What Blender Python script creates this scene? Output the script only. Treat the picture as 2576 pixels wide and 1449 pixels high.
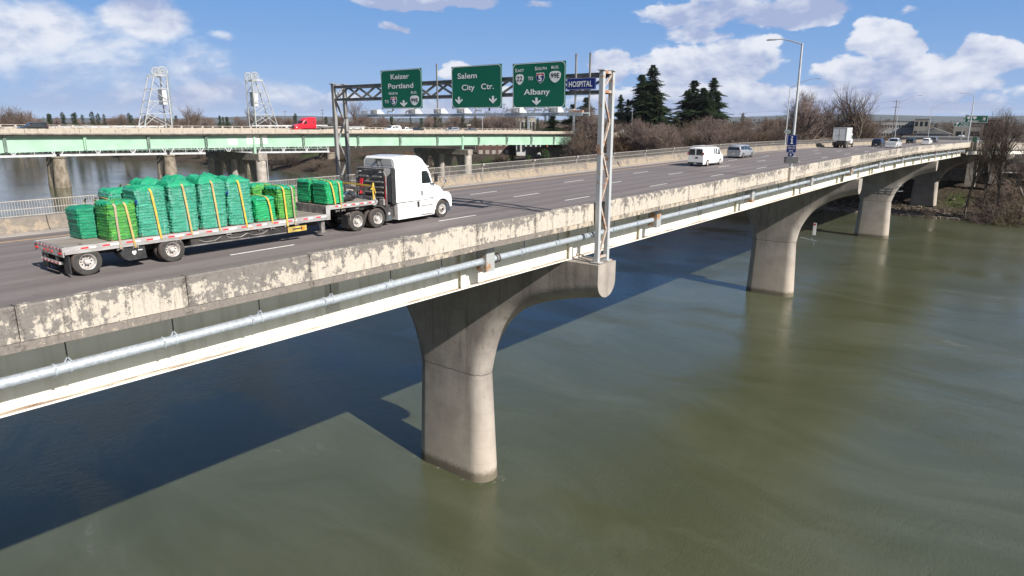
import bpy, math, random
from math import radians as R, sin, cos, pi, sqrt
from mathutils import Vector, Matrix
# ---------------------------------------------------------------- camera, world, sun
for o in list(bpy.data.objects): bpy.data.objects.remove(o)
SC = bpy.context.scene
COL = SC.collection
CAMZ = 5.44
cd = bpy.data.cameras.new('camera'); cam = bpy.data.objects.new('camera', cd); COL.objects.link(cam)
cd.sensor_width = 36; cd.lens = 24; cd.clip_end = 30000; cd.clip_start = 0.2
cam.location = (0, 0, CAMZ); cam.rotation_euler = (R(90 - 13.79), 0, R(39 - 90))
SC.camera = cam
SC.view_settings.view_transform = 'Standard'; SC.view_settings.look = 'None'
SC.view_settings.gamma = 1; SC.view_settings.exposure = 0.62
SUN_DIR = Vector((0.15, 1.0, -0.70)).normalized()
sl = bpy.data.lights.new('sun', 'SUN'); sl.energy = 5.0; sl.angle = R(0.5); sl.color = (1.0, 0.95, 0.88)
so = bpy.data.objects.new('sun', sl); COL.objects.link(so)
so.rotation_euler = SUN_DIR.to_track_quat('-Z', 'Y').to_euler(); so.location = (0, -50, 60)

def pxdir(x, y):            # bearing / elevation (radians) of a far point in the sky
    f = 1717.; p = R(13.79)
    r, u = (x - 1288) / f, -(y - 724.5) / f
    fw = cos(p) + u * sin(p); up = -sin(p) + u * cos(p)
    az = R(39) - math.atan2(r, fw)
    return az, math.atan2(up, sqrt(r * r + fw * fw))

class NT:
    """small node helper"""
    def __init__(s, nt): s.nt = nt; s.n = nt.nodes; s.l = nt.links
    def new(s, t, **k):
        n = s.n.new(t)
        for a, b in k.items(): setattr(n, a, b)
        return n
    def put(s, sock, v):
        if hasattr(v, 'is_output') or isinstance(v, bpy.types.NodeSocket): s.l.new(v, sock)
        else: sock.default_value = v
    def m(s, op, a, b=0.0, c=0.0, clamp=False):
        n = s.new('ShaderNodeMath', operation=op); n.use_clamp = clamp
        s.put(n.inputs[0], a); s.put(n.inputs[1], b)
        if len(n.inputs) > 2: s.put(n.inputs[2], c)
        return n.outputs[0]
    def noise(s, vec, scale, detail=6, rough=0.55, dist=0.0):
        n = s.new('ShaderNodeTexNoise'); s.put(n.inputs['Vector'], vec)
        n.inputs['Scale'].default_value = scale; n.inputs['Detail'].default_value = detail
        n.inputs['Roughness'].default_value = rough; n.inputs['Distortion'].default_value = dist
        return n.outputs['Fac']
    def ramp(s, f, lo, hi):
        n = s.new('ShaderNodeMapRange'); n.interpolation_type = 'SMOOTHSTEP'
        s.put(n.inputs[0], f); n.inputs[1].default_value = lo; n.inputs[2].default_value = hi
        return n.outputs[0]
    def mix(s, f, a, b):
        n = s.new('ShaderNodeMix', data_type='RGBA')
        s.put(n.inputs[0], f)
        for i, v in ((6, a), (7, b)):
            s.put(n.inputs[i], (*v, 1) if isinstance(v, (tuple, list)) and len(v) == 3 else v)
        return n.outputs[2]
    def xyz(s, vec):
        n = s.new('ShaderNodeSeparateXYZ'); s.put(n.inputs[0], vec); return n.outputs
    def comb(s, x, y, z):
        n = s.new('ShaderNodeCombineXYZ')
        for i, v in enumerate((x, y, z)): s.put(n.inputs[i], v)
        return n.outputs[0]
    def mapping(s, vec, scale=(1, 1, 1), loc=(0, 0, 0)):
        n = s.new('ShaderNodeMapping'); s.put(n.inputs[0], vec)
        n.inputs['Scale'].default_value = scale; n.inputs['Location'].default_value = loc
        return n.outputs[0]

W = bpy.data.worlds.new('World'); SC.world = W; W.use_nodes = True
w = NT(W.node_tree); w.n.clear()
sky = w.new('ShaderNodeTexSky', sky_type='NISHITA'); sky.sun_disc = False
sky.sun_elevation = R(34.6); sky.sun_rotation = R(184); sky.altitude = 50
sky.air_density = 1.0; sky.dust_density = 0.25; sky.ozone_density = 2.2
tc = w.new('ShaderNodeTexCoord'); dirv = tc.outputs['Generated']
X, Y, Z = w.xyz(dirv)
azn = w.m('ARCTAN2', Y, X); eln = w.m('ARCSINE', Z)
cv = w.comb(azn, w.m('MULTIPLY', eln, 1.7), 0.0)
def billow(v):
    a_ = w.noise(v, 7.5, 10, .57, .2); b_ = w.noise(v, 17.0, 5, .5)
    bb = w.m('SUBTRACT', 1.0, w.m('ABSOLUTE', w.m('MULTIPLY', w.m('SUBTRACT', b_, .5), 4.0)))
    return w.m('ADD', w.m('MULTIPLY', a_, .88), w.m('MULTIPLY', bb, .085))
n1 = billow(cv)
n2 = billow(w.mapping(cv, (1, 1, 1), (0.010, -0.030, 0)))
nbig = w.noise(cv, 2.2, 3, 0.5)
wx = w.m('MULTIPLY', w.m('SUBTRACT', w.noise(cv, 11.0, 7, .55), .5), .085); wy = w.m('MULTIPLY', w.m('SUBTRACT', w.noise(w.mapping(cv, (1, 1, 1), (3, 7, 0)), 11.0, 7, .55), .5), .055)
azw = w.m('ADD', azn, wx); elw = w.m('ADD', eln, wy)
#  x, y, rx, ry (photo-sized degrees), strength
CL = [(380, 45, 88, 46, 1.15), (1075, 0, 190, 32, 1.2), (60, 160, 340, 95, .74), (330, 245, 400, 46, .66), (40, 60, 200, 50, .7), (600, 235, 200, 40, .8), (480, 170, 200, 60, .45),
      (1155, 180, 60, 34, .9), (1530, 165, 62, 48, .9), (1850, 34, 240, 38, .9), (1790, 84, 110, 24, .7),
      (1690, 165, 110, 52, .9), (1850, 150, 110, 56, 1.0), (2230, 112, 70, 58, 1.2), (2240, 180, 150, 40, .95), (2500, 142, 62, 42, 1.1), (2400, 188, 105, 36, .85), (2120, 188, 80, 28, .9),
      (1000, 73, 42, 13, .8), (560, 95, 40, 16, .55), (565, 166, 30, 14, .55), (1450, 125, 36, 16, .55), (2030, 8, 90, 26, .75), (2350, 10, 80, 20, .6),
      (1950, 242, 560, 40, 1.0), (1000, 262, 1400, 34, .58), (2150, 270, 600, 26, .8), (740, 228, 60, 25, .5), (1340, 10, 60, 12, .5), (700, 270, 200, 20, .4), (2300, 240, 400, 25, .7)]
mask = None; accg = None; accd = None
for (x, y, rx, ry, st) in CL:
    a0, e0 = pxdir(x, y); ra, re = rx / 1769 * .95, ry / 1769
    dx = w.m('MULTIPLY', w.m('SUBTRACT', azw, a0), 1 / ra); dy = w.m('MULTIPLY', w.m('SUBTRACT', elw, e0), 1 / re)
    g = w.m('SUBTRACT', st, w.m('MULTIPLY', w.m('ADD', w.m('MULTIPLY', dx, dx), w.m('MULTIPLY', dy, dy)), st * .62))
    g = w.m('MAXIMUM', g, 0.0)
    mask = g if mask is None else w.m('MAXIMUM', mask, g)
    gd = w.m('MULTIPLY', g, dy); accg = g if accg is None else w.m('ADD', accg, g); accd = gd if accd is None else w.m('ADD', accd, gd)
topn = w.m('DIVIDE', accd, w.m('ADD', accg, .05))
# cloud elsewhere round the sky (behind the viewer too) so that the light is that of a half-clouded day
back = w.m('MULTIPLY', w.ramp(eln, 0.24, 0.5), w.m('MULTIPLY', w.ramp(nbig, .52, .66), .55))
mask = w.m('MAXIMUM', mask, back)
dens = w.m('ADD', mask, w.m('MULTIPLY', w.m('SUBTRACT', n1, .50), 2.5))
soft = w.ramp(azn, R(46), R(60))                     # soft layered cloud on the left, crisp heaps on the right
crisp = w.ramp(dens, .33, .58); blur = w.ramp(dens, .12, 1.0)
cov = w.m('MULTIPLY', w.m('ADD', w.m('MULTIPLY', soft, blur), w.m('MULTIPLY', w.m('SUBTRACT', 1.0, soft), crisp)), w.ramp(mask, .02, .25))
lit = w.m('ADD', w.m('ADD', w.m('MULTIPLY', w.m('SUBTRACT', n1, n2), 4.8), .56), w.m('MULTIPLY', topn, .62))          # tops bright, bases grey
thick = w.ramp(dens, .8, 1.5)
lit = w.m('SUBTRACT', w.m('SUBTRACT', lit, w.m('MULTIPLY', .58, w.ramp(eln, .105, .15))), w.m('MULTIPLY', w.m('SUBTRACT', 1.0, w.ramp(eln, .015, .06)), .35))
lit = w.m('MINIMUM', w.m('MAXIMUM', lit, 0.0), 1.0)
ccol = w.mix(lit, (4.6, 5.4, 8.0), (9.8, 10.1, 10.9))
blue = w.mix(w.ramp(eln, .30, .8), w.mix(w.ramp(eln, .0, .17), (3.2, 5.3, 9.5), (1.75, 4.1, 8.7)), (2.1, 3.2, 5.6))
skc = w.mix(.85, sky.outputs[0], blue)
fin = w.mix(w.m('MULTIPLY', cov, .94), skc, ccol)
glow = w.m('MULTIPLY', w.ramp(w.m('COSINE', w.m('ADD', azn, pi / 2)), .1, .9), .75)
fin = w.mix(glow, fin, (6.2, 6.0, 5.6))     # pale glare round the sun, added out of view to whiten the shade
away = w.m('SUBTRACT', 1.0, w.ramp(w.m('COSINE', w.m('SUBTRACT', azn, pi)), -.1, .6))      # unseen sky behind the viewer held dark to deepen the shade
dim = w.m('MULTIPLY', w.m('SUBTRACT', 1.0, w.m('MULTIPLY', w.ramp(eln, .30, .95), .50)), w.m('ADD', w.m('ADD', .42, w.m('MULTIPLY', away, .58)), w.m('MULTIPLY', w.ramp(w.m('COSINE', w.m('ADD', azn, pi / 2)), .2, .9), .8)))  # overhead darkened, sun side brightened, both out of view, to balance the shade
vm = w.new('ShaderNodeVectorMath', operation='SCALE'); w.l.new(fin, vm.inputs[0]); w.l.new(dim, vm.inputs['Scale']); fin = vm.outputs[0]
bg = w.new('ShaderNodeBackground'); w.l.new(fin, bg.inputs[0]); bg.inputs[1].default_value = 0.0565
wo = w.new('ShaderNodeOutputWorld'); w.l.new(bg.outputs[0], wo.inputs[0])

# ---------------------------------------------------------------- materials
MATS = {}
def base(name, rough=.6, metal=0.0, spec=.5, coat=0.0):
    m = bpy.data.materials.new(name); m.use_nodes = True; MATS[name] = m
    t = NT(m.node_tree); b = m.node_tree.nodes['Principled BSDF']
    b.inputs['Roughness'].default_value = rough; b.inputs['Metallic'].default_value = metal
    b.inputs['Specular IOR Level'].default_value = spec; b.inputs['Coat Weight'].default_value = coat
    return m, t, b
def bump(t, b, h, strength=.3, dist=.02):
    n = t.new('ShaderNodeBump'); n.inputs['Strength'].default_value = strength; n.inputs['Distance'].default_value = dist
    t.l.new(h, n.inputs['Height']); t.l.new(n.outputs[0], b.inputs['Normal'])
def mk(name, c1, c2=None, scale=3, rough=.6, metal=0, spec=.5, stretch=(1, 1, 1), lo=.35, hi=.65, bmp=0, coat=0, detail=6):
    m, t, b = base(name, rough, metal, spec, coat)
    if c2 is None: c2 = tuple(c * .82 for c in c1)
    v = t.mapping(t.new('ShaderNodeTexCoord').outputs['Object'], stretch)
    n = t.noise(v, scale, detail)
    t.l.new(t.mix(t.ramp(n, lo, hi), c1, c2), b.inputs['Base Color'])
    if bmp: bump(t, b, n, bmp)
    return m
def asphalt_mat():
    m, t, b = base('asphalt', .85, 0, .3)
    o = t.new('ShaderNodeTexCoord').outputs['Object']
    big = t.noise(t.mapping(o, (.05, .35, 1)), 2.0, 5)
    lane = t.noise(t.mapping(o, (.004, 1, 1)), .9, 3)
    fine = t.noise(o, 40, 3)
    c = t.mix(t.ramp(big, .3, .7), (.168, .146, .142), (.202, .177, .171))
    c = t.mix(t.m('MULTIPLY', t.ramp(lane, .45, .7), .5), c, (.13, .113, .115))
    c = t.mix(t.m('MULTIPLY', t.ramp(fine, .4, .75), .35), c, (.17, .155, .155))
    y = t.xyz(o)[1]
    tr = t.m('COSINE', t.m('MULTIPLY', t.m('SUBTRACT', y, 24.8), 2 * pi / 1.93))
    trn = t.m('MULTIPLY', t.ramp(t.m('ADD', tr, t.m('MULTIPLY', t.m('SUBTRACT', big, .5), 1.5)), -.2, 1.1), .62)
    c = t.mix(trn, c, (.130, .112, .112))
    patch = t.noise(t.mapping(o, (.03, .5, 1)), 1.7, 2, .3)
    c = t.mix(t.m('MULTIPLY', t.ramp(patch, .64, .66), .3), c, (.19, .17, .165))
    crack = t.m('ABSOLUTE', t.m('SUBTRACT', t.noise(t.mapping(o, (.25, 1, 1)), .5, 6, .6), .5))
    c = t.mix(t.m('MULTIPLY', t.m('SUBTRACT', 1.0, t.ramp(crack, .0015, .006)), .35), c, (.05, .045, .045))
    t.l.new(c, b.inputs['Base Color']); bump(t, b, fine, .25, .01)
    return m
def stained(name, pale, grey, dark, seed=0, cream=.5, zoff=0.0, axis_scale=1.0):
    """weathered concrete: pale lichen-cream patches over grey, dark streaks and specks"""
    m, t, b = base(name, .9, 0, .25)
    o = t.mapping(t.new('ShaderNodeTexCoord').outputs['Object'], (1, 1, 1), (seed * 7.3, 0, 0))
    x, y, z = t.xyz(o)
    n = t.noise(t.mapping(o, (1.0, 1, .95)), 3.0 * axis_scale, 15, .74, .15)
    n2 = t.noise(t.mapping(o, (1.0, 1, 1.2)), 9 * axis_scale, 10, .75, .4)
    st = t.noise(t.mapping(o, (9, 9, .8)), 1.0 * axis_scale, 8, .75)
    bigv = t.noise(t.mapping(o, (.35, 1, .6)), 1.0, 3)
    far = t.ramp(x, 15 + seed * 7.3, 30 + seed * 7.3)
    top = t.m('SUBTRACT', t.ramp(z, .30 + zoff, .88 + zoff), t.m('MULTIPLY', far, .72))
    k = t.m('SUBTRACT', n, t.m('MULTIPLY', top, .14))
    k = t.m('ADD', k, t.m('MULTIPLY', t.m('SUBTRACT', bigv, .5), .42))
    k = t.m('ADD', k, t.m('MULTIPLY', far, .012))
    k = t.m('ADD', k, t.m('MULTIPLY', t.m('SUBTRACT', n2, .5), .30))
    wn = t.new('ShaderNodeTexWhiteNoise', noise_dimensions='1D'); t.l.new(t.m('FLOOR', t.m('DIVIDE', t.m('SUBTRACT', x, 5.05 + seed * 7.3), 4.4)), wn.inputs['W'])
    k = t.m('ADD', k, t.m('MULTIPLY', t.m('SUBTRACT', wn.outputs['Value'], .5), .13))
    drip = t.noise(t.mapping(o, (3.2, 3.2, .35)), 1.0, 7, .7); k = t.m('ADD', k, t.m('MULTIPLY', t.m('SUBTRACT', drip, .5), .30))
    pal = t.mix(t.ramp(n2, .3, .7), pale, tuple(c * .80 for c in pale))
    gr = t.mix(t.ramp(n2, .3, .7), grey, tuple(c * .72 for c in grey))
    c = t.mix(t.m('MULTIPLY', t.ramp(k, .480 - .10 * cream, .545 - .10 * cream), .93), gr, pal)
    fj = t.m('ABSOLUTE', t.m('SUBTRACT', t.m('FRACT', t.m('ADD', t.m('DIVIDE', t.m('SUBTRACT', x, 5.05 + seed * 7.3), 4.4), .5)), .5))
    jz = t.m('MULTIPLY', t.m('SUBTRACT', 1.0, t.ramp(fj, .002, .05)), t.ramp(n2, .42, .6))
    c = t.mix(t.m('MULTIPLY', jz, .75), c, tuple(v * .7 for v in dark))
    c = t.mix(t.m('MULTIPLY', t.ramp(st, .50, .72), .62), c, dark)
    c = t.mix(t.m('MULTIPLY', t.ramp(t.noise(t.mapping(o, (1, 1, 1)), 3.3 * axis_scale, 10, .8), .565, .66), .75), c, dark)
    t.l.new(c, b.inputs['Base Color']); bump(t, b, n2, .6, .02)
    return m
def pier_mat():
    m, t, b = base('pier_concrete', .85, 0, .3)
    o = t.new('ShaderNodeTexCoord').outputs['Object']
    x, y, z = t.xyz(o)
    n = t.noise(o, .5, 8, .6)
    st = t.noise(t.mapping(o, (2.2, 2.2, .18)), 1.3, 7, .65)
    n2 = t.noise(o, 5, 6, .65)
    c = t.mix(t.ramp(n, .3, .7), (.25, .222, .20), (.36, .325, .29))
    up = t.ramp(z, -15, -8)
    c = t.mix(t.m('MULTIPLY', t.ramp(st, .5, .7), t.m('ADD', t.m('MULTIPLY', up, .45), .18)), c, (.16, .14, .125))
    c = t.mix(t.m('MULTIPLY', t.ramp(n2, .60, .75), .35), c, (.50, .46, .42))
    low = t.m('MULTIPLY', t.m('SUBTRACT', 1.0, t.ramp(z, -18.5, -11.5)), .55)
    c = t.mix(low, c, (.46, .395, .32))
    fb = t.m('FRACT', t.m('MULTIPLY', t.m('ADD', z, 30.0), .82)); c = t.mix(t.m('MULTIPLY', t.m('SUBTRACT', 1.0, t.ramp(fb, .0, .05)), .22), c, (.13, .115, .10))
    rn = t.noise(t.mapping(o, (3.0, 3.0, .10)), 1.0, 9, .8); c = t.mix(t.m('MULTIPLY', t.ramp(rn, .57, .68), .5), c, (.13, .115, .10))
    c = t.mix(t.m('MULTIPLY', t.m('SUBTRACT', 1.0, t.ramp(t.m('ADD', z, t.m('MULTIPLY', t.m('SUBTRACT', n2, .5), .8)), -18.75, -18.2)), .85), c, (.10, .085, .055))
    # pour joint, board-marked lines
    j = t.m('ABSOLUTE', t.m('ADD', z, t.m('ADD', 11.3, t.m('MULTIPLY', t.m('SUBTRACT', n2, .5), .25))))
    c = t.mix(t.m('MULTIPLY', t.m('SUBTRACT', 1.0, t.ramp(j, .015, .06)), .8), c, (.09, .08, .075))
    t.l.new(c, b.inputs['Base Color']); bump(t, b, n2, .35, .03)
    return m
def paint_mat(name, col, rust=(.22, .09, .045), amt=.5, zr=(0, 0), rough=.5, sc=2.0):
    m, t, b = base(name, rough)
    o = t.new('ShaderNodeTexCoord').outputs['Object']
    n = t.noise(t.mapping(o, (.8, 1, 1)), sc, 8, .7)
    d = t.noise(t.mapping(o, (1, 1, .2)), 3, 4)
    c = t.mix(t.m('MULTIPLY', t.ramp(d, .4, .7), .25), col, tuple(v * .7 for v in col))
    c = t.mix(t.ramp(n, .72 - amt * .3, .80 - amt * .3), c, rust)
    t.l.new(c, b.inputs['Base Color']); return m
def water_mat():
    m, t, b = base('river_water', .11, 0, .5)
    b.inputs['IOR'].default_value = 1.33
    o = t.new('ShaderNodeTexCoord').outputs['Object']
    warp = t.noise(o, .06, 3)
    ov = t.new('ShaderNodeVectorMath', operation='ADD'); t.l.new(o, ov.inputs[0])
    t.l.new(t.comb(t.m('MULTIPLY', warp, 9.0), t.m('MULTIPLY', warp, 14.0), 0.0), ov.inputs[1])
    cur = t.noise(t.mapping(ov.outputs[0], (1.3, .5, 1)), .09, 9, .62, .8)
    c = t.mix(t.ramp(cur, .3, .72), (.058, .064, .034), (.082, .090, .058))
    foam = t.noise(t.mapping(ov.outputs[0], (1.5, .5, 1)), .5, 9, .72, 1.2)
    c = t.mix(t.m('MULTIPLY', t.m('MULTIPLY', t.ramp(foam, .57, .76), t.ramp(cur, .48, .62)), .45), c, (.24, .25, .21))
    px_, py_, _ = t.xyz(o)
    yy = t.m('MAXIMUM', t.m('SUBTRACT', t.m('ABSOLUTE', t.m('SUBTRACT', py_, 31.8)), 2.6), 0.0)
    for xc in (33.0, 99.3, 163.5):
        d = t.m('SQRT', t.m('ADD', t.m('POWER', t.m('SUBTRACT', px_, xc), 2.0), t.m('POWER', yy, 2.0)))
        fr = t.m('MULTIPLY', t.m('SUBTRACT', 1.0, t.ramp(d, 1.0, 1.75)), t.ramp(t.noise(o, 1.7, 8, .75), .54, .70))
        c = t.mix(t.m('MULTIPLY', fr, .45), c, (.62, .62, .58))
    t.l.new(c, b.inputs['Base Color'])
    r1 = t.m('SUBTRACT', t.noise(t.mapping(ov.outputs[0], (1.0, 1.7, 1)), .9, 6, .6), .5)
    r2 = t.m('SUBTRACT', t.noise(t.mapping(o, (1.0, 1.6, 1)), 3.6, 5, .62, .3), .5)
    calm = t.m('ADD', .25, t.m('MULTIPLY', t.ramp(t.noise(t.mapping(ov.outputs[0], (1.2, .5, 1)), .07, 5, .6, .8), .35, .66), 1.0))
    r3 = t.m('SUBTRACT', t.noise(t.mapping(o, (1.0, 1.7, 1)), 11, 3, .6), .5)
    calm = t.m('MULTIPLY', calm, t.m('SUBTRACT', 1.0, t.m('MULTIPLY', t.ramp(py_, 55, 130), .72)))
    hgt = t.m('MULTIPLY', t.m('ADD', t.m('ADD', t.m('MULTIPLY', r1, .42), t.m('MULTIPLY', r2, .42)), t.m('MULTIPLY', r3, .16)), calm)
    bump(t, b, hgt, .60, .14)
    return m
def ground_mat():
    m, t, b = base('bank_ground', .95, 0, .15)
    o = t.new('ShaderNodeTexCoord').outputs['Object']
    n = t.noise(o, .12, 8, .65); n2 = t.noise(o, 1.4, 8, .7); g = t.noise(o, .045, 4)
    c = t.mix(t.ramp(n, .35, .65), (.030, .023, .017), (.060, .046, .034))
    c = t.mix(t.m('MULTIPLY', t.ramp(n2, .45, .7), .7), c, (.13, .10, .075))
    z = t.xyz(o)[2]
    c = t.mix(t.m('MULTIPLY', t.m('MULTIPLY', t.ramp(g, .56, .64), .7), t.ramp(z, -17.5, -14)), c, (.045, .070, .02))
    gx_, gy_, _ = t.xyz(o); gd_ = t.m('SQRT', t.m('ADD', t.m('POWER', t.m('MULTIPLY', t.m('SUBTRACT', gx_, 231), .6), 2.0), t.m('POWER', t.m('SUBTRACT', gy_, 24), 2.0)))
    c = t.mix(t.m('MULTIPLY', t.m('SUBTRACT', 1.0, t.ramp(gd_, 1.0, 4.5)), t.ramp(n2, .42, .62)), c, (.05, .10, .016))
    t.l.new(c, b.inputs['Base Color']); bump(t, b, n2, .8, .2); return m
def bag_mat(name, c1, c2, wrap_sheen=.5, rough=.34):
    m, t, b = base(name, rough, 0, .5)
    o = t.new('ShaderNodeTexCoord').outputs['Object']
    n = t.noise(t.mapping(o, (2.0, 2.0, 9.0)), 1.3, 7, .65, .6)
    f = t.noise(t.mapping(o, (1.2, 3.4, 7.0)), 3.2, 6, .6, 1.5)
    c = t.mix(t.ramp(n, .35, .68), c1, c2)
    if wrap_sheen: c = t.mix(t.m('MULTIPLY', t.ramp(f, .62, .72), wrap_sheen * .5), c, (.45, .62, .56))  # whitish film highlights mixed into the colour
    if wrap_sheen:
        vs = t.noise(t.mapping(o, (7, 7, .5)), 1.0, 5, .6); c = t.mix(t.m('MULTIPLY', t.ramp(vs, .50, .66), .38 * wrap_sheen), c, (.26, .44, .40))  # plastic sheen painted as pale upright streaks
        cr = t.noise(t.mapping(o, (1.5, 1.5, 5)), 2.0, 9, .8, 1.0); c = t.mix(t.m('MULTIPLY', t.ramp(cr, .60, .68), .5 * min(1, wrap_sheen)), c, (.55, .72, .70))  # crinkle highlights painted pale on the film
    t.l.new(c, b.inputs['Base Color']); bump(t, b, t.m('ADD', n, t.m('MULTIPLY', f, .9)), .9, .07); return m

asph = asphalt_mat(); WATER = water_mat(); GROUND = ground_mat(); PIER = pier_mat()
PARA = stained('parapet_concrete', (.52, .47, .40), (.20, .183, .17), (.065, .053, .045), cream=.30)
PARAF = stained('far_parapet_concrete', (.46, .405, .34), (.25, .22, .19), (.10, .085, .07), seed=3, cream=.6, zoff=3.2, axis_scale=.5)
BARR = stained('barrier_concrete', (.31, .255, .195), (.215, .19, .165), (.11, .095, .08), seed=5, cream=.3, axis_scale=.6)
CONC = mk('pale_concrete', (.42, .38, .34), (.28, .25, .22), 1.0, .9, bmp=.2)
CONCD = mk('old_concrete', (.30, .27, .235), (.17, .15, .13), .7, .9, bmp=.3, lo=.3, hi=.7)
MOSSY = mk('mossy_concrete', (.25, .215, .17), (.11, .09, .06), .8, .95, bmp=.3, lo=.32, hi=.72, stretch=(1, 1, .5), detail=10)
WALK = mk('walkway_concrete', (.36, .33, .30), (.28, .255, .23), 1.0, .9)
WHITEP = mk('white_girder_paint', (.79, .78, .68), (.62, .59, .49), 2.2, .5, lo=.42, hi=.80, stretch=(1.3, 1, .12), detail=9)
SPLICE = mk('splice_plate_paint', (.66, .65, .57), (.52, .49, .41), 2.0, .55)
def flange_mat():
    m, t, b = base('flange_paint', .6)
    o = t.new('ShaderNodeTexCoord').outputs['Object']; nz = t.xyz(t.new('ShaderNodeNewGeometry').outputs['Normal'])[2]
    y = t.xyz(o)[1]
    n = t.noise(t.mapping(o, (.35, 3, 1)), 1.4, 9, .7); n2 = t.noise(t.mapping(o, (.6, 2, 1)), .6, 5)
    c = t.mix(t.ramp(n, .40, .62), (.42, .34, .26), (.16, .07, .042)); c = t.mix(t.ramp(n2, .44, .56), (.60, .56, .47), c)
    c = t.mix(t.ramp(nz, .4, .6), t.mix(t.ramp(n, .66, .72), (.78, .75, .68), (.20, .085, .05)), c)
    t.l.new(c, b.inputs['Base Color']); return m
FLANGE = flange_mat()
GALV = mk('galvanised_steel', (.47, .52, .57), (.36, .40, .44), 9, .45, .35)
GALVD = mk('dull_galvanised_steel', (.30, .295, .285), (.19, .185, .18), 2.2, .55, .25, stretch=(1, 1, .4))
POSTW = paint_mat('rusting_grey_post', (.38, .40, .415), (.34, .16, .075), .52, sc=1.6)
BRACE = paint_mat('rusty_brace', (.42, .35, .30), (.34, .15, .07), .75, sc=1.4)
BOXRUST = paint_mat('rust_streaked_bracket', (.34, .35, .35), (.33, .155, .055), .62, sc=1.1)
GREENG = mk('pale_green_girder', (.33, .50, .385), (.27, .42, .32), .25, .5)
GREEND = mk('dark_steel_green', (.12, .18, .15), (.20, .25, .22), 1.0, .6)
WHITES = mk('white_truss_paint', (.52, .53, .54), (.40, .41, .42), .7, .5)
RAILM = mk('fence_steel', (.40, .37, .34), (.30, .275, .25), 3, .5, .2)
MARK = mk('road_paint_white', (.72, .72, .70), (.55, .54, .53), 6, .7)
MARKY = mk('road_paint_yellow', (.60, .36, .13), (.42, .27, .13), 3, .7)
CAB = mk('white_cab_paint', (.82, .82, .82), (.79, .79, .79), 1, .25, coat=.6)
CABD = mk('dusty_white_paint', (.76, .75, .74), (.50, .46, .43), 2.2, .4, stretch=(.7, 1, 1.4), lo=.45, hi=.8)
SEAM = mk('panel_seam', (.20, .20, .20), None, 1, .6)
BLACK = mk('black_plastic', (.02, .02, .022), (.035, .035, .037), 6, .5)
CHASS = mk('chassis_black', (.018, .017, .017), (.045, .04, .037), 3, .7)
RUB = mk('tyre_rubber', (.028, .027, .026), (.055, .05, .046), 8, .85)
TREADE = mk('dusty_tread', (.10, .078, .068), (.07, .056, .05), 5, .9)
RIM = mk('white_wheel', (.56, .54, .52), (.36, .33, .31), 6, .35, .1)
ALU = mk('brushed_aluminium', (.50, .49, .48), (.36, .345, .33), 4, .45, .4, stretch=(.3, 1, 1))
ALUD = mk('dirty_aluminium', (.26, .245, .235), (.13, .12, .115), 2.5, .55, .3)
HEADR = mk('dark_headache_rack', (.20, .19, .185), (.11, .105, .10), 3, .5, .4)
DECKM = mk('worn_deck', (.30, .265, .235), (.17, .148, .128), 2.5, .75, stretch=(.25, 3, 1), lo=.35, hi=.7)
GLASS = mk('dark_glass', (.012, .016, .018), (.02, .03, .035), 2, .06, 0, .8)
REDL = mk('red_lens', (.55, .02, .02), (.4, .015, .015), 4, .25)
ORL = mk('orange_lens', (.9, .25, .02), (.8, .2, .02), 4, .3)
TAPER = mk('red_tape', (.75, .03, .04), (.6, .03, .04), 4, .4)
TAPEW = mk('white_tape', (.85, .85, .85), (.7, .7, .7), 4, .4)
HEADL = mk('headlamp_glass', (.8, .82, .85), (.6, .62, .65), 4, .1)
WOOD = mk('pallet_wood', (.20, .12, .075), (.10, .06, .04), 4, .8)
TARP = mk('black_tarp', (.015, .015, .017), (.04, .04, .045), 6, .35, bmp=.5)
BLUES = mk('blue_strap', (.05, .18, .30), None, 4, .6)
YEL = mk('yellow_webbing', (.60, .41, .06), (.46, .31, .05), 5, .6)
TANY = mk('tan_yellow_webbing', (.48, .35, .13), (.33, .24, .10), 3, .65)
TANW = mk('faded_tan_webbing', (.36, .29, .21), (.27, .215, .155), 3, .7)
TEAL = bag_mat('teal_green_bags', (.030, .25, .155), (.060, .36, .25), 1.25, .24)
TEALD = bag_mat('dark_green_bags', (.008, .20, .105), (.012, .29, .15), .2)
LIME = bag_mat('lime_bags', (.095, .37, .05), (.022, .20, .05), .3)
KELLY = bag_mat('bright_green_bags', (.006, .30, .10), (.012, .40, .15), .2)
SHEET = bag_mat('green_top_sheet', (.008, .27, .13), (.014, .35, .18), .35, .35)
NAVY = mk('navy_wrap', (.01, .03, .14), (.015, .06, .26), 9, .3)
REDHOSE = mk('red_air_hose', (.5, .02, .04), None, 4, .4)
SGREEN = mk('sign_green', (0, .128, .072), (0, .118, .066), .8, .45)
SBLUE = mk('sign_blue', (.004, .022, .20), None, 1, .45)
SWHITE = mk('sign_white', (.80, .82, .82), (.74, .76, .76), 3, .45)
SRED = mk('shield_red', (.50, .03, .03), None, 1, .45)
SBACK = mk('sign_back', (.33, .32, .31), (.26, .25, .24), 2, .6, .3)
INK = mk('sign_black', (.01, .01, .01), None, 1, .5)
BARK = mk('bare_bark', (.19, .155, .13), (.10, .08, .065), 2, .9)
TWIG = mk('bare_twigs', (.135, .095, .072), (.08, .055, .042), .4, .9)
TWIGP = mk('mauve_twigs', (.20, .145, .125), (.13, .095, .085), .4, .9)
TWIGR = mk('rust_brown_twigs', (.17, .095, .048), (.10, .06, .035), .35, .9)
TWIGY = mk('olive_twigs', (.115, .09, .035), (.08, .06, .035), .35, .9)
NEEDLE = mk('conifer_needles', (.014, .028, .014), (.042, .064, .026), .25, .8, spec=.2)
NEEDLE2 = mk('mid_green_needles', (.022, .045, .016), (.045, .07, .022), .25, .8, spec=.2)
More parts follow.
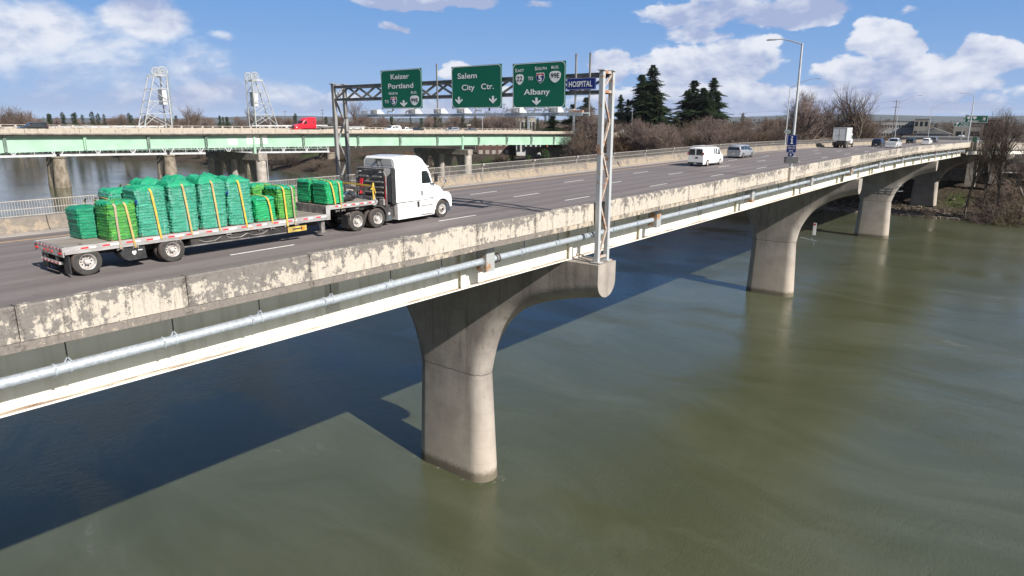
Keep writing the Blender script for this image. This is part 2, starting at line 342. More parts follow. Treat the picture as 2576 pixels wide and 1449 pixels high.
IVY = mk('ivy_leaves', (.055, .10, .015), (.025, .05, .012), .6, .6)
ROCK = mk('riprap_rock', (.27, .22, .18), (.10, .08, .068), .7, .9, bmp=.4)
GRASS = mk('bank_grass', (.07, .125, .02), (.045, .08, .018), .3, .9)
BRICK = mk('brown_brick', (.10, .055, .045), (.07, .04, .034), .5, .9)
ORANGEW = mk('orange_wall', (.40, .10, .045), (.30, .08, .04), .5, .9)
WALLW = mk('pale_wall', (.42, .42, .42), (.34, .34, .34), .2, .8)
WALLC = mk('cream_wall', (.30, .28, .25), (.25, .23, .205), .2, .8)
ROOFG = mk('grey_roof', (.19, .19, .19), (.14, .14, .14), .3, .8)
TOWERM = mk('tower_grey_paint', (.40, .41, .42), (.30, .31, .32), .5, .5)
HILL = mk('hill_forest', (.03, .042, .04), (.045, .055, .05), .002, 1)
POLEW = mk('weathered_pole', (.12, .095, .08), (.08, .065, .055), 2, .9)
LAMPP = mk('lamp_pole_steel', (.55, .56, .57), (.45, .46, .47), 2, .4, .4)
LABL = mk('grey_lettering', (.50, .50, .51), None, 2, .6)
def car_paint(name, c): return mk(name, c, tuple(v * .93 for v in c), 1, .28, coat=.6)
P_WHITE = car_paint('white_car_paint', (.80, .80, .80)); P_SIL = car_paint('silver_car_paint', (.24, .255, .285))
P_NAVY = car_paint('dark_blue_car_paint', (.012, .018, .03)); P_BLK = car_paint('black_car_paint', (.01, .011, .014))
P_GREY = car_paint('grey_car_paint', (.12, .12, .125)); P_RED = car_paint('red_truck_paint', (.75, .005, .02)); P_LGT = car_paint('light_silver_paint', (.60, .62, .64))

# ---------------------------------------------------------------- mesh helpers
def tag(o, label, cat, group=None, kind=None):
    if label: o['label'] = label
    if cat: o['category'] = cat
    if group: o['group'] = group
    if kind: o['kind'] = kind
    return o
def empty(name, loc, rz=0, label=None, cat=None, group=None):
    o = bpy.data.objects.new(name, None); COL.objects.link(o); o.location = loc; o.rotation_euler = (0, 0, rz)
    o.empty_display_size = .5
    return tag(o, label, cat, group)
class MB:
    def __init__(s): s.v = []; s.f = []; s.mi = []; s.m = 0
    def add(s, vs, fs):
        b = len(s.v); s.v += [tuple(p) for p in vs]; s.f += [tuple(b + i for i in f) for f in fs]; s.mi += [s.m] * len(fs)
        return s
    def box(s, x0, x1, y0, y1, z0, z1):
        return s.hexa([(x0, y0, z0), (x1, y0, z0), (x1, y1, z0), (x0, y1, z0)], [(x0, y0, z1), (x1, y0, z1), (x1, y1, z1), (x0, y1, z1)])
    def hexa(s, lo, hi):
        return s.add(lo + hi, [(3, 2, 1, 0), (4, 5, 6, 7), (0, 1, 5, 4), (1, 2, 6, 5), (2, 3, 7, 6), (3, 0, 4, 7)])
    def bbox(s, x0, x1, y0, y1, z0, z1, c=.02):     # box with chamfered vertical & top edges
        def ring(d, z): return [(x0 + d + c, y0 + d, z), (x1 - d - c, y0 + d, z), (x1 - d, y0 + d + c, z), (x1 - d, y1 - d - c, z), (x1 - d - c, y1 - d, z), (x0 + d + c, y1 - d, z), (x0 + d, y1 - d - c, z), (x0 + d, y0 + d + c, z)]
        return s.loft([ring(0, z0), ring(0, z1 - c), ring(c * .8, z1)])
    def loft(s, rings, cap=True, closed=True):
        n = len(rings[0]); vs = [p for r in rings for p in r]; fs = []
        for i in range(len(rings) - 1):
            for j in range(n if closed else n - 1):
                k = (j + 1) % n
                fs.append((i * n + j, i * n + k, (i + 1) * n + k, (i + 1) * n + j))
        if cap: fs += [tuple(range(n))[::-1], tuple((len(rings) - 1) * n + j for j in range(n))]
        return s.add(vs, fs)
    def prism(s, poly, axis, a, b):       # poly in the two other axes, extruded along axis
        def P(u, v, t): return {'x': (t, u, v), 'y': (u, t, v), 'z': (u, v, t)}[axis]
        return s.loft([[P(u, v, a) for u, v in poly], [P(u, v, b) for u, v in poly]])
    def tube(s, p0, p1, r0, r1=None, n=8, cap=True):
        if r1 is None: r1 = r0
        p0, p1 = Vector(p0), Vector(p1); d = (p1 - p0)
        if d.length < 1e-6: return s
        d.normalize(); a = d.orthogonal().normalized(); b = d.cross(a)
        return s.loft([[p + (a * cos(2 * pi * i / n) + b * sin(2 * pi * i / n)) * r for i in range(n)] for p, r in ((p0, r0), (p1, r1))], cap)
    def path(s, pts, rad, n=8):
        pts = [Vector(p) for p in pts]; rings = []
        a = None
        for i, p in enumerate(pts):
            d = (pts[min(i + 1, len(pts) - 1)] - pts[max(i - 1, 0)]).normalized()
            a = d.orthogonal().normalized() if a is None else (a - d * a.dot(d)).normalized()
            b = d.cross(a); r = rad[i] if isinstance(rad, (list, tuple)) else rad
            rings.append([p + (a * cos(2 * pi * k / n) + b * sin(2 * pi * k / n)) * r for k in range(n)])
        return s.loft(rings)
    def bar(s, p0, p1, w_, h_, up=(0, 0, 1)):        # rectangular member
        p0, p1 = Vector(p0), Vector(p1); d = (p1 - p0).normalized(); up = Vector(up)
        sd = d.cross(up)
        if sd.length < 1e-3: sd = d.cross(Vector((1, 0, 0)))
        sd.normalize(); u2 = sd.cross(d).normalized()
        q = [(-1, -1), (1, -1), (1, 1), (-1, 1)]
        return s.loft([[p + sd * (a * w_ / 2) + u2 * (b * h_ / 2) for a, b in q] for p in (p0, p1)])
    def ibeam(s, p0, p1, w_, h_, t=.02, up=(0, 0, 1)):
        p0, p1 = Vector(p0), Vector(p1); d = (p1 - p0).normalized(); up = Vector(up)
        sd = d.cross(up); sd.normalize(); u2 = sd.cross(d).normalized()
        for c, ww, hh in ((h_ / 2 - t / 2, w_, t), (-h_ / 2 + t / 2, w_, t), (0, t, h_ - 2 * t)):
            s.loft([[p + sd * (a * ww / 2) + u2 * (c + b * hh / 2) for a, b in ((-1, -1), (1, -1), (1, 1), (-1, 1))] for p in (p0, p1)])
        return s
    def disc(s, c, r, axis, t, n=24, r2=None):
        d = {'x': Vector((1, 0, 0)), 'y': Vector((0, 1, 0)), 'z': Vector((0, 0, 1))}[axis] * t
        c = Vector(c); return s.tube(c, c + d, r, r2 if r2 is not None else r, n)
    def build(s, name, mat, parent=None, smooth=False, label=None):
        me = bpy.data.meshes.new(name); me.from_pydata(s.v, [], s.f)
        for m in (mat if isinstance(mat, (list, tuple)) else [mat]): me.materials.append(m)
        if any(s.mi): me.polygons.foreach_set('material_index', s.mi)
        if smooth: me.polygons.foreach_set('use_smooth', [True] * len(me.polygons))
        me.validate(); me.update()
        o = bpy.data.objects.new(name, me); COL.objects.link(o)
        if smooth and smooth != 'all':
            bm_auto(me, 40)
        if parent: o.parent = parent
        if label: o['label'] = label
        return o
def bm_auto(me, deg):
    try:
        import bmesh
        bm = bmesh.new(); bm.from_mesh(me)
        for e in bm.edges:
            if len(e.link_faces) == 2 and e.calc_face_angle(0) > R(deg): e.smooth = False
        bm.to_mesh(me); bm.free()
    except Exception: pass
def children(o): return [c for c in bpy.data.objects if c.parent == o]
CH = {}
def copy_tree(o, parent=None):
    if o.name not in CH: CH[o.name] = children(o)
    c = o.copy(); COL.objects.link(c)
    c.parent = parent
    for ch in CH[o.name]: copy_tree(ch, c)
    return c
def lerp_tab(tab):
    def f(x):
        if x <= tab[0][0]: return tab[0][1]
        for (a, b), (c, d) in zip(tab, tab[1:]):
            if x <= c:
                t = (x - a) / (c - a); t = t * t * (3 - 2 * t) * .35 + t * .65
                return b + (d - b) * t
        return tab[-1][1]
    return f
zp = lerp_tab([(-60, -.2), (12, 0), (30, .07), (45, .16), (60, .25), (75, .36), (90, .47), (110, .54), (130, .45), (150, .18), (170, -.12), (190, -.42), (206, -.66), (260, -1.5), (340, -2.5)])
zf = lerp_tab([(-60, 4.6), (20, 4.2), (39, 4.06), (69, 3.62), (108, 3.2), (156, 2.43), (217, 1.52), (260, .7), (330, -1.0)])
def frange(a, b, st):
    n = max(1, int(round((b - a) / st))); return [a + (b - a) * i / n for i in range(n + 1)]
def sweep(mb, prof, x0, x1, zfun, st=4.45, gap=0.0):
    xs = frange(x0, x1, st)
    return mb.loft([[(x, y, z + zfun(x)) for y, z in prof] for x in xs])

WZ = -19.16      # water level
# ---------------------------------------------------------------- setting
def grid_mesh(name, xs, ys, zf_, mat):
    m = MB(); n = len(ys)
    m.add([(x, y, zf_(x, y)) for x in xs for y in ys], [(i * n + j, (i + 1) * n + j, (i + 1) * n + j + 1, i * n + j + 1) for i in range(len(xs) - 1) for j in range(n - 1)])
    return m.build(name, mat, smooth='all')
wa = MB().add([(-900, -900, WZ), (1200, -900, WZ), (1200, 6000, WZ), (-900, 6000, WZ)], [(0, 1, 2, 3)]).build('water', WATER)
tag(wa, None, None, kind='structure')
rg = random.Random(5)
def hsh(x, y): return sin(x * 12.9 + y * 4.1) * .5 + sin(x * 3.3 - y * 7.7 + 1.3) * .5
def bankline(v): return 204.5 + 2.2 * sin(v * .05) - (8 if v > 110 else 8 * max(0, (v - 60) / 50)) + (2 if v < 20 else 0)
def gz(u, v):
    b = bankline(v); t = (u - b) / 34.0
    if t < 0: return WZ + t * 12 - .3
    if v < 60:
        s = u - b; z = WZ - .3 + .055 * s if s < 20 else (WZ + .8 + (s - 20) * .38 if s < 41 else WZ + 8.8)
    elif t < 1: z = WZ - .3 + 9.2 * (t ** .8)
    else: z = WZ + 8.9
    return z + .35 * hsh(u * .21, v * .17) * min(1, max(0, t * 4))
xs = [190 + 1.7 * i for i in range(34)] + [255, 270, 300, 350, 420, 520, 700, 1000, 1600, 3000, 6000, 12000]
ys = [-3000, -1200, -500, -250, -120, -60, -40] + [-28 + 4 * i for i in range(40)] + [136 + 10 * i for i in range(20)] + [350, 400, 500, 650, 850, 1200, 2000, 4000, 9000]
tag(grid_mesh('ground', xs, ys, gz, GROUND), None, None, kind='structure')
# far hills beyond the town
m = MB(); N = 90; rings = []
for i in range(N + 1):
    a = R(-30 + 125 * i / N); d = 9000
    hgt = 36 + 16 * sin(i * .23) + 9 * sin(i * .61 + 1) + (26 * sin((i - 8) / 32 * pi) if 8 < i < 40 else 0)
    rings.append([(d * .9 * cos(a), d * .9 * sin(a), -12), (d * cos(a), d * sin(a), hgt), (d * 1.15 * cos(a), d * 1.15 * sin(a), -12)])
m.loft(rings, cap=False, closed=False)
tag(m.build('hills', HILL, smooth='all'), None, None, kind='structure')
# road surface on the near bridge and the far one
m = MB(); sweep(m, [(20.75, -.14), (20.75, -.004), (26, .0), (40.6, .0), (40.6, -.14)], -40, 390, zp)
road = tag(m.build('road', asph), None, None, kind='structure')
m = MB()
for vv, off in ((26.65, 2.20), (30.78, 1.2), (34.3, .8)):
    k = 14.3 - 12.19 * 3 + (0 if vv < 28 else (1.45 if vv < 32 else .6))
    if vv > 28: k = {30.78: 38.2 - 12.2 * 5, 34.3: 37.5 - 12.2 * 5}[vv]
    while k < 300:
        if k > -30:
            sweep(m, [(vv - .07, .001), (vv - .07, .005), (vv + .07, .005), (vv + .07, .001)], k, k + 3.05, zp, 3.05)
        k += 12.19
m.build('lane_dashes', MARK, road)
m = MB(); sweep(m, [(37.62, .001), (37.62, .005), (37.76, .005), (37.76, .001)], -40, 380, zp, 6); m.build('yellow_edge_line', MARKY, road)
m = MB()
for k in (33.0, 66.0, 99.3, 163.5): m.box(k - .03, k + .03, 20.8, 39.9, zp(k) + .001, zp(k) + .006)
m.build('expansion_joint_strips', CHASS, road)
m = MB(); sweep(m, [(147.4, -1.0), (147.4, -.62), (167.6, -.62), (167.6, -1.0)], -40, 300, zf, 10)
tag(m.build('far_road', asph), None, None, kind='structure')

# ---------------------------------------------------------------- near highway bridge
BR = empty('highway_bridge', (100, 31, -2), 0, 'long grey concrete and white steel girder highway bridge carrying the semi truck, on flared piers', 'bridge')
def bpart(mb, name, mat, smooth=False, label=None, parent=None):
    o = mb.build(name, mat, None, smooth, label); par = parent or BR
    o.parent = par
    if par is BR: o.location = (-100, -31, 2)
    return o
JS = 5.05; JP = 4.40
joints = [JS + JP * i for i in range(-9, 48)]
PPR = [(20.38, -.09), (20.38, .82), (20.41, .86), (20.70, .86), (20.74, .0), (20.74, -.3), (20.38, -.3)]
pil = 66.6
for i in range(len(joints) - 1):
    a, b = joints[i], min(joints[i + 1], 205.6)
    if a > 204: break
    if a < -34: continue
    for (a, b) in ([(a, 32.62), (33.66, b)] if a < 32.7 and b > 33.66 else [(a, b)]):
        m = MB(); g = .012
        m.loft([[(x, y, z + zp(x)) for y, z in [(20.38, -.09), (20.38, .82), (20.41, .86), (20.70, .86), (20.74, .82), (20.74, -.09)]] for x in (a + g, (a + b) / 2, b - g)])
        bpart(m, 'parapet_panel', PARA)
m = MB(); sweep(m, [(20.42, -.33), (20.42, -.092), (20.75, -.092), (20.75, -.33)], -35, 32.62, zp)
sweep(m, [(20.42, -.33), (20.42, -.092), (20.75, -.092), (20.75, -.33)], 33.66, 205.6, zp)
m2 = MB()
sweep(m, [(20.36, -.34), (20.36, -.11), (20.42, -.10), (20.42, -.34)], -35, 32.62, zp); sweep(m, [(20.36, -.34), (20.36, -.11), (20.42, -.10), (20.42, -.34)], 33.66, 205.6, zp)
bpart(m, 'deck_edge_beam', stained('edge_beam_concrete', (.50, .43, .34), (.22, .195, .175), (.07, .06, .05), seed=2, cream=.2, zoff=-1.3))
m = MB(); m.box(32.60, 33.68, 20.62, 20.80, -.32 + .07, .86 + .07); bpart(m, 'notch_back_panel', CONCD)
m = MB(); sweep(m, [(20.76, -.36), (20.76, -.15), (42.8, -.15), (42.8, -.36)], -40, 205.6, zp); bpart(m, 'deck_slab', CONCD)
m = MB(); sweep(m, [(40.95, -.14), (40.95, .18), (42.9, .18), (42.9, -.14)], -40, 205.6, zp); bpart(m, 'footway', WALK)
m = MB(); sweep(m, [(39.15, .001), (39.15, .02), (40.0, .03), (40.0, .001)], -40, 205.6, zp); bpart(m, 'gutter_strip', WALK)
m = MB()                                       # lamp pilaster on the parapet
m.bbox(pil - .75, pil + .75, 20.14, 20.36, -.30 + zp(pil), .93 + zp(pil), .03); m.box(pil - .75, pil + .75, 20.36, 20.80, .865 + zp(pil), .93 + zp(pil)); bpart(m, 'lamp_pilaster', PARA)
# girder lines
for yw in (22.2, 27.0, 31.8, 36.6, 41.2):
    m = MB(); sweep(m, [(yw, -2.46), (yw, -.37), (yw + .03, -.37), (yw + .03, -2.46)], -35, 205.4, zp, 8)
    bpart(m, 'girder_web', WHITEP)
    m = MB(); sweep(m, [(yw - .27, -2.52), (yw - .27, -2.462), (yw + .25, -2.462), (yw + .25, -2.52)], -35, 205.4, zp, 8)
    bpart(m, 'bottom_flange', FLANGE)
STIFF = [24.5 - 1.1 + k for k in (-30, 0, 9.2, 17.5, 34.6, 50.5, 67, 84, 101, 117, 134, 150, 167)]
BOX = [-24, -8, 24.25, 41.5, 58.9, 76, 92.4, 107.8, 124.2, 140.5, 157, 173, 189, 201]
for x in sorted(set(STIFF + [8 * i - 3 for i in range(12, 26)])):
    z = zp(x); m = MB(); m.box(x - .012, x + .012, 21.99, 22.198, z - 2.46, z - .37); m.box(x - .17, x + .17, 21.94, 21.988, z - 2.455, z - .37)
    bpart(m, 'web_stiffener', WHITEP)
for x in BOX:
    z = zp(x); m = MB(); m.bbox(x - .30, x + .30, 20.95, 21.62, z - 1.66, z - .37, .015)
    o = bpart(m, 'pipe_bracket_box', BOXRUST)
m = MB()
for x0 in (2.2, 4.0, 9.5, 11.0, 19.7, 26.5, 47, 57):
    for k in range(4):
        m.tube((x0 + k * .13, 22.17, -2.28 + zp(x0)), (x0 + k * .13, 22.199, -2.28 + zp(x0)), .022, n=6)
for xs_ in (15.75, 50.6):
    for i in range(5):
        for k in range(17): m.tube((xs_ + i * .12, 22.175, -.5 - k * .115 + zp(xs_)), (xs_ + i * .12, 22.199, -.5 - k * .115 + zp(xs_)), .02, n=5)
bpart(m, 'girder_bolts', GALVD)['kind'] = 'stuff'
for xs_ in (15.75, 50.6):
    m = MB(); m.box(xs_ - .10, xs_ + .60, 22.186, 22.198, -2.44 + zp(xs_), -.42 + zp(xs_)); bpart(m, 'splice_plate', SPLICE)
# conduit slung under the deck edge
PI_ = empty('conduit_pipe', (5, 21.3, -1.3), 0, 'long galvanised conduit pipe slung along the white girder under the near bridge deck', 'pipe')
def ppart(mb, name, mat, smooth=False):
    o = mb.build(name, mat, PI_, smooth); o.location = (-5, -21.3, 1.3); return o
pz = lambda x: -1.36 + .20 * min(1, max(0, (x - 5) / 20)) + zp(x)
segs = []; edges = [-34] + [x for x in BOX if x > -30] + [204]
for a, b in zip(edges, edges[1:]):
    m = MB(); pts = [(x, 21.3, pz(x)) for x in frange(a + (.31 if a > -34 else 0), b - .31, 3)]
    m.path(pts, .165, 16); ppart(m, 'pipe_length', GALV, True)
COLL = [5.93 + 3.0 * i for i in range(-12, 66)]
for i, x in enumerate(COLL):
    z = pz(x); m = MB(); mh = MB()
    m.tube((x - .035, 21.3, z), (x + .035, 21.3, z), .20, n=16); m.box(x - .03, x + .03, 21.09, 21.14, z - .02, z + .11)
    hx = x + .37; hz = pz(hx)
    mh.tube((hx - .03, 21.3, hz), (hx + .03, 21.3, hz), .188, n=16)
    mr_ = MB(); mr_.tube((hx, 21.3, hz + .2), (hx, 21.3, zp(hx) - .36), .02, n=6); ppart(mr_, 'hanger_rod', BLACK)
    mh.bar((hx - .1, 21.3, hz + .15), (hx, 21.3, hz + .3), .03, .03); mh.bar((hx + .1, 21.3, hz + .15), (hx, 21.3, hz + .3), .03, .03)
    ppart(m, 'pipe_collar', GALV); ppart(mh, 'pipe_hanger', GALV)
m = MB()
for a in range(9): m.tube((25.0, 21.3 + .2 * cos(a * .7), pz(25) + .2 * sin(a * .7)), (25.12, 21.3 + .2 * cos(a * .7), pz(25) + .2 * sin(a * .7)), .02, n=6)
m.tube((24.95, 21.3, pz(25)), (24.99, 21.3, pz(25)), .235, n=18); m.tube((25.13, 21.3, pz(25)), (25.18, 21.3, pz(25)), .235, n=18)
ppart(m, 'flanged_coupling', ALUD)
# piers: flared hammerheads
def pier(xc, groundz=WZ - 3, tip=12.05):
    CV = 31.8; capz = -2.53 + zp(xc); th = .95
    ctrl = [(tip, capz - 2.0), (tip - (tip - 6.2) * .28, capz - 2.3), (tip - (tip - 6.2) * .55, capz - 2.68), (tip - (tip - 6.2) * .8, capz - 3.15), (6.2, capz - 3.7), (5.2, capz - 4.5), (4.4, capz - 5.45), (3.75, capz - 6.6), (3.35, capz - 7.7), (3.1, -11.4 + .25), (3.05, -11.4)]
    pts = []                                     # smooth the soffit curve
    for i in range(len(ctrl) - 1):
        p0, p1, p2, p3 = [Vector(ctrl[max(0, min(len(ctrl) - 1, j))]) for j in (i - 1, i, i + 1, i + 2)]
        for k in range(5):
            t = k / 5; pts.append(.5 * ((2 * p1) + (p2 - p0) * t + (2 * p0 - 5 * p1 + 4 * p2 - p3) * t * t + (3 * p1 - p0 - 3 * p2 + p3) * t ** 3))
    pts.append(Vector(ctrl[-1]))
    m = MB(); inner = []
    for sg in (1, -1):
        rings = []; inn = []
        for i, p in enumerate(pts):
            d = (pts[min(i + 1, len(pts) - 1)] - pts[max(0, i - 1)]).normalized()
            n = Vector((-d.y, d.x))
            if n.x > 0: n = -n
            if i == 0: n = Vector((0, 1))
            if i == len(pts) - 1: n = Vector((-1, 0))
            if n.y < 0: n = -n
            c = p + n * th; inn.append((c.x * sg, c.y)); ring = []
            for k in range(15):
                a = -pi / 2 + pi * k / 14
                q = c - n * (th * cos(a)); ring.append((xc + th * sin(a), CV + q.x * sg, q.y))
            rings.append(ring)
        m.loft(rings if sg > 0 else [r[::-1] for r in rings], cap=False, closed=False)
        e = rings[0]                              # end face of the cap
        f = [(xc - th, CV + tip * sg, capz)] + e + [(xc + th, CV + tip * sg, capz)]
        m.add(f, [tuple(range(len(f)))]); inner.append(inn)
    poly = [(tip, capz)] + inner[0] + inner[1][::-1] + [(-tip, capz)]
    for s_ in (-1, 1):
        f = [(xc + th * s_, CV + a, b) for a, b in poly]; m.add(f, [tuple(range(len(f)))])
    m.add([(xc - th, CV - tip, capz), (xc + th, CV - tip, capz), (xc + th, CV + tip, capz), (xc - th, CV + tip, capz)], [(0, 1, 2, 3)])
    def stad(z, hv, th):
        q = [(xc + th * sin(pi * k / 14 - pi / 2), CV - (hv - th) - th * cos(pi * k / 14 - pi / 2), z) for k in range(15)]
        return q + [(xc - th * sin(pi * k / 14 - pi / 2), CV + (hv - th) + th * cos(pi * k / 14 - pi / 2), z) for k in range(15)]
    m.loft([stad(z, 3.05 + (-11.4 - z) * .045, th + (-11.4 - z) * .028) for z in (-11.4, -15, WZ, groundz)], cap=False)
    import bmesh
    o = bpart(m, 'pier', PIER, 'all')
    bm = bmesh.new(); bm.from_mesh(o.data); bmesh.ops.remove_doubles(bm, verts=bm.verts, dist=.002); bmesh.ops.recalc_face_normals(bm, faces=bm.faces)
    bmesh.ops.triangulate(bm, faces=[f for f in bm.faces if len(f.verts) > 4])
    for e in bm.edges:
        if len(e.link_faces) == 2 and e.calc_face_angle(0) > R(25): e.smooth = False
    bm.to_mesh(o.data); bm.free()
    return o
pier(-32); pier(33.0); pier(99.3, tip=10.45); pier(163.5, tip=10.45); pier(227.0, -20, tip=10.45)
bpart(MB().box(32.4, 33.7, 19.85, 20.55, -2.455, -2.40), 'post_plinth', CONCD)
# inspection rail on third pier and clearance boards on the second
m = MB(); zr = -9.0
for dz in (0, .55, 1.1): m.bar((162.4, 27.6, zr + dz), (162.4, 36, zr + dz), .05, .05)
for k in range(7): m.bar((162.4, 27.6 + k * 1.35, zr), (162.4, 27.6 + k * 1.35, zr + 1.15), .06, .06)
m.bar((162.4, 27.6, zr), (164.3, 27.0, zr), .06, .06); m.bar((162.4, 27.6, zr + 1.1), (164.3, 27.0, zr + 1.1), .06, .06)
bpart(m, 'inspection_rail', GALV)
ns = empty('clearance_board', (99.8, 27.2, -9.6), 0, 'narrow white clearance board with red top fixed beside the second pier', 'sign')
MB().box(-.03, .03, -.8, -.4, -.5, 1.2).build('board', SWHITE, ns); MB().box(-.05, -.032, -.76, -.44, .9, 1.12).build('red_arrow', SRED, ns)
m = MB(); m.bar((0, -1.0, -1.3), (0, 1.2, -1.0), .08, .08); m.bar((0, -.4, -1.2), (0, -.4, -.9), .06, .06); m.bar((0, -.7, -1.3), (0, -.7, -1.9), .05, .05); m.build('bracket', GALV, ns)
# concrete barrier between road and footway
for k in range(-7, 38):
    a, b = k * 5.55 + .9, (k + 1) * 5.55 + .9
    if b > 206: break
    m = MB(); m.loft([[(x, y, z + zp(x)) for y, z in [(40.0, .0), (40.0, .08), (40.16, .28), (40.26, .72), (40.30, .75), (40.52, .75), (40.56, .72), (40.62, .0)]] for x in (a + .02, (a + b) / 2, b - .02)])
    bpart(m, 'barrier_panel', BARR)
# pedestrian railing: one picket panel per bay
RL = empty('pedestrian_railing', (10, 42.4, .2), 0, 'pale steel picket railing along the far footway of the near bridge', 'railing')
def rpart(m, name, mat):
    o = m.build(name, mat, RL); o.location = (-10, -42.4, -.2); return o
for k in range(-5, 27):
    a, b = 1.2 + k * 7.8, 1.2 + (k + 1) * 7.8
    m = MB(); st = .125 if a < 110 else .25
    x = a + st / 2
    while x < b:
        z = zp(x); tpk = .011 if a < 110 else .017
        m.bar((x, 42.4, z + .50), (x, 42.4, z + 1.33), tpk * 2, tpk * 2, (0, 1, 0)); x += st
    for zz, hh in ((1.36, .05), (.93, .04), (.58, .045)):
        m.bar((a, 42.4, zp(a) + zz), (b, 42.4, zp(b) + zz), .06, hh)
    rpart(m, 'picket_panel', RAILM)
    m = MB(); m.bbox(a - .05, a + .05, 42.33, 42.47, zp(a) + .18, zp(a) + 1.40, .01)
    m.box(a - .13, a + .13, 42.20, 42.32, zp(a) + 1.22, zp(a) + 1.42); rpart(m, 'railing_post', RAILM)

# ---------------------------------------------------------------- text on signs
def text_mb(s, height, bold=.0, spacing=1.0):
    cu = bpy.data.curves.new('lettering', 'FONT'); cu.body = s; cu.size = 1; cu.offset = bold; cu.space_character = spacing; cu.resolution_u = 3
    o = bpy.data.objects.new('lettering', cu); COL.objects.link(o)
    dg = bpy.context.evaluated_depsgraph_get(); me = bpy.data.meshes.new_from_object(o.evaluated_get(dg))
    vs = [tuple(v.co) for v in me.vertices]; fs = [tuple(p.vertices) for p in me.polygons]
    bpy.data.objects.remove(o); bpy.data.curves.remove(cu); bpy.data.meshes.remove(me)
    xs_ = [v[0] for v in vs]
    return vs, fs, min(xs_), max(xs_)
CAPH = .70
def put_text(mb, s, xa, xb, base_z, cap, X, y0, bold=.018, face=-1):
    """letters on plane x=X facing -x; xa..xb distances to the right of y0 (right = -y)"""
    vs, fs, mn, mx = text_mb(s, 1, bold)
    sx = (xb - xa) / (mx - mn); sz = cap / CAPH
    mb.add([(X, y0 - (xa + (v[0] - mn) * sx), base_z + v[1] * sz) for v in vs], [f[::-1] for f in fs])
def poly_plate(mb, pts, X, y0, z0, t=.004):
    mb.prism([(y0 - a, z0 + b) for a, b in pts], 'x', X, X + t)
def rrect(w_, h_, r, n=5, inset=0):
    pts = []
    for cx_, cy_, a0 in ((w_ - r, h_ - r, 0), (r, h_ - r, 90), (r, r, 180), (w_ - r, r, 270)):
        for k in range(n + 1):
            a = R(a0 + 90 * k / n); rr = r - inset
            pts.append((cx_ + rr * cos(a), cy_ + rr * sin(a)))
    return pts
def shield_i(mbB, mbR, mbW, cx, cz, w_, h_, X, y0, z0):
    body = [(-.5, .18), (-.46, -.05), (-.34, -.27), (-.16, -.42), (0, -.5), (.16, -.42), (.34, -.27), (.46, -.05), (.5, .18)]
    full = [(-.44, .38), (-.38, .46), (-.2, .41), (0, .47), (.2, .41), (.38, .46), (.44, .38)][::-1]
    pts = body + [(.5, .18)] + full + [(-.5, .18)]
    P = lambda q, s_: [(cx + a * w_ * s_, cz + b * h_ * s_) for a, b in q]
    poly_plate(mbW, P(pts, 1.0), X + .003, y0, z0)
    poly_plate(mbB, P(body[:], .91), X, y0, z0); poly_plate(mbR, P([(-.5, .21), (.5, .21)] + full, .91), X, y0, z0)
def shield_o(mbW, cx, cz, w_, h_, X, y0, z0):
    pts = [(0, -.5), (.16, -.44), (.34, -.28), (.46, -.05), (.5, .16), (.44, .36), (.3, .46), (0, .5), (-.3, .46), (-.44, .36), (-.5, .16), (-.46, -.05), (-.34, -.28), (-.16, -.44)]
    poly_plate(mbW, [(cx + a * w_, cz + b * h_) for a, b in pts], X, y0, z0)
def arrow(mbW, cx, cz, w_, h_, X, y0, z0, rot=180):
    pts = [(-.13, .5), (.13, .5), (.13, 0), (.5, .22), (.5, .02), (0, -.5), (-.5, .02), (-.5, .22), (-.13, 0)]
    a_ = R(rot + 180)
    pts = [(a * cos(a_) - b * sin(a_), a * sin(a_) + b * cos(a_)) for a, b in pts]
    poly_plate(mbW, [(cx + a * w_, cz + b * h_) for a, b in pts], X, y0, z0)
def guide_sign(X, yl, yr, z0, z1, label, col=SGREEN, name='guide_sign', cat='sign', r=.3, bw=.05, corners=True):
    """panel facing -x from yl (left, larger y) to yr"""
    W_, H_ = yl - yr, z1 - z0
    o = empty(name, (X, yl, z0), 0, label, cat)
    m = MB()
    m.box(-.0, .05, -W_, 0, 0, H_) if corners else m.prism([(-a, b) for a, b in rrect(W_, H_, r)], 'x', 0, .05)
    m.build('sign_panel', col, o)
    m = MB(); A_ = rrect(W_, H_, r); q = .02
    outer = [(min(max(a, q), W_ - q), min(max(b, q), H_ - q)) for a, b in A_]; inner = rrect(W_, H_, r, 5, bw)
    inner = [(a + (bw if a < r else (-bw if a > W_ - r else 0)) * 0, b) for a, b in inner]
    n = len(outer); vs = [(-.006, -a, b) for a, b in outer] + [(-.006, -a, b) for a, b in inner]
    m.add(vs, [(i, (i + 1) % n, n + (i + 1) % n, n + i) for i in range(n)]); m.build('sign_border', SWHITE, o)
    return o, W_, H_
def S(o, mb, name, mat): return mb.build(name, mat, o)
GX = 32.3
def T(mb, o, W_, H_, s, fa, fb, gb, gcap, bold=.016, X=-.012):
    put_text(mb, s, fa * W_, fb * W_, (1 - gb) * H_, gcap * H_, X, 0, bold)
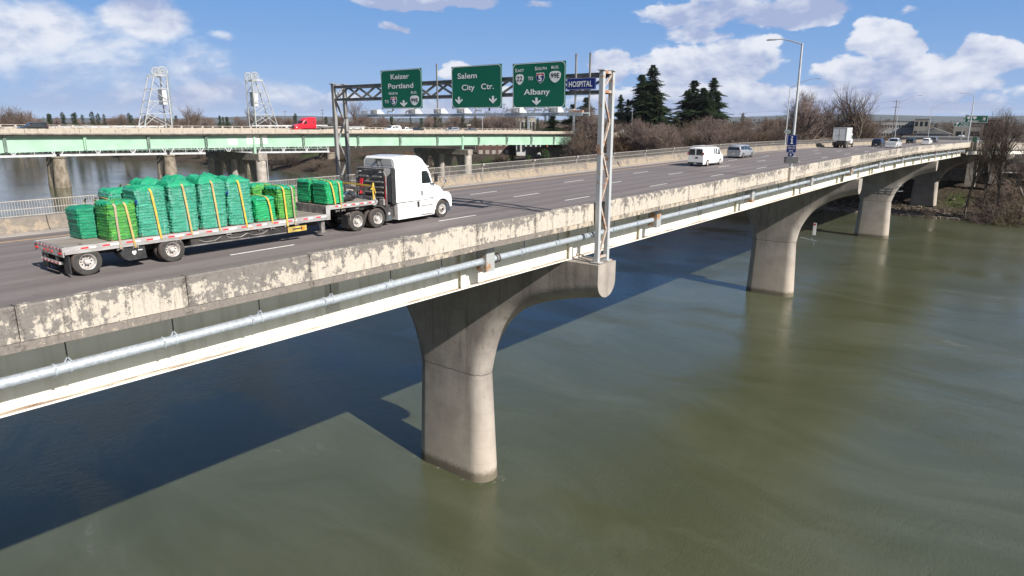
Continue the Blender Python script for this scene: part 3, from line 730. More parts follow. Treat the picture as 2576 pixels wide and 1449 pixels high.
# sign 1
o, W_, H_ = guide_sign(GX, 37.72, 33.74, 6.22, 8.74, 'green highway sign reading Keizer Portland, leftmost on the near gantry')
mw, mb_, mr, mi, mt = MB(), MB(), MB(), MB(), MB()
fx = lambda x: (x - 125) / 438.; fy = lambda y: (y - 122) / 408.
for s, a, b, y, c in (('Keizer', 237, 436, 220, 52), ('Portland', 205, 478, 317, 52), ('N', 210, 232, 382, 30), ('ORTH', 236, 306, 382, 24), ('BUS.', 452, 515, 377, 24), ('TO', 160, 204, 470, 33)):
    T(mw, o, W_, H_, s, fx(a), fx(b), fy(y), c / 408.)
shield_i(mb_, mr, mt, fx(261) * W_, (1 - fy(450)) * H_, 72 / 438 * W_, 100 / 408 * H_, -.014, 0, 0)
shield_o(mw, fx(487) * W_, (1 - fy(448)) * H_, 95 / 438 * W_, 105 / 408 * H_, -.012, 0, 0)
ma = MB(); arrow(ma, fx(369) * W_, (1 - fy(478)) * H_, 75 / 438 * W_, 70 / 408 * H_, -.012, 0, 0); S(o, ma, 'down_arrow', SWHITE)
T(mi, o, W_, H_, '99E', fx(449), fx(525), fy(466), 40 / 408., .015, -.02); T(mt, o, W_, H_, '5', fx(245), fx(279), fy(478), 52 / 408., .04, -.02)
T(mt, o, W_, H_, 'INTERSTATE', fx(236), fx(286), fy(420), 9 / 408., .02, -.02)
S(o, mw, 'white_lettering', SWHITE); S(o, mb_, 'shield_blue_field', SBLUE); S(o, mr, 'shield_red_band', SRED); S(o, mt, 'shield_edge_and_number', SWHITE); S(o, mi, 'route_number', INK)
# sign 2
o, W_, H_ = guide_sign(GX, 31.02, 26.95, 6.17, 8.68, 'green highway sign reading Salem City Ctr., middle of the near gantry')
fx = lambda x: (x - 865) / 545.; fy = lambda y: (y - 85) / 438.
m = MB()
for s, a, b, y, c in (('Salem', 935, 1150, 213, 56), ('City', 980, 1125, 333, 56), ('Ctr.', 1195, 1330, 330, 56)): T(m, o, W_, H_, s, fx(a), fx(b), fy(y), c / 438.)
S(o, m, 'white_lettering', SWHITE)
for cx_ in (945, 1320): m = MB(); arrow(m, fx(cx_) * W_, (1 - fy(440)) * H_, 80 / 545 * W_, 78 / 438 * H_, -.012, 0, 0); S(o, m, 'down_arrow', SWHITE)
# sign 3
o, W_, H_ = guide_sign(GX, 26.1, 22.38, 6.14, 8.62, 'green highway sign reading Albany with three route shields, on the near gantry')
fx = lambda x: (x - 1508) / 567.; fy = lambda y: (y - 54) / 470.
mw, mb_, mr, mi, mt = MB(), MB(), MB(), MB(), MB()
for s, a, b, y, c in (('E', 1540, 1558, 143, 36), ('AST', 1562, 1635, 142, 28), ('S', 1755, 1777, 134, 36), ('OUTH', 1781, 1880, 133, 28), ('BUS.', 1930, 2010, 127, 28), ('TO', 1680, 1736, 233, 36), ('Albany', 1635, 1920, 384, 58)):
    T(mw, o, W_, H_, s, fx(a), fx(b), fy(y), c / 470.)
shield_o(mw, fx(1587) * W_, (1 - fy(222)) * H_, 92 / 567 * W_, 114 / 470 * H_, -.012, 0, 0); shield_o(mw, fx(1970) * W_, (1 - fy(210)) * H_, 122 / 567 * W_, 121 / 470 * H_, -.012, 0, 0)
shield_i(mb_, mr, mt, fx(1813) * W_, (1 - fy(213)) * H_, 95 / 567 * W_, 118 / 470 * H_, -.014, 0, 0)
T(mi, o, W_, H_, '22', fx(1553), fx(1620), fy(238), 50 / 470., .01, -.02); T(mi, o, W_, H_, '99E', fx(1926), fx(2015), fy(222), 50 / 470., .01, -.02)
T(mt, o, W_, H_, '5', fx(1793), fx(1832), fy(246), 60 / 470., .04, -.02); T(mt, o, W_, H_, 'INTERSTATE', fx(1780), fx(1846), fy(175), 11 / 470., .02, -.02)
ma = MB(); arrow(ma, fx(1774) * W_, (1 - fy(457)) * H_, 92 / 567 * W_, 80 / 470 * H_, -.012, 0, 0); S(o, ma, 'down_arrow', SWHITE)
S(o, mw, 'white_lettering', SWHITE); S(o, mb_, 'shield_blue_field', SBLUE); S(o, mr, 'shield_red_band', SRED); S(o, mt, 'shield_edge_and_number', SWHITE); S(o, mi, 'route_number', INK)
# hospital sign
o, W_, H_ = guide_sign(GX, 22.28, 20.42, 7.06, 7.68, 'blue sign reading HOSPITAL beside the right gantry post', SBLUE, 'hospital_sign', 'sign', .06, .03, False)
m = MB(); T(m, o, W_, H_, 'HOSPITAL', .08, .89, .74, .46, .02); S(o, m, 'white_lettering', SWHITE)

# ---------------------------------------------------------------- sign gantry
G = empty('sign_gantry', (33.0, 31.8, -2.4), 0, 'tall lattice steel sign gantry spanning the near bridge and carrying the green signs', 'gantry')
def gpart(m, name, mat, sm=False):
    o = m.build(name, mat, G, sm); o.location = (-33.0, -31.8, 2.4); return o
XA, XB = 32.53, 33.52
for yv, zb, mt_ in ((20.15, -2.40, POSTW), (43.35, -2.2, GALVD)):
    for xx in (XA, XB):
        m = MB(); m.bbox(xx - .115, xx + .115, yv - .135, yv + .135, zb, 8.02, .012); m.box(xx - .19, xx + .19, yv - .21, yv + .21, 8.02, 8.07)
        if yv < 30: m.box(xx - .25, xx + .25, yv - .27, yv + .27, zb, zb + .05)
        gpart(m, 'gantry_post', mt_)
    m = MB(); z = 7.0; sgn = 1
    lev = frange(zb + .3, 6.85, 1.5)
    for a, b in zip(lev, lev[1:]):
        p, q = (XA + .14, XB - .14) if sgn > 0 else (XB - .14, XA + .14); m.bar((p, yv, a), (q, yv, b), .11, .11, (0, 1, 0)); sgn = -sgn
    for zz in (7.95, 6.95, zb + .3): m.bar((XA, yv, zz), (XB, yv, zz), .14, .12, (0, 1, 0))
    m.bar((XA, yv, 7.0), (XB, yv, 7.9), .08, .08, (0, 1, 0))
    gpart(m, 'post_bracing', BRACE if yv < 30 else GALVD)
for xx in (XA, XB):
    for zz, hh in ((7.82, .20), (6.93, .18)):
        m = MB(); m.ibeam((xx, 20.34, zz), (xx, 43.18, zz), .20, hh, .03); gpart(m, 'truss_chord', GALVD)
    m = MB(); ys_ = frange(20.5, 43.1, 1.5); s_ = 1
    for a, b in zip(ys_, ys_[1:]):
        p, q = (7.74, 7.0) if s_ > 0 else (7.0, 7.74); m.bar((xx, a, p), (xx, b, q), .12, .10, (1, 0, 0)); s_ = -s_
    gpart(m, 'truss_diagonals', GALVD)
m = MB(); s_ = 1
for a, b in zip(ys_, ys_[1:]):
    m.bar((XA, a, 7.82), (XB, a, 7.82), .06, .06)
    s_ = -s_
gpart(m, 'lateral_bracing', GALVD)
m = MB()
for yy in (32.4, 21.75, 20.85, 34.5, 36.7, 28, 30.2, 23.3, 25.3): m.bbox(GX + .055, GX + .12, yy - .05, yy + .05, 5.85 if yy in (32.4, 21.75, 20.85) else 6.0, 8.95 if yy in (32.4, 21.75, 20.85) else 8.6, .01)
gpart(m, 'sign_hanger', GALVD)
m = MB(); m.box(31.05, 31.75, 20.4, 39.0, 5.80, 5.84); m.bar((31.03, 20.4, 5.76), (31.03, 39, 5.76), .05, .16); m.bar((31.77, 20.4, 5.76), (31.77, 39, 5.76), .05, .16)
for yy in frange(20.9, 38.6, 1.9): m.bar((31.0, yy, 5.72), (32.6, yy, 5.72), .06, .08)
gpart(m, 'catwalk', GALV)
m = MB(); m.bbox(31.08, 31.2, 20.4, 21.3, 5.85, 5.97, .01); gpart(m, 'rusty_end_box', BRACE)
for yy in (36.9, 33.2, 30.9, 28.95, 24.75, 22.15):
    m = MB(); m.prism([(30.85, 5.86), (30.85, 6.12), (31.15, 6.16), (31.5, 5.90), (31.5, 5.86)], 'y', yy - .32, yy + .32); m.box(30.83, 30.849, yy - .14, yy + .14, 5.90, 6.08)
    gpart(m, 'sign_floodlight', WHITES)
for yy in (38.4, 35.8, 34.0, 28.0, 25.6, 23.6, 22.9, 21.5):
    m = MB(); m.bar((31.2, yy + .16, 5.86), (31.2, yy - .05, 6.12), .05, .09); m.bar((31.2, yy - .0, 6.02), (31.2, yy - .5, 6.0), .06, .08); gpart(m, 'folding_support', WHITES)
m = MB(); m.path([(XA, 43.0, 7.6), (XA, 42.6, 7.1), (XA, 42.4, 6.9)], .02, 5); gpart(m, 'cable', BLACK)

# ---------------------------------------------------------------- street lamps
def lamp(x, y, z0, ztop, arm_dx, arm_dy, label, group=None, rise=.7, pr=.11, name='street_lamp', double=False):
    o = empty(name, (x, y, z0), 0, label, 'street lamp', group); H_ = ztop - z0
    m = MB(); m.path([(0, 0, 0), (0, 0, H_ * .5), (0, 0, H_)], [pr, pr * .82, pr * .6], 12); m.tube((0, 0, 0), (0, 0, .06), pr * 1.9, n=12); m.build('pole', LAMPP, o, True)
    for sg in ((1, -1) if double else (1,)):
        m = MB(); pts = []
        for k in range(9):
            t = k / 8; pts.append((arm_dx * t * sg, arm_dy * t * sg, H_ - .08 + rise * sin(t * pi / 2)))
        m.path(pts, [pr * .42 * (1 - .3 * i / 8) for i in range(9)], 8); m.build('arm', LAMPP, o, True)
        L_ = sqrt(arm_dx ** 2 + arm_dy ** 2); ux, uy = arm_dx / L_ * sg, arm_dy / L_ * sg; c = Vector((arm_dx * sg, arm_dy * sg, H_ - .1 + rise))
        m = MB(); m.loft([[(c.x + ux * a - uy * b * w2, c.y + uy * a + ux * b * w2, c.z + zz) for b, zz in ((-1, 0), (-.7, .07 * hs), (.7, .07 * hs), (1, 0), (.6, -.06), (-.6, -.06))] for a, w2, hs in ((-.1, .08, .6), (.15, .16, 1), (.6, .15, .9), (.8, .06, .5))])
        m.build('lamp_head', LAMPP, o, True)
    return o
lamp(66.6, 20.45, .93 + zp(66.6), 12.15, -.3, 2.3, 'tall steel street lamp standing on the parapet above the blue visitor info sign', None, .55, .14)
lamp(131, 41.6, .2 + zp(131), 11.2, .6, -4.2, 'steel street lamp on far footway, partly behind the tall parapet lamp', None, 1.5)
lamp(229, 41.6, -1.2, 10.2, .6, -4.8, 'long-armed steel street lamp on far footway, left of two at bridge end', None, 2.2)
lamp(287, 41.6, -2.0, 9.5, .6, -4.6, 'long-armed steel street lamp on far footway, right of two at bridge end', None, 2.0)
lamp(203.3, 20.9, .3, 11.2, -.5, 2.4, 'steel street lamp at the end of the near parapet', None, .8, .15)
# visitor info sign set on the lamp
zb_ = zp(66.6) + 1.53
def small_sign(x, yl, yr, z0, z1, name, label, col, r=.06, b=.03):
    return guide_sign(x, yl, yr, z0, z1, label, col, name, 'sign', r, b, False)
o, W_, H_ = small_sign(66.25, 20.86, 20.02, zb_ + 1.35, zb_ + 2.32, 'information_sign', 'blue sign with a white letter i on the parapet lamp', SBLUE)
m = MB(); m.prism([(-W_ / 2 + .13, .16), (-W_ / 2 + .13, .24), (-W_ / 2 + .06, .24), (-W_ / 2 + .06, .55), (-W_ / 2 + .13, .55), (-W_ / 2 + .13, .63), (-W_ / 2 - .06, .63), (-W_ / 2 - .06, .24), (-W_ / 2 - .13, .24), (-W_ / 2 - .13, .16)], 'x', -.02, -.01)
m.disc((-.02, -W_ / 2, .77), .085, 'x', .01, 14); S(o, m, 'white_letter', SWHITE)
o, W_, H_ = small_sign(66.25, 20.86, 20.02, zb_ + .72, zb_ + 1.32, 'visitor_sign', 'blue sign reading VISITOR INFO under the letter i sign', SBLUE, .05, .025)
m = MB(); T(m, o, W_, H_, 'VISITOR', .1, .9, .43, .24, .02); T(m, o, W_, H_, 'INFO', .28, .74, .85, .24, .02); S(o, m, 'white_lettering', SWHITE)
o, W_, H_ = small_sign(66.25, 20.68, 20.2, zb_ + .36, zb_ + .69, 'arrow_sign', 'small blue sign with upward arrow under the VISITOR INFO sign', SBLUE, .04, .02)
m = MB(); arrow(m, W_ / 2, H_ / 2, .2, .24, -.012, 0, 0, 0); S(o, m, 'white_arrow', SWHITE)
o = empty('blank_plate', (66.4, 21.05, zb_ - .28), 0, 'blank grey metal sign plate low on the parapet lamp', 'sign'); MB().prism([(-a, b) for a, b in rrect(1.3, .6, .06)], 'x', 0, .03).build('plate', SBACK, o)
MB().bar((.05, -.62, .05), (.05, -.62, .55), .05, .05).build('mounting_bar', GALVD, o)

# ---------------------------------------------------------------- wheels
def wheel(parent, x, y, z, r, w_, side=-1, dual=False, name='wheel', spin=0., deep=True, bolts=10):
    """side -1: the outer face looks to -y"""
    o = empty(name, (x, y, z)); o.parent = parent
    def ring(rad, yy, n=36): return [(rad * cos(2 * pi * k / n), yy, rad * sin(2 * pi * k / n)) for k in range(n)]
    tyres = [(0, w_)] + ([(w_ + .08, 2 * w_ + .08)] if dual else [])
    ty = None
    for a, b in tyres:
        s = -side
        m = MB(); ir = r * .56
        pr = [(ir, a + .015), (r * .80, a), (r * .93, a + .012), (r * .99, a + .05), (r, a + w_ * .5), (r * .99, b - .05), (r * .93, b - .012), (r * .80, b), (ir, b - .015)]
        rr_ = [ring(q, yy * s) for q, yy in pr]
        if s < 0: rr_ = rr_[::-1]
        m.loft(rr_, cap=False)
        t_ = m.build('tyre', [RUB, TREADE], o, True)
        for i, p in enumerate(t_.data.polygons):
            c = p.center; q = sqrt(c.x ** 2 + c.z ** 2)
            if q > r * .93: p.material_index = 1
    m = MB(); s = -side; dp = .15 if (dual and deep) else .03
    ir = r * .565
    pr = [(ir * 1.02, -.004), (ir * .94, .012), (ir * .86, dp * .7), (ir * .78, dp + .02), (ir * .38, dp + .035), (ir * .34, dp - .03), (ir * .30, dp - .06 if not dual else dp - .12), (.001, dp - .065 if not dual else dp - .125)]
    rr_ = [ring(q, yy * s) for q, yy in pr]
    if s > 0: rr_ = rr_[::-1]
    m.loft(rr_, cap=False); m.build('rim', RIM, o, True)
    m = MB()
    for k in range(bolts):
        a = 2 * pi * k / bolts + spin; c = (ir * .60 * cos(a), (dp + .018) * s, ir * .60 * sin(a)); m.disc(c, ir * .085, 'y', .02 * side, 10)
    m.disc((0, (dp - .05) * s, 0), ir * .27, 'y', .06 * side, 14, ir * .2)
    m.build('hub_and_holes', CHASS, o)
    return o

# ---------------------------------------------------------------- flatbed trailer
TA = math.atan(.022)
def tloc(x, y=0, z=0):       # truck-local to world
    u = 8.4 + x * cos(TA) - y * sin(TA); v = 27.0 + x * sin(TA) + y * cos(TA); return (u, v, zp(u) + z)
GR = .003                    # road slope under the truck
def troot(name, x, label, cat, y=0, z=0, group=None):
    u, v, _ = tloc(x, y); o = empty(name, (u, v, zp(u) + z), TA, label, cat, group); return o
TR = troot('flatbed_trailer', 0, 'long aluminium step-deck flatbed trailer loaded with green wrapped pallets', 'trailer')
DZ, UZ = 1.10, 1.50
m = MB()
for k in range(9): m.box(.06, 11.25, .09 + k * .27, .09 + k * .27 + .262, DZ - .06, DZ - (.004 if k % 2 else 0))
m.build('lower_deck', DECKM, TR)
m = MB()
for k in range(9): m.box(11.27, 14.4, .09 + k * .27, .09 + k * .27 + .262, UZ - .06, UZ - (.004 if k % 2 else 0))
m.build('upper_deck', DECKM, TR)
for yy, s_ in ((0, -1), (2.52, 1)):
    m = MB(); m.bbox(.0, 11.25, yy, yy + .08, DZ - .15, DZ + .012, .008); m.box(0.02, 11.2, yy + .01, yy + .07, DZ - .25, DZ - .15)
    m.bbox(11.26, 14.45, yy, yy + .08, UZ - .13, UZ + .012, .008); m.box(11.3, 14.4, yy + .01, yy + .07, UZ - .2, UZ - .13)
    m.build('side_rail', ALU, TR)
m = MB(); m.box(11.25, 11.27, .08, 2.52, DZ, UZ - .001); m.build('step_riser', ALUD, TR)
m = MB(); m.prism([(11.20, DZ - .26), (11.42, DZ - .26), (11.44, UZ - .2), (11.62, UZ - .14), (11.62, UZ + .005), (11.20, UZ + .005)], 'y', -.012, 0.0); m.build('corner_gusset', ALU, TR)
m = MB(); x = .55; red = True; i = 0
mt = MB()
while x < 11.1:
    mt = MB(); mt.m = 0; mt.box(x, x + .26, -.006, -.001, DZ - .11, DZ - .055); mt.m = 1; mt.box(x + .26, x + .50, -.006, -.001, DZ - .11, DZ - .055)
    if i % 3 == 1: mt.box(x + .50, x + .62, -.006, -.001, DZ - .11, DZ - .055)
    mt.build('reflective_tape', [TAPER, TAPEW], TR); x += .72 + (.12 if i % 2 else 0); i += 1
x = 11.75
while x < 14.2: mt = MB(); mt.m = 0; mt.box(x, x + .2, -.006, -.001, UZ - .10, UZ - .045); mt.m = 1; mt.box(x + .2, x + .38, -.006, -.001, UZ - .10, UZ - .045); mt.build('reflective_tape', [TAPER, TAPEW], TR); x += .52
m = MB(); m.bbox(-.05, .0, 0.0, 2.6, .78, DZ + .01, .006); m.build('rear_panel', ALU, TR)
mt = MB()
for k in range(8): mt.m = 0; mt.box(-.057, -.051, .12 + k * .31, .12 + k * .31 + .13, DZ - .07, DZ - .025); mt.m = 1; mt.box(-.057, -.051, .25 + k * .31, .25 + k * .31 + .12, DZ - .07, DZ - .025)
mt.build('rear_tape', [TAPER, TAPEW], TR)
for yy in (.14, .30, .95, 1.30, 1.65, 2.30, 2.46):
    m = MB(); m.disc((-.052, yy, .90), .052, 'x', -.03, 14, .04); m.build('tail_light', REDL, TR)
m = MB(); m.box(-.058, -.052, 1.75, 2.0, .84, .93); m.build('number_plate', LABL, TR)
for yy in (.16, 2.44):
    m = MB(); m.disc((-.052, yy, 1.0), .06, 'x', -.015, 12); m.build('corner_rubber', BLACK, TR)
m = MB(); m.bbox(-.05, .08, .45, 2.15, .46, .56, .008); m.build('underride_bar', ALU, TR)
for yy in (.75, 1.85):
    m = MB(); m.box(-.02, .06, yy - .05, yy + .05, .56, .78); m.build('bar_bracket', ALUD, TR)
mt = MB()
for k in range(5): mt.m = 0; mt.box(-.056, -.051, .5 + k * .33, .5 + k * .33 + .15, .485, .54); mt.m = 1; mt.box(-.056, -.051, .65 + k * .33, .65 + k * .33 + .14, .485, .54)
mt.build('bar_tape', [TAPER, TAPEW], TR)
for yy in (.72, 1.78):
    m = MB(); m.prism([(.3, .52), (.3, DZ - .26), (11.2, DZ - .26), (11.2, .55), (9.2, .45), (4.2, .45), (1.5, .62)], 'y', yy, yy + .10); m.build('frame_beam', CHASS, TR)
m = MB()
for k in range(18): m.box(.5 + k * .6, .58 + k * .6, .09, 2.51, DZ - .20, DZ - .065)
m.build('cross_members', CHASS, TR)
m = MB(); m.prism([(11.4, 1.05), (11.4, UZ - .2), (14.4, UZ - .2), (14.4, 1.28), (12.2, 1.2)], 'y', .75, 1.85); m.build('gooseneck', CHASS, TR)
for yy, nm in ((.02, 0), (2.52, 1)):
    m = MB(); m.prism([(.12, .12), (.12, .78), (.16, .78), (.16, .12)], 'y', yy, yy + .52 if nm == 0 else yy - .5); m.build('mudflap', BLACK, TR)
for xx in (.72, 3.80):
    for yy, sd in ((0.02, -1), (2.58, 1)):
        wheel(TR, xx, yy, .50, .505, .27, sd, True, deep=True)
    m = MB(); m.tube((xx, .5, .5), (xx, 2.1, .5), .07); m.build('axle', CHASS, TR)
    m = MB()
    pr = [(xx + .60 * cos(R(a)), .50 + .60 * sin(R(a))) for a in range(40, 141, 10)]; pi2 = [(xx + .57 * cos(R(a)), .50 + .57 * sin(R(a))) for a in range(140, 39, -10)]
    m.prism(pr + pi2, 'y', .03, .62); m.build('fender', BLACK, TR)
m = MB(); m.prism([(1.95, .42), (1.85, .60), (1.98, .80), (2.75, .80), (2.80, .33), (2.15, .31)], 'y', .04, .55); tb = m.build('tool_box', BLACK, TR)
m = MB(); m.prism([(2.28, .66), (2.42, .66), (2.42, .57), (2.35, .50), (2.28, .57)], 'y', .032, .038); m.box(2.5, 2.66, .032, .038, .66, .69); m.build('box_emblem', TAPEW, tb)
m = MB(); m.bar((4.1, .10, .52), (9.4, .10, .50), .03, .05); m.build('lower_rail', ALUD, TR)
m = MB(); m.box(4.6, 9.2, .12, .68, .55, .80); m.build('tyre_rack', CHASS, TR)
for xx in (5.4, 6.6, 7.6): 
    m = MB(); m.path([(xx - .5, .11, .72), (xx - .2, .11, .60), (xx + .2, .11, .60), (xx + .5, .11, .72)], .022, 5); m.build('hanging_chain', ALUD, TR)
for xx in (1.86, 2.42, 4.05, 6.2, 7.7, 8.3, 9.02, 9.55, 11.9, 12.25, 13.1):
    z0 = (UZ if xx > 11.3 else DZ) - .27
    m = MB(); m.tube((xx - .08, .05, z0 - .04), (xx + .08, .05, z0 - .04), .028, n=8)
    for q in (-.09, .09): m.box(xx + q - .012, xx + q + .012, .0, .1, z0 - .09, z0 + .02)
    m.build('strap_winch', ALUD, TR)
m = MB(); m.bbox(11.02, 11.22, .18, .34, .30, DZ - .26, .01); m.box(10.95, 11.29, .12, .40, .24, .30); m.build('landing_gear', ALUD, TR)
ob = MB(); ob.prism([(9.05, .50), (10.05, .50), (10.05, .74), (9.05, .74)], 'y', -.01, .01); obo = ob.build('yellow_banner_board', mk('dull_yellow_board', (.55, .40, .10), (.30, .22, .06), 2, .7), TR)
m = MB(); m.disc((9.86, -.012, .62), .075, 'y', -.02, 16); m.build('orange_lamp', ORL, obo)
m = MB(); m.prism([(9.30, .60), (9.75, .60), (9.75, .54), (9.98, .63), (9.75, .71), (9.75, .66), (9.30, .66)], 'y', -.016, -.0105); m.build('black_arrow', BLACK, obo)
for xx in (7.2, 9.0, 4.1): m = MB(); m.box(xx, xx + .1, -.02, 0, DZ - .19, DZ - .155); m.build('side_marker', ORL, TR)
# front bulkhead
m = MB(); m.box(14.3, 14.38, .1, 2.5, UZ, UZ + .12); m.box(14.3, 14.38, .1, 2.5, UZ + .45, UZ + .60)
for yy in (.1, .9, 1.6, 2.4): m.box(14.3, 14.38, yy, yy + .1, UZ + .12, UZ + .45)
m.build('front_bulkhead', ALUD, TR)
m = MB(); m.bbox(14.15, 14.33, .0, .16, UZ - .25, UZ + .12, .01); m.build('corner_post', ALU, TR)

# ---------------------------------------------------------------- pallets of bagged goods
PG = 'green wrapped pallets of bagged goods on the flatbed trailer'
def pallet(xc, yc, lx, ly, h_, mat, label, seed=0, layers=12, peak=0., zdeck=DZ, hood=None, knot=False, bulge=.024, ragged=0):
    rr = random.Random(seed); o = troot('wrapped_pallet', xc, label, 'pallet', yc, zdeck + .002, PG)
    # wooden pallet
    w_ = MB()
    for k in range(5): w_.box(-lx * .46 + k * lx * .21, -lx * .46 + k * lx * .21 + .09, -ly * .46, ly * .46, .09, .115)
    for k in (-.42, 0, .38): w_.box(-lx * .46, lx * .46, ly * k - .03, ly * k + .06, .0, .09)
    w_.build('wooden_pallet', WOOD, o)
    NT_, NZ = 72, layers * 5; ph = [rr.uniform(0, 6.3) for _ in range(12)]
    z0 = .02; rings = []; hb = h_ - z0
    def crease(t, z): return .012 * sin(5 * t + 7 * z + ph[0]) + .010 * sin(11 * t - 9 * z + ph[1]) + .007 * sin(23 * t + 15 * z + ph[2])
    for i in range(NZ + 1):
        q = i / NZ; z = z0 + hb * q; lay = q * layers; ring = []
        prof = abs(sin(pi * lay)) ** .5                       # bag layers
        tw = .018 * sin(int(lay) * 2.4 + ph[3])
        shr = 1 - .02 * (1 - q) - (.045 * max(0, (q - .93) / .07) ** 2)
        for k in range(NT_):
            a = 2 * pi * k / NT_; c_, s_ = cos(a), sin(a); e = .22
            bx = abs(c_) ** e * (1 if c_ > 0 else -1); by = abs(s_) ** e * (1 if s_ > 0 else -1)
            # side faces (y) show bag ends, the x faces are pulled smooth by the film
            sideface = max(0, abs(by) - .9) * 10 if abs(by) > abs(bx) * .98 else .35
            corner = (abs(bx) * abs(by)) ** 4
            inw = bulge * (1 - prof) * (.30 + .45 * sideface + 1.3 * corner) + .012 * sin(bx * 9 + int(lay) * 3.1 + ph[6]) * sideface * prof
            seam_y = .015 * (1 - abs(sin(bx * 4.7))) * sideface
            lx_ = .05 * sin(ph[9]) * q; ly_ = .03 * sin(ph[10]) * q; X_ = lx_ + bx * (lx / 2 * shr - inw) + tw * .5 + crease(a, z) * .8
            Y_ = ly_ + by * (ly / 2 * shr - inw - seam_y) + tw * .3 + crease(a + 2, z * 1.3) * .8
            zz = z + .022 * sin(3 * a + ph[4]) * q + (.03 * sin(bx * 5 + ph[5]) * (1 if abs(bx) > abs(by) else .3)) * (.3 + q * .4)
            ring.append((X_, Y_, zz))
        rings.append(ring)
    cr = rings[-1]
    for s_, dz in ((.86, .035), (.6, .055), (.3, .06), (.02, .065)):
        rings.append([(x * s_, y * s_, h_ + dz + .02 * sin(9 * x + ph[6]) * s_ + .02 * sin(8 * y + ph[7])) for x, y, z in cr])
    m = MB(); m.loft(rings, cap=False); m.build('bag_stack', mat, o, 'all')
    if hood or peak:
        # loose plastic cover rising to a ridge
        m = MB(); NX, NY = 22, 22; pk = [(rr.uniform(-.25, .25), rr.uniform(-.5, -.1), .95), (rr.uniform(-.7, -.4), rr.uniform(.2, .6), .75), (rr.uniform(.4, .7), rr.uniform(.0, .6), .7)]
        for i in range(NX + 1):
            for j in range(NY + 1):
                jig = .008 * (rr.random() - .5)
                fx_, fy_ = i / NX * 2 - 1, j / NY * 2 - 1
                edge = max(abs(fx_), abs(fy_)); hgt = 0
                for px_, py_, w2 in pk:
                    r_ = abs(fx_ - px_ - .25 * (fy_ - py_)) * 1.0 + abs(fy_ - py_) * .5
                    hgt = max(hgt, w2 * max(0, 1 - r_))
                zz = h_ + .05 + jig + .014 * abs(sin(5 * fx_ + 4 * fy_ + ph[10])) + peak * hgt * (1 - edge ** 8) + .018 * sin(9 * fx_ + 6 * fy_ + ph[8]) + .012 * sin(17 * fy_ + ph[9]) - (.12 + ragged * .05 * sin(9 * fx_ + 13 * fy_)) * edge ** 14
                sc = .97 + .045 * edge
                rc = 1 - .10 * (abs(fx_) * abs(fy_)) ** 4
                m.v.append((fx_ * lx / 2 * sc * rc, fy_ * ly / 2 * sc * rc, zz))
        for i in range(NX):
            for j in range(NY): m.f.append((i * (NY + 1) + j, (i + 1) * (NY + 1) + j, (i + 1) * (NY + 1) + j + 1, i * (NY + 1) + j + 1)); m.mi.append(0)
        m.build('top_sheet', SHEET, o)
    if knot:
        m = MB(); m.path([(-lx / 2 - .0, -ly / 2 - .01, h_ * .80), (-lx / 2 - .05, -ly / 2 - .05, h_ * .76), (-lx / 2 - .03, -ly / 2 - .03, h_ * .70)], [.02, .06, .015], 8)
        m.build('wrap_knot', NAVY, o)
    return o
ny, fy = .64, 1.96
pallet(2.12, ny, 1.04, 1.16, 1.38, LIME, 'short lime pallet at the rear of the near row', 1, 13, .0, hood=True, ragged=1)
pallet(3.26, ny, 1.16, 1.16, 1.80, TEAL, 'tall teal pallet just ahead of the short lime rear pallet', 2, 16, .10, hood=True, knot=True)
pallet(4.46, ny, 1.14, 1.16, 1.86, TEAL, 'tall teal pallet, second of four tall ones in the near row', 3, 15, .22, hood=True)
pallet(5.70, ny, 1.16, 1.16, 1.90, TEAL, 'tall teal pallet, third of four tall ones in the near row, with the highest peak', 4, 15, .33, hood=True)
pallet(6.92, ny, 1.14, 1.16, 1.84, TEAL, 'tall teal pallet, fourth of four tall ones in the near row', 5, 15, .24, hood=True, knot=True)
pallet(8.12, ny, 1.0, 1.16, 1.00, KELLY, 'low bright green pallet ahead of the tall teal ones', 6, 10, .0, hood=True)
pallet(9.20, ny, .98, 1.16, 1.40, LIME, 'lime pallet standing before the deck step, near row', 7, 12, .0, hood=True, ragged=1)
pallet(11.88, ny, 1.06, 1.16, 1.02, KELLY, 'near bright green pallet on the raised front deck', 8, 12, .0, UZ, hood=True)
pallet(1.62, fy, 1.0, 1.16, 1.14, TEALD, 'short dark green pallet at the rear of the far row', 11, 10, .0)
pallet(2.85, fy, 1.08, 1.16, 1.66, TEAL, 'teal pallet behind the short lime rear pallet, far row', 12, 14, .06, hood=True, knot=True)
pallet(4.02, fy, 1.1, 1.16, 1.86, TEAL, 'tall teal pallet, second from the rear in the far row', 13, 14, .22, hood=True, ragged=1)
pallet(5.22, fy, 1.12, 1.16, 1.88, TEAL, 'tall teal pallet, third from the rear in the far row', 14, 14, .26, hood=True, ragged=1)
pallet(6.42, fy, 1.12, 1.16, 1.88, TEAL, 'tall teal pallet, fourth from the rear in the far row', 15, 14, .22, hood=True, ragged=1)
pallet(7.64, fy, 1.08, 1.16, 1.5, KELLY, 'bright green pallet in the far row behind the low green one', 16, 13, .0, hood=True)
pallet(8.84, fy, 1.06, 1.16, 1.44, LIME, 'lime pallet in the far row before the deck step', 17, 12, .0, hood=True)
pallet(11.88, fy, 1.06, 1.16, 1.04, KELLY, 'far bright green pallet on the raised front deck', 18, 12, .0, UZ, hood=True)
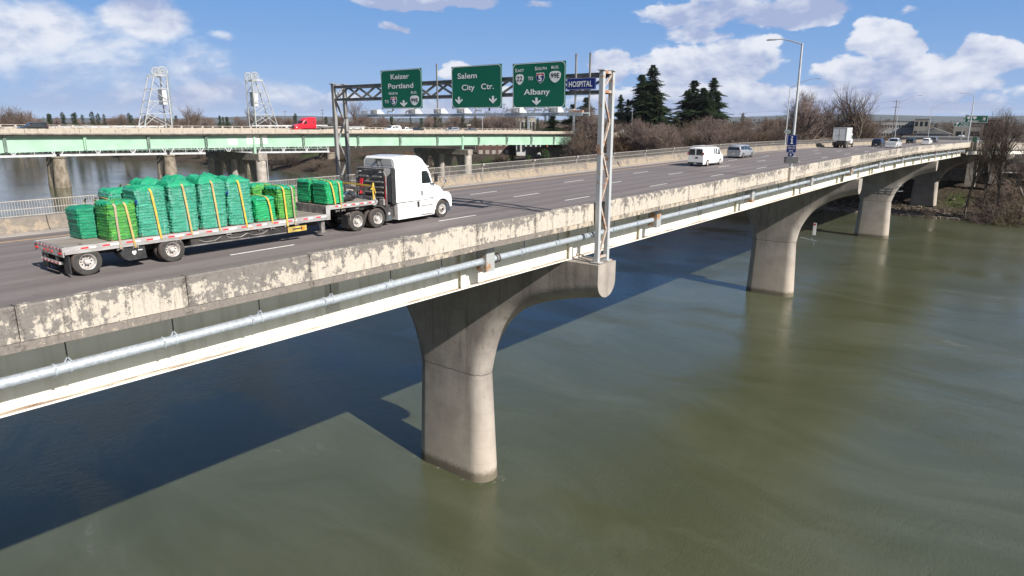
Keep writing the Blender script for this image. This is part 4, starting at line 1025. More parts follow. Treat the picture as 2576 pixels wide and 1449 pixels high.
# webbing straps over the loads
def strap(xt, xb, ztop, zbot, mat, label, w_=.075):
    x0 = xt - 8.4; xb = xb - 8.4; o_u, o_v, _ = tloc(x0); m = MB()
    path = [(2.61, zbot, xb), (2.62, (ztop + zbot) / 2, (x0 + xb) / 2), (2.60, ztop - .12, x0), (2.45, ztop + .02, x0), (1.9, ztop + .06, x0), (1.3, ztop + .03, x0), (.7, ztop + .06, x0), (.22, ztop + .03, x0), (.06, ztop - .02, x0), (.0, ztop - .12, x0 + .02), (-.02, (ztop + zbot) / 2 + .2, x0 + (xb - x0) * .45), (-.03, zbot + .25, x0 + (xb - x0) * .85), (-.025, zbot, xb)]
    rings = []
    for i, (y, z, x) in enumerate(path):
        ny_, nz_ = ((0, 1) if 3 <= i <= 7 else ((.7, .7) if i == 2 else ((1, 0) if i < 2 else ((-.7, .7) if i == 8 else (-1, .05)))))
        rings.append([(x - x0 - w_ / 2, y, z), (x - x0 + w_ / 2, y, z), (x - x0 + w_ / 2, y + ny_ * .006, z + nz_ * .006), (x - x0 - w_ / 2, y + ny_ * .006, z + nz_ * .006)])
    m.loft(rings)
    o = m.build('cargo_strap', mat); o.location = (o_u, o_v, zp(o_u)); o.rotation_euler = (0, 0, TA)
    return tag(o, label, 'strap', 'webbing straps over the pallets')
strap(10.25, 10.28, 2.49, .80, TANW, 'faded tan strap over the short lime rear pallet')
strap(10.62, 10.80, 2.49, .78, TANY, 'yellow strap beside the tan one over the short lime rear pallet')
strap(11.60, 11.80, 2.93, .98, YEL, 'yellow strap over the first tall teal pallet')
strap(12.84, 13.03, 3.02, .98, TANY, 'tan-yellow strap over the second of the tall teal pallets')
strap(14.05, 14.23, 3.06, .98, TANY, 'tan-yellow strap over the highest-peaked teal pallet')
strap(15.22, 15.46, 3.00, .98, YEL, 'yellow strap over the last tall teal pallet')
strap(16.56, 16.70, 2.15, 1.02, YEL, 'bright yellow strap over the low bright green pallet')
strap(17.36, 17.45, 2.54, .78, YEL, 'yellow strap over the lime pallet before the deck step')
strap(17.80, 17.86, 2.54, .78, TANW, 'faded tan strap over the lime pallet before the deck step')
strap(19.98, 20.16, 2.57, 1.50, YEL, 'bright yellow strap over the raised front deck pallets')
strap(20.44, 20.51, 2.57, 1.26, TANY, 'tan-yellow strap over the front end of the raised deck pallets')
# tarp bundle
rr = random.Random(3); m = MB(); rings = []
for i in range(13):
    t = i / 12; r_ = .24 + .07 * sin(t * 9) + .03 * sin(t * 23)
    r_ *= (sin(pi * (.08 + .84 * t))) ** .35
    rings.append([((t - .5) * 1.05 + .03 * sin(k * 2.1 + i), r_ * 1.5 * cos(2 * pi * k / 14) * (1 + .12 * sin(3 * k + i * 1.7)), .24 + r_ * sin(2 * pi * k / 14) * (1 + .14 * sin(2 * k - i * 1.3))) for k in range(14)])
m.loft(rings); o = m.build('tarp_bundle', TARP, None, 'all'); u, v, z = tloc(12.95, .75); o.location = (u, v, z + UZ - .03); o.rotation_euler = (0, 0, TA + .25)
tag(o, 'lumpy black folded tarp bundle on the trailer front deck', 'tarp')
m = MB(); m.bar((-.35, -.42, .35), (.0, -.3, .52), .05, .008); m.bar((0, -.3, .52), (.75, -.72, .05), .05, .008); o = m.build('tie_strap', BLUES); u, v, z = tloc(12.95, .75); o.location = (u, v, z + UZ); o.rotation_euler = (0, 0, TA)
tag(o, 'thin blue strap tied over the black tarp bundle', 'strap')
m = MB(); m.bar((0, 0, 0), (-.02, .02, .72), .10, .06); m.bar((-.02, .02, .68), (-.06, 2.5, .74), .02, .09); m.bar((.0, -.01, -.28), (0, 0, .2), .12, .02); m.bar((.02, .0, .62), (.14, .02, .3), .06, .05); m.bar((-.05, 0, .62), (-.16, .02, .5), .05, .03)
m.path([(-.01, 0, .62), (.0, .0, .80), (.03, .01, .84)], [.07, .05, .015], 6)
o = m.build('hanging_strap_bundle', YEL); u, v, z = tloc(14.2, .02); o.location = (u, v, z + UZ); o.rotation_euler = (0, 0, TA)
tag(o, 'bright yellow strap bundle knotted at the front corner of the trailer', 'strap')

# ---------------------------------------------------------------- tractor
TK = troot('semi_truck', 12.5, 'white semi truck tractor with raised sleeper cab pulling the loaded flatbed', 'truck')
def tk(x): return x - 20.9        # given u -> local
def rring(x, hw, zb, zt, r, n=5, slope=0.0, yc=1.3):
    pts = [(x, yc - hw, zb)]
    for k in range(n + 1): a = R(180 - 90 * k / n); pts.append((x + slope * ((zt - r + r * sin(a)) - zb), yc - hw + r + r * cos(a), zt - r + r * sin(a)))
    for k in range(n + 1): a = R(90 - 90 * k / n); pts.append((x + slope * ((zt - r + r * sin(a)) - zb), yc + hw - r + r * cos(a), zt - r + r * sin(a)))
    pts.append((x, yc + hw, zb)); return pts
m = MB()      # lower body of the cab & sleeper up to the roof joint
m.loft([rring(tk(24.18), 1.20, 1.17, 2.98, .10), rring(tk(24.22), 1.22, 1.15, 3.0, .08), rring(tk(26.0), 1.22, 1.15, 3.0, .08), rring(tk(26.62), 1.18, 1.15, 2.96, .14), rring(tk(26.95), 1.12, 1.15, 2.40, .18), rring(tk(27.22), 1.06, 1.15, 2.02, .20)])
cabo = m.build('cab_body', CAB, TK, True)
m = MB()      # raised roof cap
m.loft([rring(tk(24.16), 1.19, 3.0, 3.46, .22, 7), rring(tk(24.26), 1.225, 2.97, 3.56, .24, 7), rring(tk(25.2), 1.225, 2.97, 3.60, .24, 7), rring(tk(25.95), 1.21, 2.97, 3.57, .26, 7), rring(tk(26.3), 1.17, 2.97, 3.44, .30, 7), rring(tk(26.5), 1.12, 2.97, 3.22, .24, 7), rring(tk(26.68), 1.08, 2.94, 3.00, .05, 7)])
m.build('roof_cap', CAB, TK, True)
m = MB(); m.prism([(.24, 3.10), (.30, 3.40), (.46, 3.45), (2.14, 3.45), (2.30, 3.40), (2.36, 3.10)], 'x', tk(24.148), tk(24.158)); m.build('rear_roof_panel', mk('grey_roof_panel', (.50, .50, .50), (.44, .44, .44), 1, .5), TK)
m = MB(); m.bar((tk(24.14), 1.35, 3.02), (tk(24.0), 1.35, 3.42), .03, .03); m.bar((tk(24.14), 1.0, 3.02), (tk(24.0), 1.0, 3.42), .03, .03); m.bar((tk(24.0), 1.0, 3.42), (tk(24.0), 1.35, 3.42), .03, .03); m.bar((tk(24.14), 1.0, 3.42), (tk(24.14), 1.35, 3.42), .03, .03)
m.prism([(tk(24.14), 3.25), (tk(23.98), 3.44), (tk(24.14), 3.44)], 'y', 1.36, 1.38); m.build('folded_ladder_bracket', BLACK, TK)
m = MB()      # hood
m.loft([rring(tk(27.1), .98, 1.1, 2.02, .25), rring(tk(27.5), .94, 1.1, 1.93, .27), rring(tk(27.95), .88, 1.05, 1.80, .28), rring(tk(28.25), .80, 1.0, 1.62, .26), rring(tk(28.42), .68, .9, 1.32, .2)])
m.build('hood', CAB, TK, True)
for sy in (0, 1):      # front fenders with arch
    arch = [(tk(27.70) + .60 * cos(R(a)), .52 + .60 * sin(R(a))) for a in range(8, 181, 10)]
    outl = [(tk(28.42), .62), (tk(28.44), .95), (tk(28.40), 1.22), (tk(28.2), 1.45), (tk(27.8), 1.5), (tk(27.2), 1.5), (tk(27.0), 1.3), (tk(27.0), .60)]
    poly = outl + arch[::-1]
    m = MB(); y0, y1 = ((.06, .55) if sy == 0 else (2.05, 2.54)); m.prism(poly, 'y', y0, y1); m.build('front_fender', CAB, TK)
m = MB(); m.loft([[(tk(x), y, z) for z in (.36, .86)] + [(tk(x) - .12, y, .86), (tk(x) - .12, y, .36)] for x, y in ((28.10, .07), (28.36, .12), (28.52, .5), (28.56, 1.3), (28.52, 2.1), (28.36, 2.48), (28.10, 2.53))]); m.build('front_bumper', mk('slate_bumper', (.05, .06, .075), None, 3, .5), TK)
m = MB(); m.bbox(tk(28.18), tk(28.40), .1, .5, 1.02, 1.25, .04); m.build('headlight', HEADL, TK); m = MB(); m.bbox(tk(28.18), tk(28.40), 2.1, 2.5, 1.02, 1.25, .04); m.build('headlight', HEADL, TK)
m = MB(); m.prism([(.75, .9), (.7, 1.45), (1.9, 1.45), (1.85, .9)], 'x', tk(28.40), tk(28.46)); m.build('grille', ALUD, TK)
# windshield lying on the slope between roof and hood
m = MB(); m.loft([[(tk(26.68), .22, 2.92), (tk(26.68), 2.38, 2.92), (tk(26.66), 2.38, 2.90), (tk(26.66), .22, 2.90)], [(tk(27.20), .36, 2.08), (tk(27.20), 2.24, 2.08), (tk(27.15), 2.24, 2.05), (tk(27.15), .36, 2.05)]]); m.build('windshield', GLASS, TK)
m = MB(); m.bbox(tk(26.55), tk(26.85), .25, 2.35, 2.92, 2.98, .02); m.build('sun_visor', CAB, TK)
# near side: door, window, sleeper panels
YS = .08
m = MB(); m.prism([(tk(25.93), 1.24), (tk(25.93), 2.88), (tk(26.55), 2.88), (tk(26.72), 2.62), (tk(26.92), 2.02), (tk(27.08), 1.94), (tk(27.1), 1.28)], 'y', YS - .016, YS + .1); dr = m.build('door', CAB, TK)
m = MB()
gl = [(tk(26.08), 2.10), (tk(26.08), 2.66), (tk(26.14), 2.74), (tk(26.46), 2.74), (tk(26.56), 2.66), (tk(26.80), 2.14), (tk(26.78), 2.06), (tk(26.14), 2.06)]
m.prism(gl, 'y', YS - .022, YS - .015); m.build('window', GLASS, dr)
m = MB(); m.bar((tk(26.62), YS - .025, 2.06), (tk(26.62), YS - .025, 2.60), .03, .015); m.build('vent_bar', BLACK, dr)
m = MB(); m.bbox(tk(26.02), tk(26.12), YS - .045, YS - .016, 1.42, 1.68, .01); m.build('door_handle', BLACK, dr)
for yy, sg in ((YS, -1), (2.52, 1)):
    pass
m = MB(); m.prism([(tk(24.55), 2.2), (tk(24.55), 2.66), (tk(24.62), 2.74), (tk(25.02), 2.74), (tk(25.09), 2.66), (tk(25.09), 2.2), (tk(25.09), 1.92), (tk(25.02), 1.84), (tk(24.62), 1.84), (tk(24.55), 1.92)], 'y', YS - .010, YS + .05); m.build('sleeper_panel', CAB, TK)
m = MB(); m.prism([(tk(24.50), 1.36), (tk(24.50), 1.62), (tk(24.56), 1.68), (tk(25.16), 1.68), (tk(25.22), 1.62), (tk(25.22), 1.30), (tk(24.56), 1.28)], 'y', YS - .010, YS + .05); lc = m.build('luggage_hatch', CAB, TK)
m = MB()
for k, (a, b) in enumerate(((24.80, 24.98), (24.80, 25.0), (24.72, 25.02), (24.72, 25.02))): m.box(tk(a), tk(b), YS - .014, YS - .011, 1.60 - k * .075, 1.62 - k * .075 + .005)
m.build('small_grey_lettering', LABL, lc)
m = MB(); m.bbox(tk(24.83), tk(24.87) + .05, YS - .03, YS - .01, 2.18, 2.36, .008); m.build('sleeper_vent', CABD, TK)
m = MB(); m.box(tk(24.2), tk(27.0), YS - .012, YS + .02, 1.16, 1.19); m.box(tk(24.2), tk(26.6), YS - .012, YS + .01, 2.965, 2.985); m.box(tk(25.90), tk(25.925), YS - .008, YS + .01, 1.2, 2.95); m.build('body_seams', SEAM, TK)
# side fairing
m = MB(); m.prism([(tk(24.24), .28), (tk(24.24), 1.12), (tk(25.85), 1.14), (tk(25.85), .29)], 'y', YS - .035, YS + .45); m.build('tank_fairing', CABD, TK)
m = MB(); m.prism([(tk(25.88), .29), (tk(25.88), 1.14), (tk(27.02), 1.16), (tk(27.02), .60), (tk(26.98), .31)], 'y', YS - .035, YS + .45); fo = m.build('step_fairing', CABD, TK)
m = MB(); m.box(tk(25.95), tk(26.9), YS - .07, YS - .035, .36, .40); m.box(tk(25.98), tk(26.85), YS - .06, YS - .035, .84, .88); m.build('step_tread', ALUD, fo)
m = MB(); m.prism([(tk(25.68), .80), (tk(25.66), 1.12), (tk(25.82), 1.13), (tk(25.84), .84), (tk(25.74), .78)], 'y', YS - .042, YS - .0352); m.build('filler_opening', BLACK, TK)
m = MB(); m.prism([(tk(24.24), .28), (tk(24.24), 1.12), (tk(27.0), 1.14), (tk(27.0), .30)], 'y', 2.1, 2.56); m.build('far_side_fairing', CABD, TK)
m = MB(); m.prism([(YS - .02, 1.15), (YS - .02, 2.95), (YS + .03, 2.95), (YS + .03, 1.15)], 'x', tk(23.88), tk(24.17)); m.build('side_extender', BLACK, TK); m = MB(); m.box(tk(23.88), tk(24.17), 2.50, 2.55, 1.15, 2.95); m.build('side_extender', BLACK, TK)
# headache rack
HX = tk(23.60)
hr = MB(); hr.prism([(.22, 1.18), (.22, 2.55), (.42, 2.86), (2.18, 2.86), (2.38, 2.55), (2.38, 1.18)], 'x', HX, HX + .05); ho = hr.build('headache_rack', HEADR, TK)
m = MB()
P_ = [(.16, 1.10), (.16, 2.60), (.38, 2.94), (2.22, 2.94), (2.44, 2.60), (2.44, 1.10)]
for a, b in zip(P_, P_[1:]): m.bar((HX - .04, a[0], a[1]), (HX - .04, b[0], b[1]), .09, .07, (1, 0, 0))
m.bbox(HX - .1, HX + .28, .14, 2.46, 2.95, 2.99, .01); m.build('rack_frame', ALUD, ho)
m = MB()
for k in range(5):
    z = 1.45 + k * .27
    if k == 4: m.box(HX - .13, HX - .0, .45, 1.1, z, z + .07); m.box(HX - .13, HX, 1.5, 2.15, z, z + .07)
    else: m.prism([(HX - .14, z), (HX - .14, z + .05), (HX, z + .08), (HX, z)], 'y', .30, 2.30 if k < 2 else 1.72)
m.build('rack_shelves', mk('rack_shelf_alloy', (.42, .40, .38), (.25, .24, .23), 3, .4, .5), ho)
m = MB(); m.bbox(HX - .16, HX, .22, .60, 1.12, 1.42, .03); m.bbox(HX - .12, HX, .6, 2.3, 1.12, 1.30, .02); m.build('rack_tray', ALU, ho)
m = MB()
for k in range(5):
    yy = 1.84 + .05 * k; m.path([(HX - .10, yy, 2.42), (HX - .2, yy + .04 * sin(k), 2.1), (HX - .16, yy - .05, 1.8), (HX - .3, yy - .1, 1.62)], .026, 6)
m.build('red_air_lines', REDHOSE, ho)
m = MB()
for k in range(3): m.disc((HX - .09, 1.98 + k * .07, 2.80), .025, 'x', -.02, 10); m.disc((HX - .09, .42 + k * .07, 2.80), .025, 'x', -.02, 10)
m.build('rack_lights', TAPEW, ho)
m = MB(); m.box(HX - .084, HX - .080, .13, .155, 1.2, 2.6); m.box(HX - .084, HX - .08, .16, .20, 1.4, 1.9); m.build('rack_red_tape', TAPER, ho)
# chassis, fifth wheel, wheels
for yy in (.85, 1.65):
    m = MB(); m.box(tk(20.95), tk(28.1), yy, yy + .1, .62, .92); m.build('chassis_rail', CHASS, TK)
m = MB(); m.box(tk(23.3), tk(24.9), .3, 2.3, .45, 1.12); m.box(tk(24.9), tk(27.0), .5, 2.1, .5, 1.15); m.build('chassis_gear', CHASS, TK)
m = MB(); m.prism([(tk(21.5), 1.08), (tk(22.6), 1.2), (tk(22.9), 1.16), (tk(22.9), 1.04), (tk(21.5), .98)], 'y', .75, 1.85); m.build('fifth_wheel', ALUD, TK)
for xx in (21.55, 22.87):
    for yy, sd in ((.08, -1), (2.52, 1)): wheel(TK, tk(xx), yy, .51, .515, .27, sd, True, bolts=8)
    m = MB(); m.tube((tk(xx), .5, .5), (tk(xx), 2.1, .5), .09); m.tube((tk(xx), 1.1, .5), (tk(xx), 1.5, .5), .24, n=12); m.build('drive_axle', CHASS, TK)
for yy, sd in ((.12, -1), (2.48, 1)): wheel(TK, tk(27.70), yy, .51, .515, .28, sd, False, bolts=10)
m = MB(); pr = [(tk(22.87) + .62 * cos(R(a)), .55 + .62 * sin(R(a))) for a in range(-12, 116, 8)]; pq = [(tk(22.87) + .58 * cos(R(a)), .55 + .58 * sin(R(a))) for a in range(115, -13, -8)]
m.prism(pr + pq, 'y', .06, .66); q = tk(23.42); m.prism([(q, .28), (q + .02, .72), (q + .30, .95), (q + .5, .80), (q + .5, .32)], 'y', .10, .62); mf = m.build('rear_fender', mk('grey_black_fender', (.05, .05, .055), (.09, .085, .085), 4, .5), TK)
m = MB(); m.box(q + .2, q + .3, .09, .099, .62, .72); m.build('fender_label', TAPEW, mf); m = MB(); m.box(q + .2, q + .36, .09, .099, .44, .49); m.build('blue_fender_mark', BLUES, mf)
m = MB(); m.box(tk(20.95), tk(20.98), .1, .62, .22, .86); m.build('mud_flap', BLACK, TK)
m = MB(); m.path([(tk(20.9), .12, .95), (tk(21.08), .1, .95), (tk(21.12), .1, .60)], .025, 6); m.build('flap_bracket', ALUD, TK)
# mirrors
m = MB(); m.bar((tk(26.72), .07, 2.02), (tk(26.85), -.10, 2.02), .04, .05); m.bar((tk(26.85), -.10, 2.0), (tk(26.92), -.16, 2.3), .03, .04); mo = m.build('mirror_arm', BLACK, TK)
m = MB(); m.bbox(tk(26.88), tk(27.0), -.30, -.08, 2.12, 2.56, .03); m.build('mirror_head', BLACK, mo)
m = MB(); m.path([(tk(28.0), .42, 1.62), (tk(28.06), .30, 1.80), (tk(28.08), .22, 2.02)], .018, 6); mo = m.build('hood_mirror_arm', BLACK, TK)
m = MB(); m.bbox(tk(28.02), tk(28.14), .12, .30, 1.98, 2.14, .03); m.build('hood_mirror', mk('chrome', (.8, .8, .82), None, 1, .12, 1), mo)
m = MB(); m.disc((tk(27.0), YS - .016, 1.62), .03, 'y', -.02, 10); m.build('side_indicator', ORL, TK)
m = MB(); m.bbox(tk(27.0), tk(27.06), .09, .3, 1.70, 1.92, .01); m.build('hood_vent', BLACK, TK)

# ---------------------------------------------------------------- small vehicles
def car(name, label, cat, loc, rz, L=4.7, Wd=1.85, H=1.65, kind='suv', paint=None, group=None, lod=0):
    o = empty(name, loc, rz, label, cat, group); hw = Wd / 2; paint = paint or P_WHITE
    bz = .22
    # side silhouette stations x (rear = -L/2): belt z, roof z, roof half width, body half width
    if kind == 'suv': st = [(-.5, .75, .78, .70, .86), (-.485, .95, 1.05, .74, .95), (-.46, .62, 1.0 if 0 else .97, .70, .98)]
    B = {  # fraction of L : (belt, top)
        'suv': [(-.5, .60, .60), (-.49, .62, .62), (-.465, .64, .90), (-.40, .64, .985), (-.2, .63, 1.0), (.04, .62, .985), (.10, .62, .94), (.26, .60, .615), (.42, .54, .545), (.485, .46, .465), (.5, .36, .365)],
        'sedan': [(-.5, .56, .56), (-.485, .66, .665), (-.36, .68, .69), (-.22, .68, .95), (-.08, .67, 1.0), (.06, .66, .98), (.25, .64, .65), (.43, .56, .565), (.49, .46, .465), (.5, .36, .37)],
        'van': [(-.5, .56, .80), (-.492, .58, .95), (-.47, .58, .985), (-.2, .58, 1.0), (.18, .58, .99), (.24, .58, .96), (.36, .56, .61), (.44, .52, .53), (.49, .44, .45), (.5, .34, .36)],
        'minivan': [(-.5, .60, .62), (-.485, .62, .84), (-.45, .62, .97), (-.2, .60, 1.0), (.1, .58, .975), (.18, .57, .90), (.32, .56, .575), (.44, .51, .52), (.49, .43, .44), (.5, .34, .35)],
        'pickup': [(-.5, .60, .60), (-.495, .62, .62), (-.14, .62, .625), (-.125, .62, .95), (-.02, .62, 1.0), (.10, .61, .98), (.22, .60, .61), (.42, .56, .565), (.49, .48, .485), (.5, .36, .37)]}[kind]
    ang = .80 if kind != 'van' else .90
    rings = []
    for f, bl, tp in B:
        x = f * L; taper = 1 - .10 * max(0, (abs(f) - .40) / .10) ** 1.5; w0 = hw * taper
        zb, zt = bl * H, tp * H; w1 = w0 * (1 - (1 - ang) * min(1, max(0, (zt - zb)) / (.38 * H)))
        rd = min(.10, max(.0, (zt - zb) * .4))
        rings.append([(x, -w0 * .93, bz), (x, -w0, bz + .22), (x, -w0 * 1.0, zb * .8), (x, -w0 * .975, zb), (x, -w1, max(zb, zt - rd)), (x, -w1 * .86, zt), (x, 0, zt + .015), (x, w1 * .86, zt), (x, w1, max(zb, zt - rd)), (x, w0 * .975, zb), (x, w0, zb * .8), (x, w0, bz + .22), (x, w0 * .93, bz)])
    m = MB(); m.loft(rings); m.build('body', paint, o, True)
    def at(f):
        for (f0, b0, t0), (f1, b1, t1) in zip(B, B[1:]):
            if f0 <= f <= f1:
                t = (f - f0) / (f1 - f0); return b0 + (b1 - b0) * t, t0 + (t1 - t0) * t
    def side_pt(f, k, s):
        bl, tp = at(f); taper = 1 - .10 * max(0, (abs(f) - .40) / .10) ** 1.5; w0 = hw * taper; zb, zt = bl * H, tp * H
        w1 = w0 * (1 - (1 - ang) * min(1, (zt - zb) / (.38 * H))); zt2 = max(zb, zt - min(.10, (zt - zb) * .4))
        w0 *= .975; return (f * L, s * (w0 + (w1 - w0) * k + .008), zb + (zt2 - zb) * k)
    wins = {'suv': [(-.44, -.27), (-.25, -.05), (-.03, .15)], 'sedan': [(-.24, -.06), (-.04, .16)], 'van': [(.00, .06), (.09, .15), (.20, .30)], 'minivan': [(-.44, -.24), (-.22, -.02), (0, .20)], 'pickup': [(-.11, -.02), (0, .14)]}[kind]
    for s in (-1, 1):
        for a, b in wins:
            q = [side_pt(a, .10, s), side_pt(b, .10, s), side_pt(b - (.03 if b == wins[-1][1] else 0), .92, s), side_pt(a, .92, s)]
            q2 = [(x, y - s * .02, z) for x, y, z in q]
            MB().loft([q, q2]).build('side_window', GLASS, o)
    # rear and front glass, as slabs on the end slopes
    def slab(f0, f1, k0, k1, nm, wf=.84, side=1):
        b0, t0 = at(f0); b1, t1 = at(f1); z0 = t0 * H; z1 = t1 * H; d = Vector((f1 * L - f0 * L, 0, z1 - z0)); n = Vector((-d.z, 0, d.x)).normalized() * .012
        if n.x * side < 0: n = -n
        if nm == 'rear_window' and kind in ('suv', 'van', 'minivan'): pass
        p0 = Vector((f0 * L, 0, z0)) + d * k0; p1 = Vector((f0 * L, 0, z0)) + d * k1; wa_ = hw * wf * .95; wb_ = hw * ang * wf
        MB().loft([[p0 + n + Vector((0, -wa_, 0)), p0 + n + Vector((0, wa_, 0)), p1 + n + Vector((0, wb_, 0)), p1 + n + Vector((0, -wb_, 0))], [p0 - n * 2 + Vector((0, -wa_, 0)), p0 - n * 2 + Vector((0, wa_, 0)), p1 - n * 2 + Vector((0, wb_, 0)), p1 - n * 2 + Vector((0, -wb_, 0))]]).build(nm, GLASS, o)
    if kind == 'suv': slab(-.49, -.465, .08, .92, 'rear_window', .84, -1); slab(.26, .10, .06, .95, 'windshield')
    if kind == 'sedan': slab(-.36, -.22, .08, .9, 'rear_window', .84, -1); slab(.25, .06, .06, .95, 'windshield')
    if kind == 'minivan': slab(-.5, -.485, .05, .95, 'rear_window', .86, -1); slab(.32, .18, .06, .95, 'windshield')
    if kind == 'pickup':
        slab(-.14, -.125, .15, .9, 'rear_window', .8, -1); slab(.22, .10, .06, .95, 'windshield')
        MB().box(-.485 * L, -.15 * L, -hw * .78, hw * .78, .60 * H, .626 * H).build('truck_bed', CHASS, o)
        MB().box(-.5 * L - .012, -.5 * L, -hw * .78, hw * .78, .40 * H, .60 * H).build('tailgate', paint, o)
    if kind == 'van':
        slab(.36, .24, .06, .95, 'windshield')
        for s in (-1, 1): MB().prism([(s * hw * .07, .60 * H), (s * hw * .82, .60 * H), (s * hw * .76, .90 * H), (s * hw * .10, .91 * H)][:: s], 'x', -.5 * L - .012, -.48 * L).build('rear_window', GLASS, o)
        MB().box(-.5 * L - .012, -.5 * L, -hw * .30, hw * .03, .42 * H, .49 * H).build('plate_recess', BLACK, o)
        m = MB()
        for f in (-.35, -.05, .12): m.bar((f * L, -hw * .8, H + .10), (f * L, hw * .8, H + .10), .04, .04)
        for y in (-.55, .0, .6): m.bar((-.46 * L, y, H + .13), (.14 * L, y, H + .13), .035, .035)
        for f in (-.35, -.05, .12):
            for y in (-hw * .8, hw * .8): m.bar((f * L, y, H - .06), (f * L, y, H + .10), .04, .04)
        m.build('roof_rack', ALU, o)
    # bumpers, lamps
    MB().bbox(-.5 * L - .07, -.5 * L + .06, -hw * .9, hw * .9, .24, .46, .03).build('rear_bumper', BLACK if kind == 'van' or paint not in (P_WHITE, P_SIL, P_LGT) else paint, o)
    MB().bbox(.5 * L - .10, .5 * L + .04, -hw * .84, hw * .84, .24, .44, .03).build('front_bumper', BLACK, o)
    for s in (-1, 1):
        a = .5 * L
        if kind == 'van': MB().box(-a - .018, -a + .03, s * hw * .99 if s > 0 else -hw * .99, s * hw * .87 if s > 0 else -hw * .87, .60 * H, .74 * H).build('tail_light', REDL, o)
        else: MB().box(-.492 * L - .018, -.46 * L, min(s * hw * .94, s * hw * .66), max(s * hw * .94, s * hw * .66), .50 * H, .58 * H).build('tail_light', REDL, o)
        MB().box(.46 * L, .497 * L, min(s * hw * .84, s * hw * .58), max(s * hw * .84, s * hw * .58), .39 * H, .46 * H).build('headlight', HEADL, o)
        MB().bbox(.16 * L, .20 * L, min(s * (hw + .02), s * (hw + .2)), max(s * (hw + .02), s * (hw + .2)), .60 * H, .68 * H, .02).build('wing_mirror', BLACK, o)
        MB().box(-.27 * L, .27 * L, min(s * hw * .96, s * hw * 1.004), max(s * hw * .96, s * hw * 1.004), .21, .30).build('sill', BLACK, o)
    MB().box(-.5 * L - .075, -.5 * L - .07, -.16, .16, .52 if kind != 'van' else .30, .62 if kind != 'van' else .38).build('number_plate', TAPEW, o)
    wr = .34 if kind in ('sedan',) else .37
    for f in (-.31, .31):
        for s in (-1, 1):
            w2 = empty('wheel', (f * L, s * (hw + .012), wr)); w2.parent = o
            m = MB(); m.tube((0, 0, 0), (0, -s * .2, 0), wr, n=20); m.build('tyre', RUB, w2, True)
            m = MB(); m.tube((0, s * .006, 0), (0, -s * .02, 0), wr * .62, n=16); m.build('rim', RIM if paint in (P_WHITE, P_SIL, P_LGT) and kind != 'minivan' else HEADR, w2)
    return o
def zr(x): return zp(x) + .008
GC = 'vehicles driving away on the near bridge'
car('delivery_van', 'white cargo van with ladder racks on its roof, nearest vehicle ahead of the semi', 'van', (77.0, 33.3, zr(77)), .0, 5.7, 2.02, 2.12, 'van', P_WHITE)
car('minivan', 'silver minivan with a dark full-width rear window, just ahead of the white van', 'minivan', (94.3, 35.8, zr(94.3)), .0, 5.15, 1.99, 1.75, 'minivan', P_SIL)
car('dark_suv', 'dark blue SUV driving between the box truck and the white pickup', 'car', (166.5, 33.2, zr(166)), 0, 4.7, 1.95, 1.75, 'suv', P_NAVY)
car('pickup_truck', 'white pickup truck with dark rear window in the right lane of the near bridge', 'pickup', (157, 28.5, zr(157)), 0, 5.9, 2.05, 1.95, 'pickup', P_LGT)
car('dark_sedan', 'black car near the left barrier beyond the white pickup', 'car', (226, 36.8, zr(226)), 0, 4.7, 1.95, 1.55, 'sedan', P_BLK)
car('white_suv', 'white SUV in the middle lane beyond the white pickup', 'car', (211, 30.6, zr(211)), 0, 4.7, 1.9, 1.68, 'suv', P_WHITE)
car('grey_suv', 'dark grey SUV just beyond the white SUV, far end of the bridge', 'car', (262, 36.1, zr(262)), 0, 4.8, 1.95, 1.8, 'suv', P_GREY)
car('white_van', 'white van farthest along the road, beside the small green mile sign', 'van', (318, 34.9, zr(318)), 0, 5.4, 2.05, 2.1, 'van', P_WHITE)
car('white_car', 'small white car at the bridge end, right of the farthest white van', 'car', (262, 24.3, zr(262)), -.2, 4.6, 1.85, 1.5, 'sedan', P_LGT)
# box truck: day cab with a short white box
BT = empty('box_truck', (144.5, 35.9, zr(147)), 0, 'white day-cab truck with a square white box body on the near bridge', 'truck')
m = MB(); m.bbox(.6, 4.6, -1.25, 1.25, 1.38, 3.86, .03); m.build('cargo_box', P_LGT, BT)
m = MB()
for y in (-1.2, 1.2): m.box(.57, .6, y - .04, y + .04, 1.4, 3.84)
m.box(.57, .6, -1.2, 1.2, 3.76, 3.84); m.box(.57, .6, -1.2, 1.2, 1.4, 1.5); m.box(.575, .6, -.02, .02, 1.5, 3.76); m.bar((.56, .5, 2.5), (.56, -.4, 2.6), .03, .03); m.build('box_door_frame', ALU, BT)
m = MB(); m.box(1.6, 2.6, -1.262, -1.252, 2.9, 3.05); m.box(1.8, 2.3, -1.262, -1.252, 3.35, 3.6); m.build('faded_box_lettering', LABL, BT)
m = MB(); m.loft([rring(4.8, 1.1, .8, 2.7, .2, 5, 0, 0), rring(5.9, 1.1, .8, 2.75, .2, 5, 0, 0), rring(6.35, 1.05, .8, 1.9, .2, 5, 0, 0)]); cb = m.build('cab', P_WHITE, BT, True)
m = MB(); m.loft([rring(6.2, .95, .75, 1.75, .2, 5, 0, 0), rring(7.4, .9, .75, 1.6, .2, 5, 0, 0)]); m.build('hood', P_WHITE, BT, True)
m = MB(); m.prism([(5.1, 1.75), (5.1, 2.4), (5.75, 2.4), (6.0, 1.75)], 'y', -1.115, -1.09); m.build('window', GLASS, cb)
m = MB(); m.box(.4, 7.2, -.45, .45, .6, 1.35); m.box(.5, .62, -1.1, 1.1, .5, .7); m.box(.45, .6, -1.15, -.5, .45, 1.2); m.box(.45, .6, .5, 1.15, .45, 1.2); m.build('chassis', CHASS, BT)
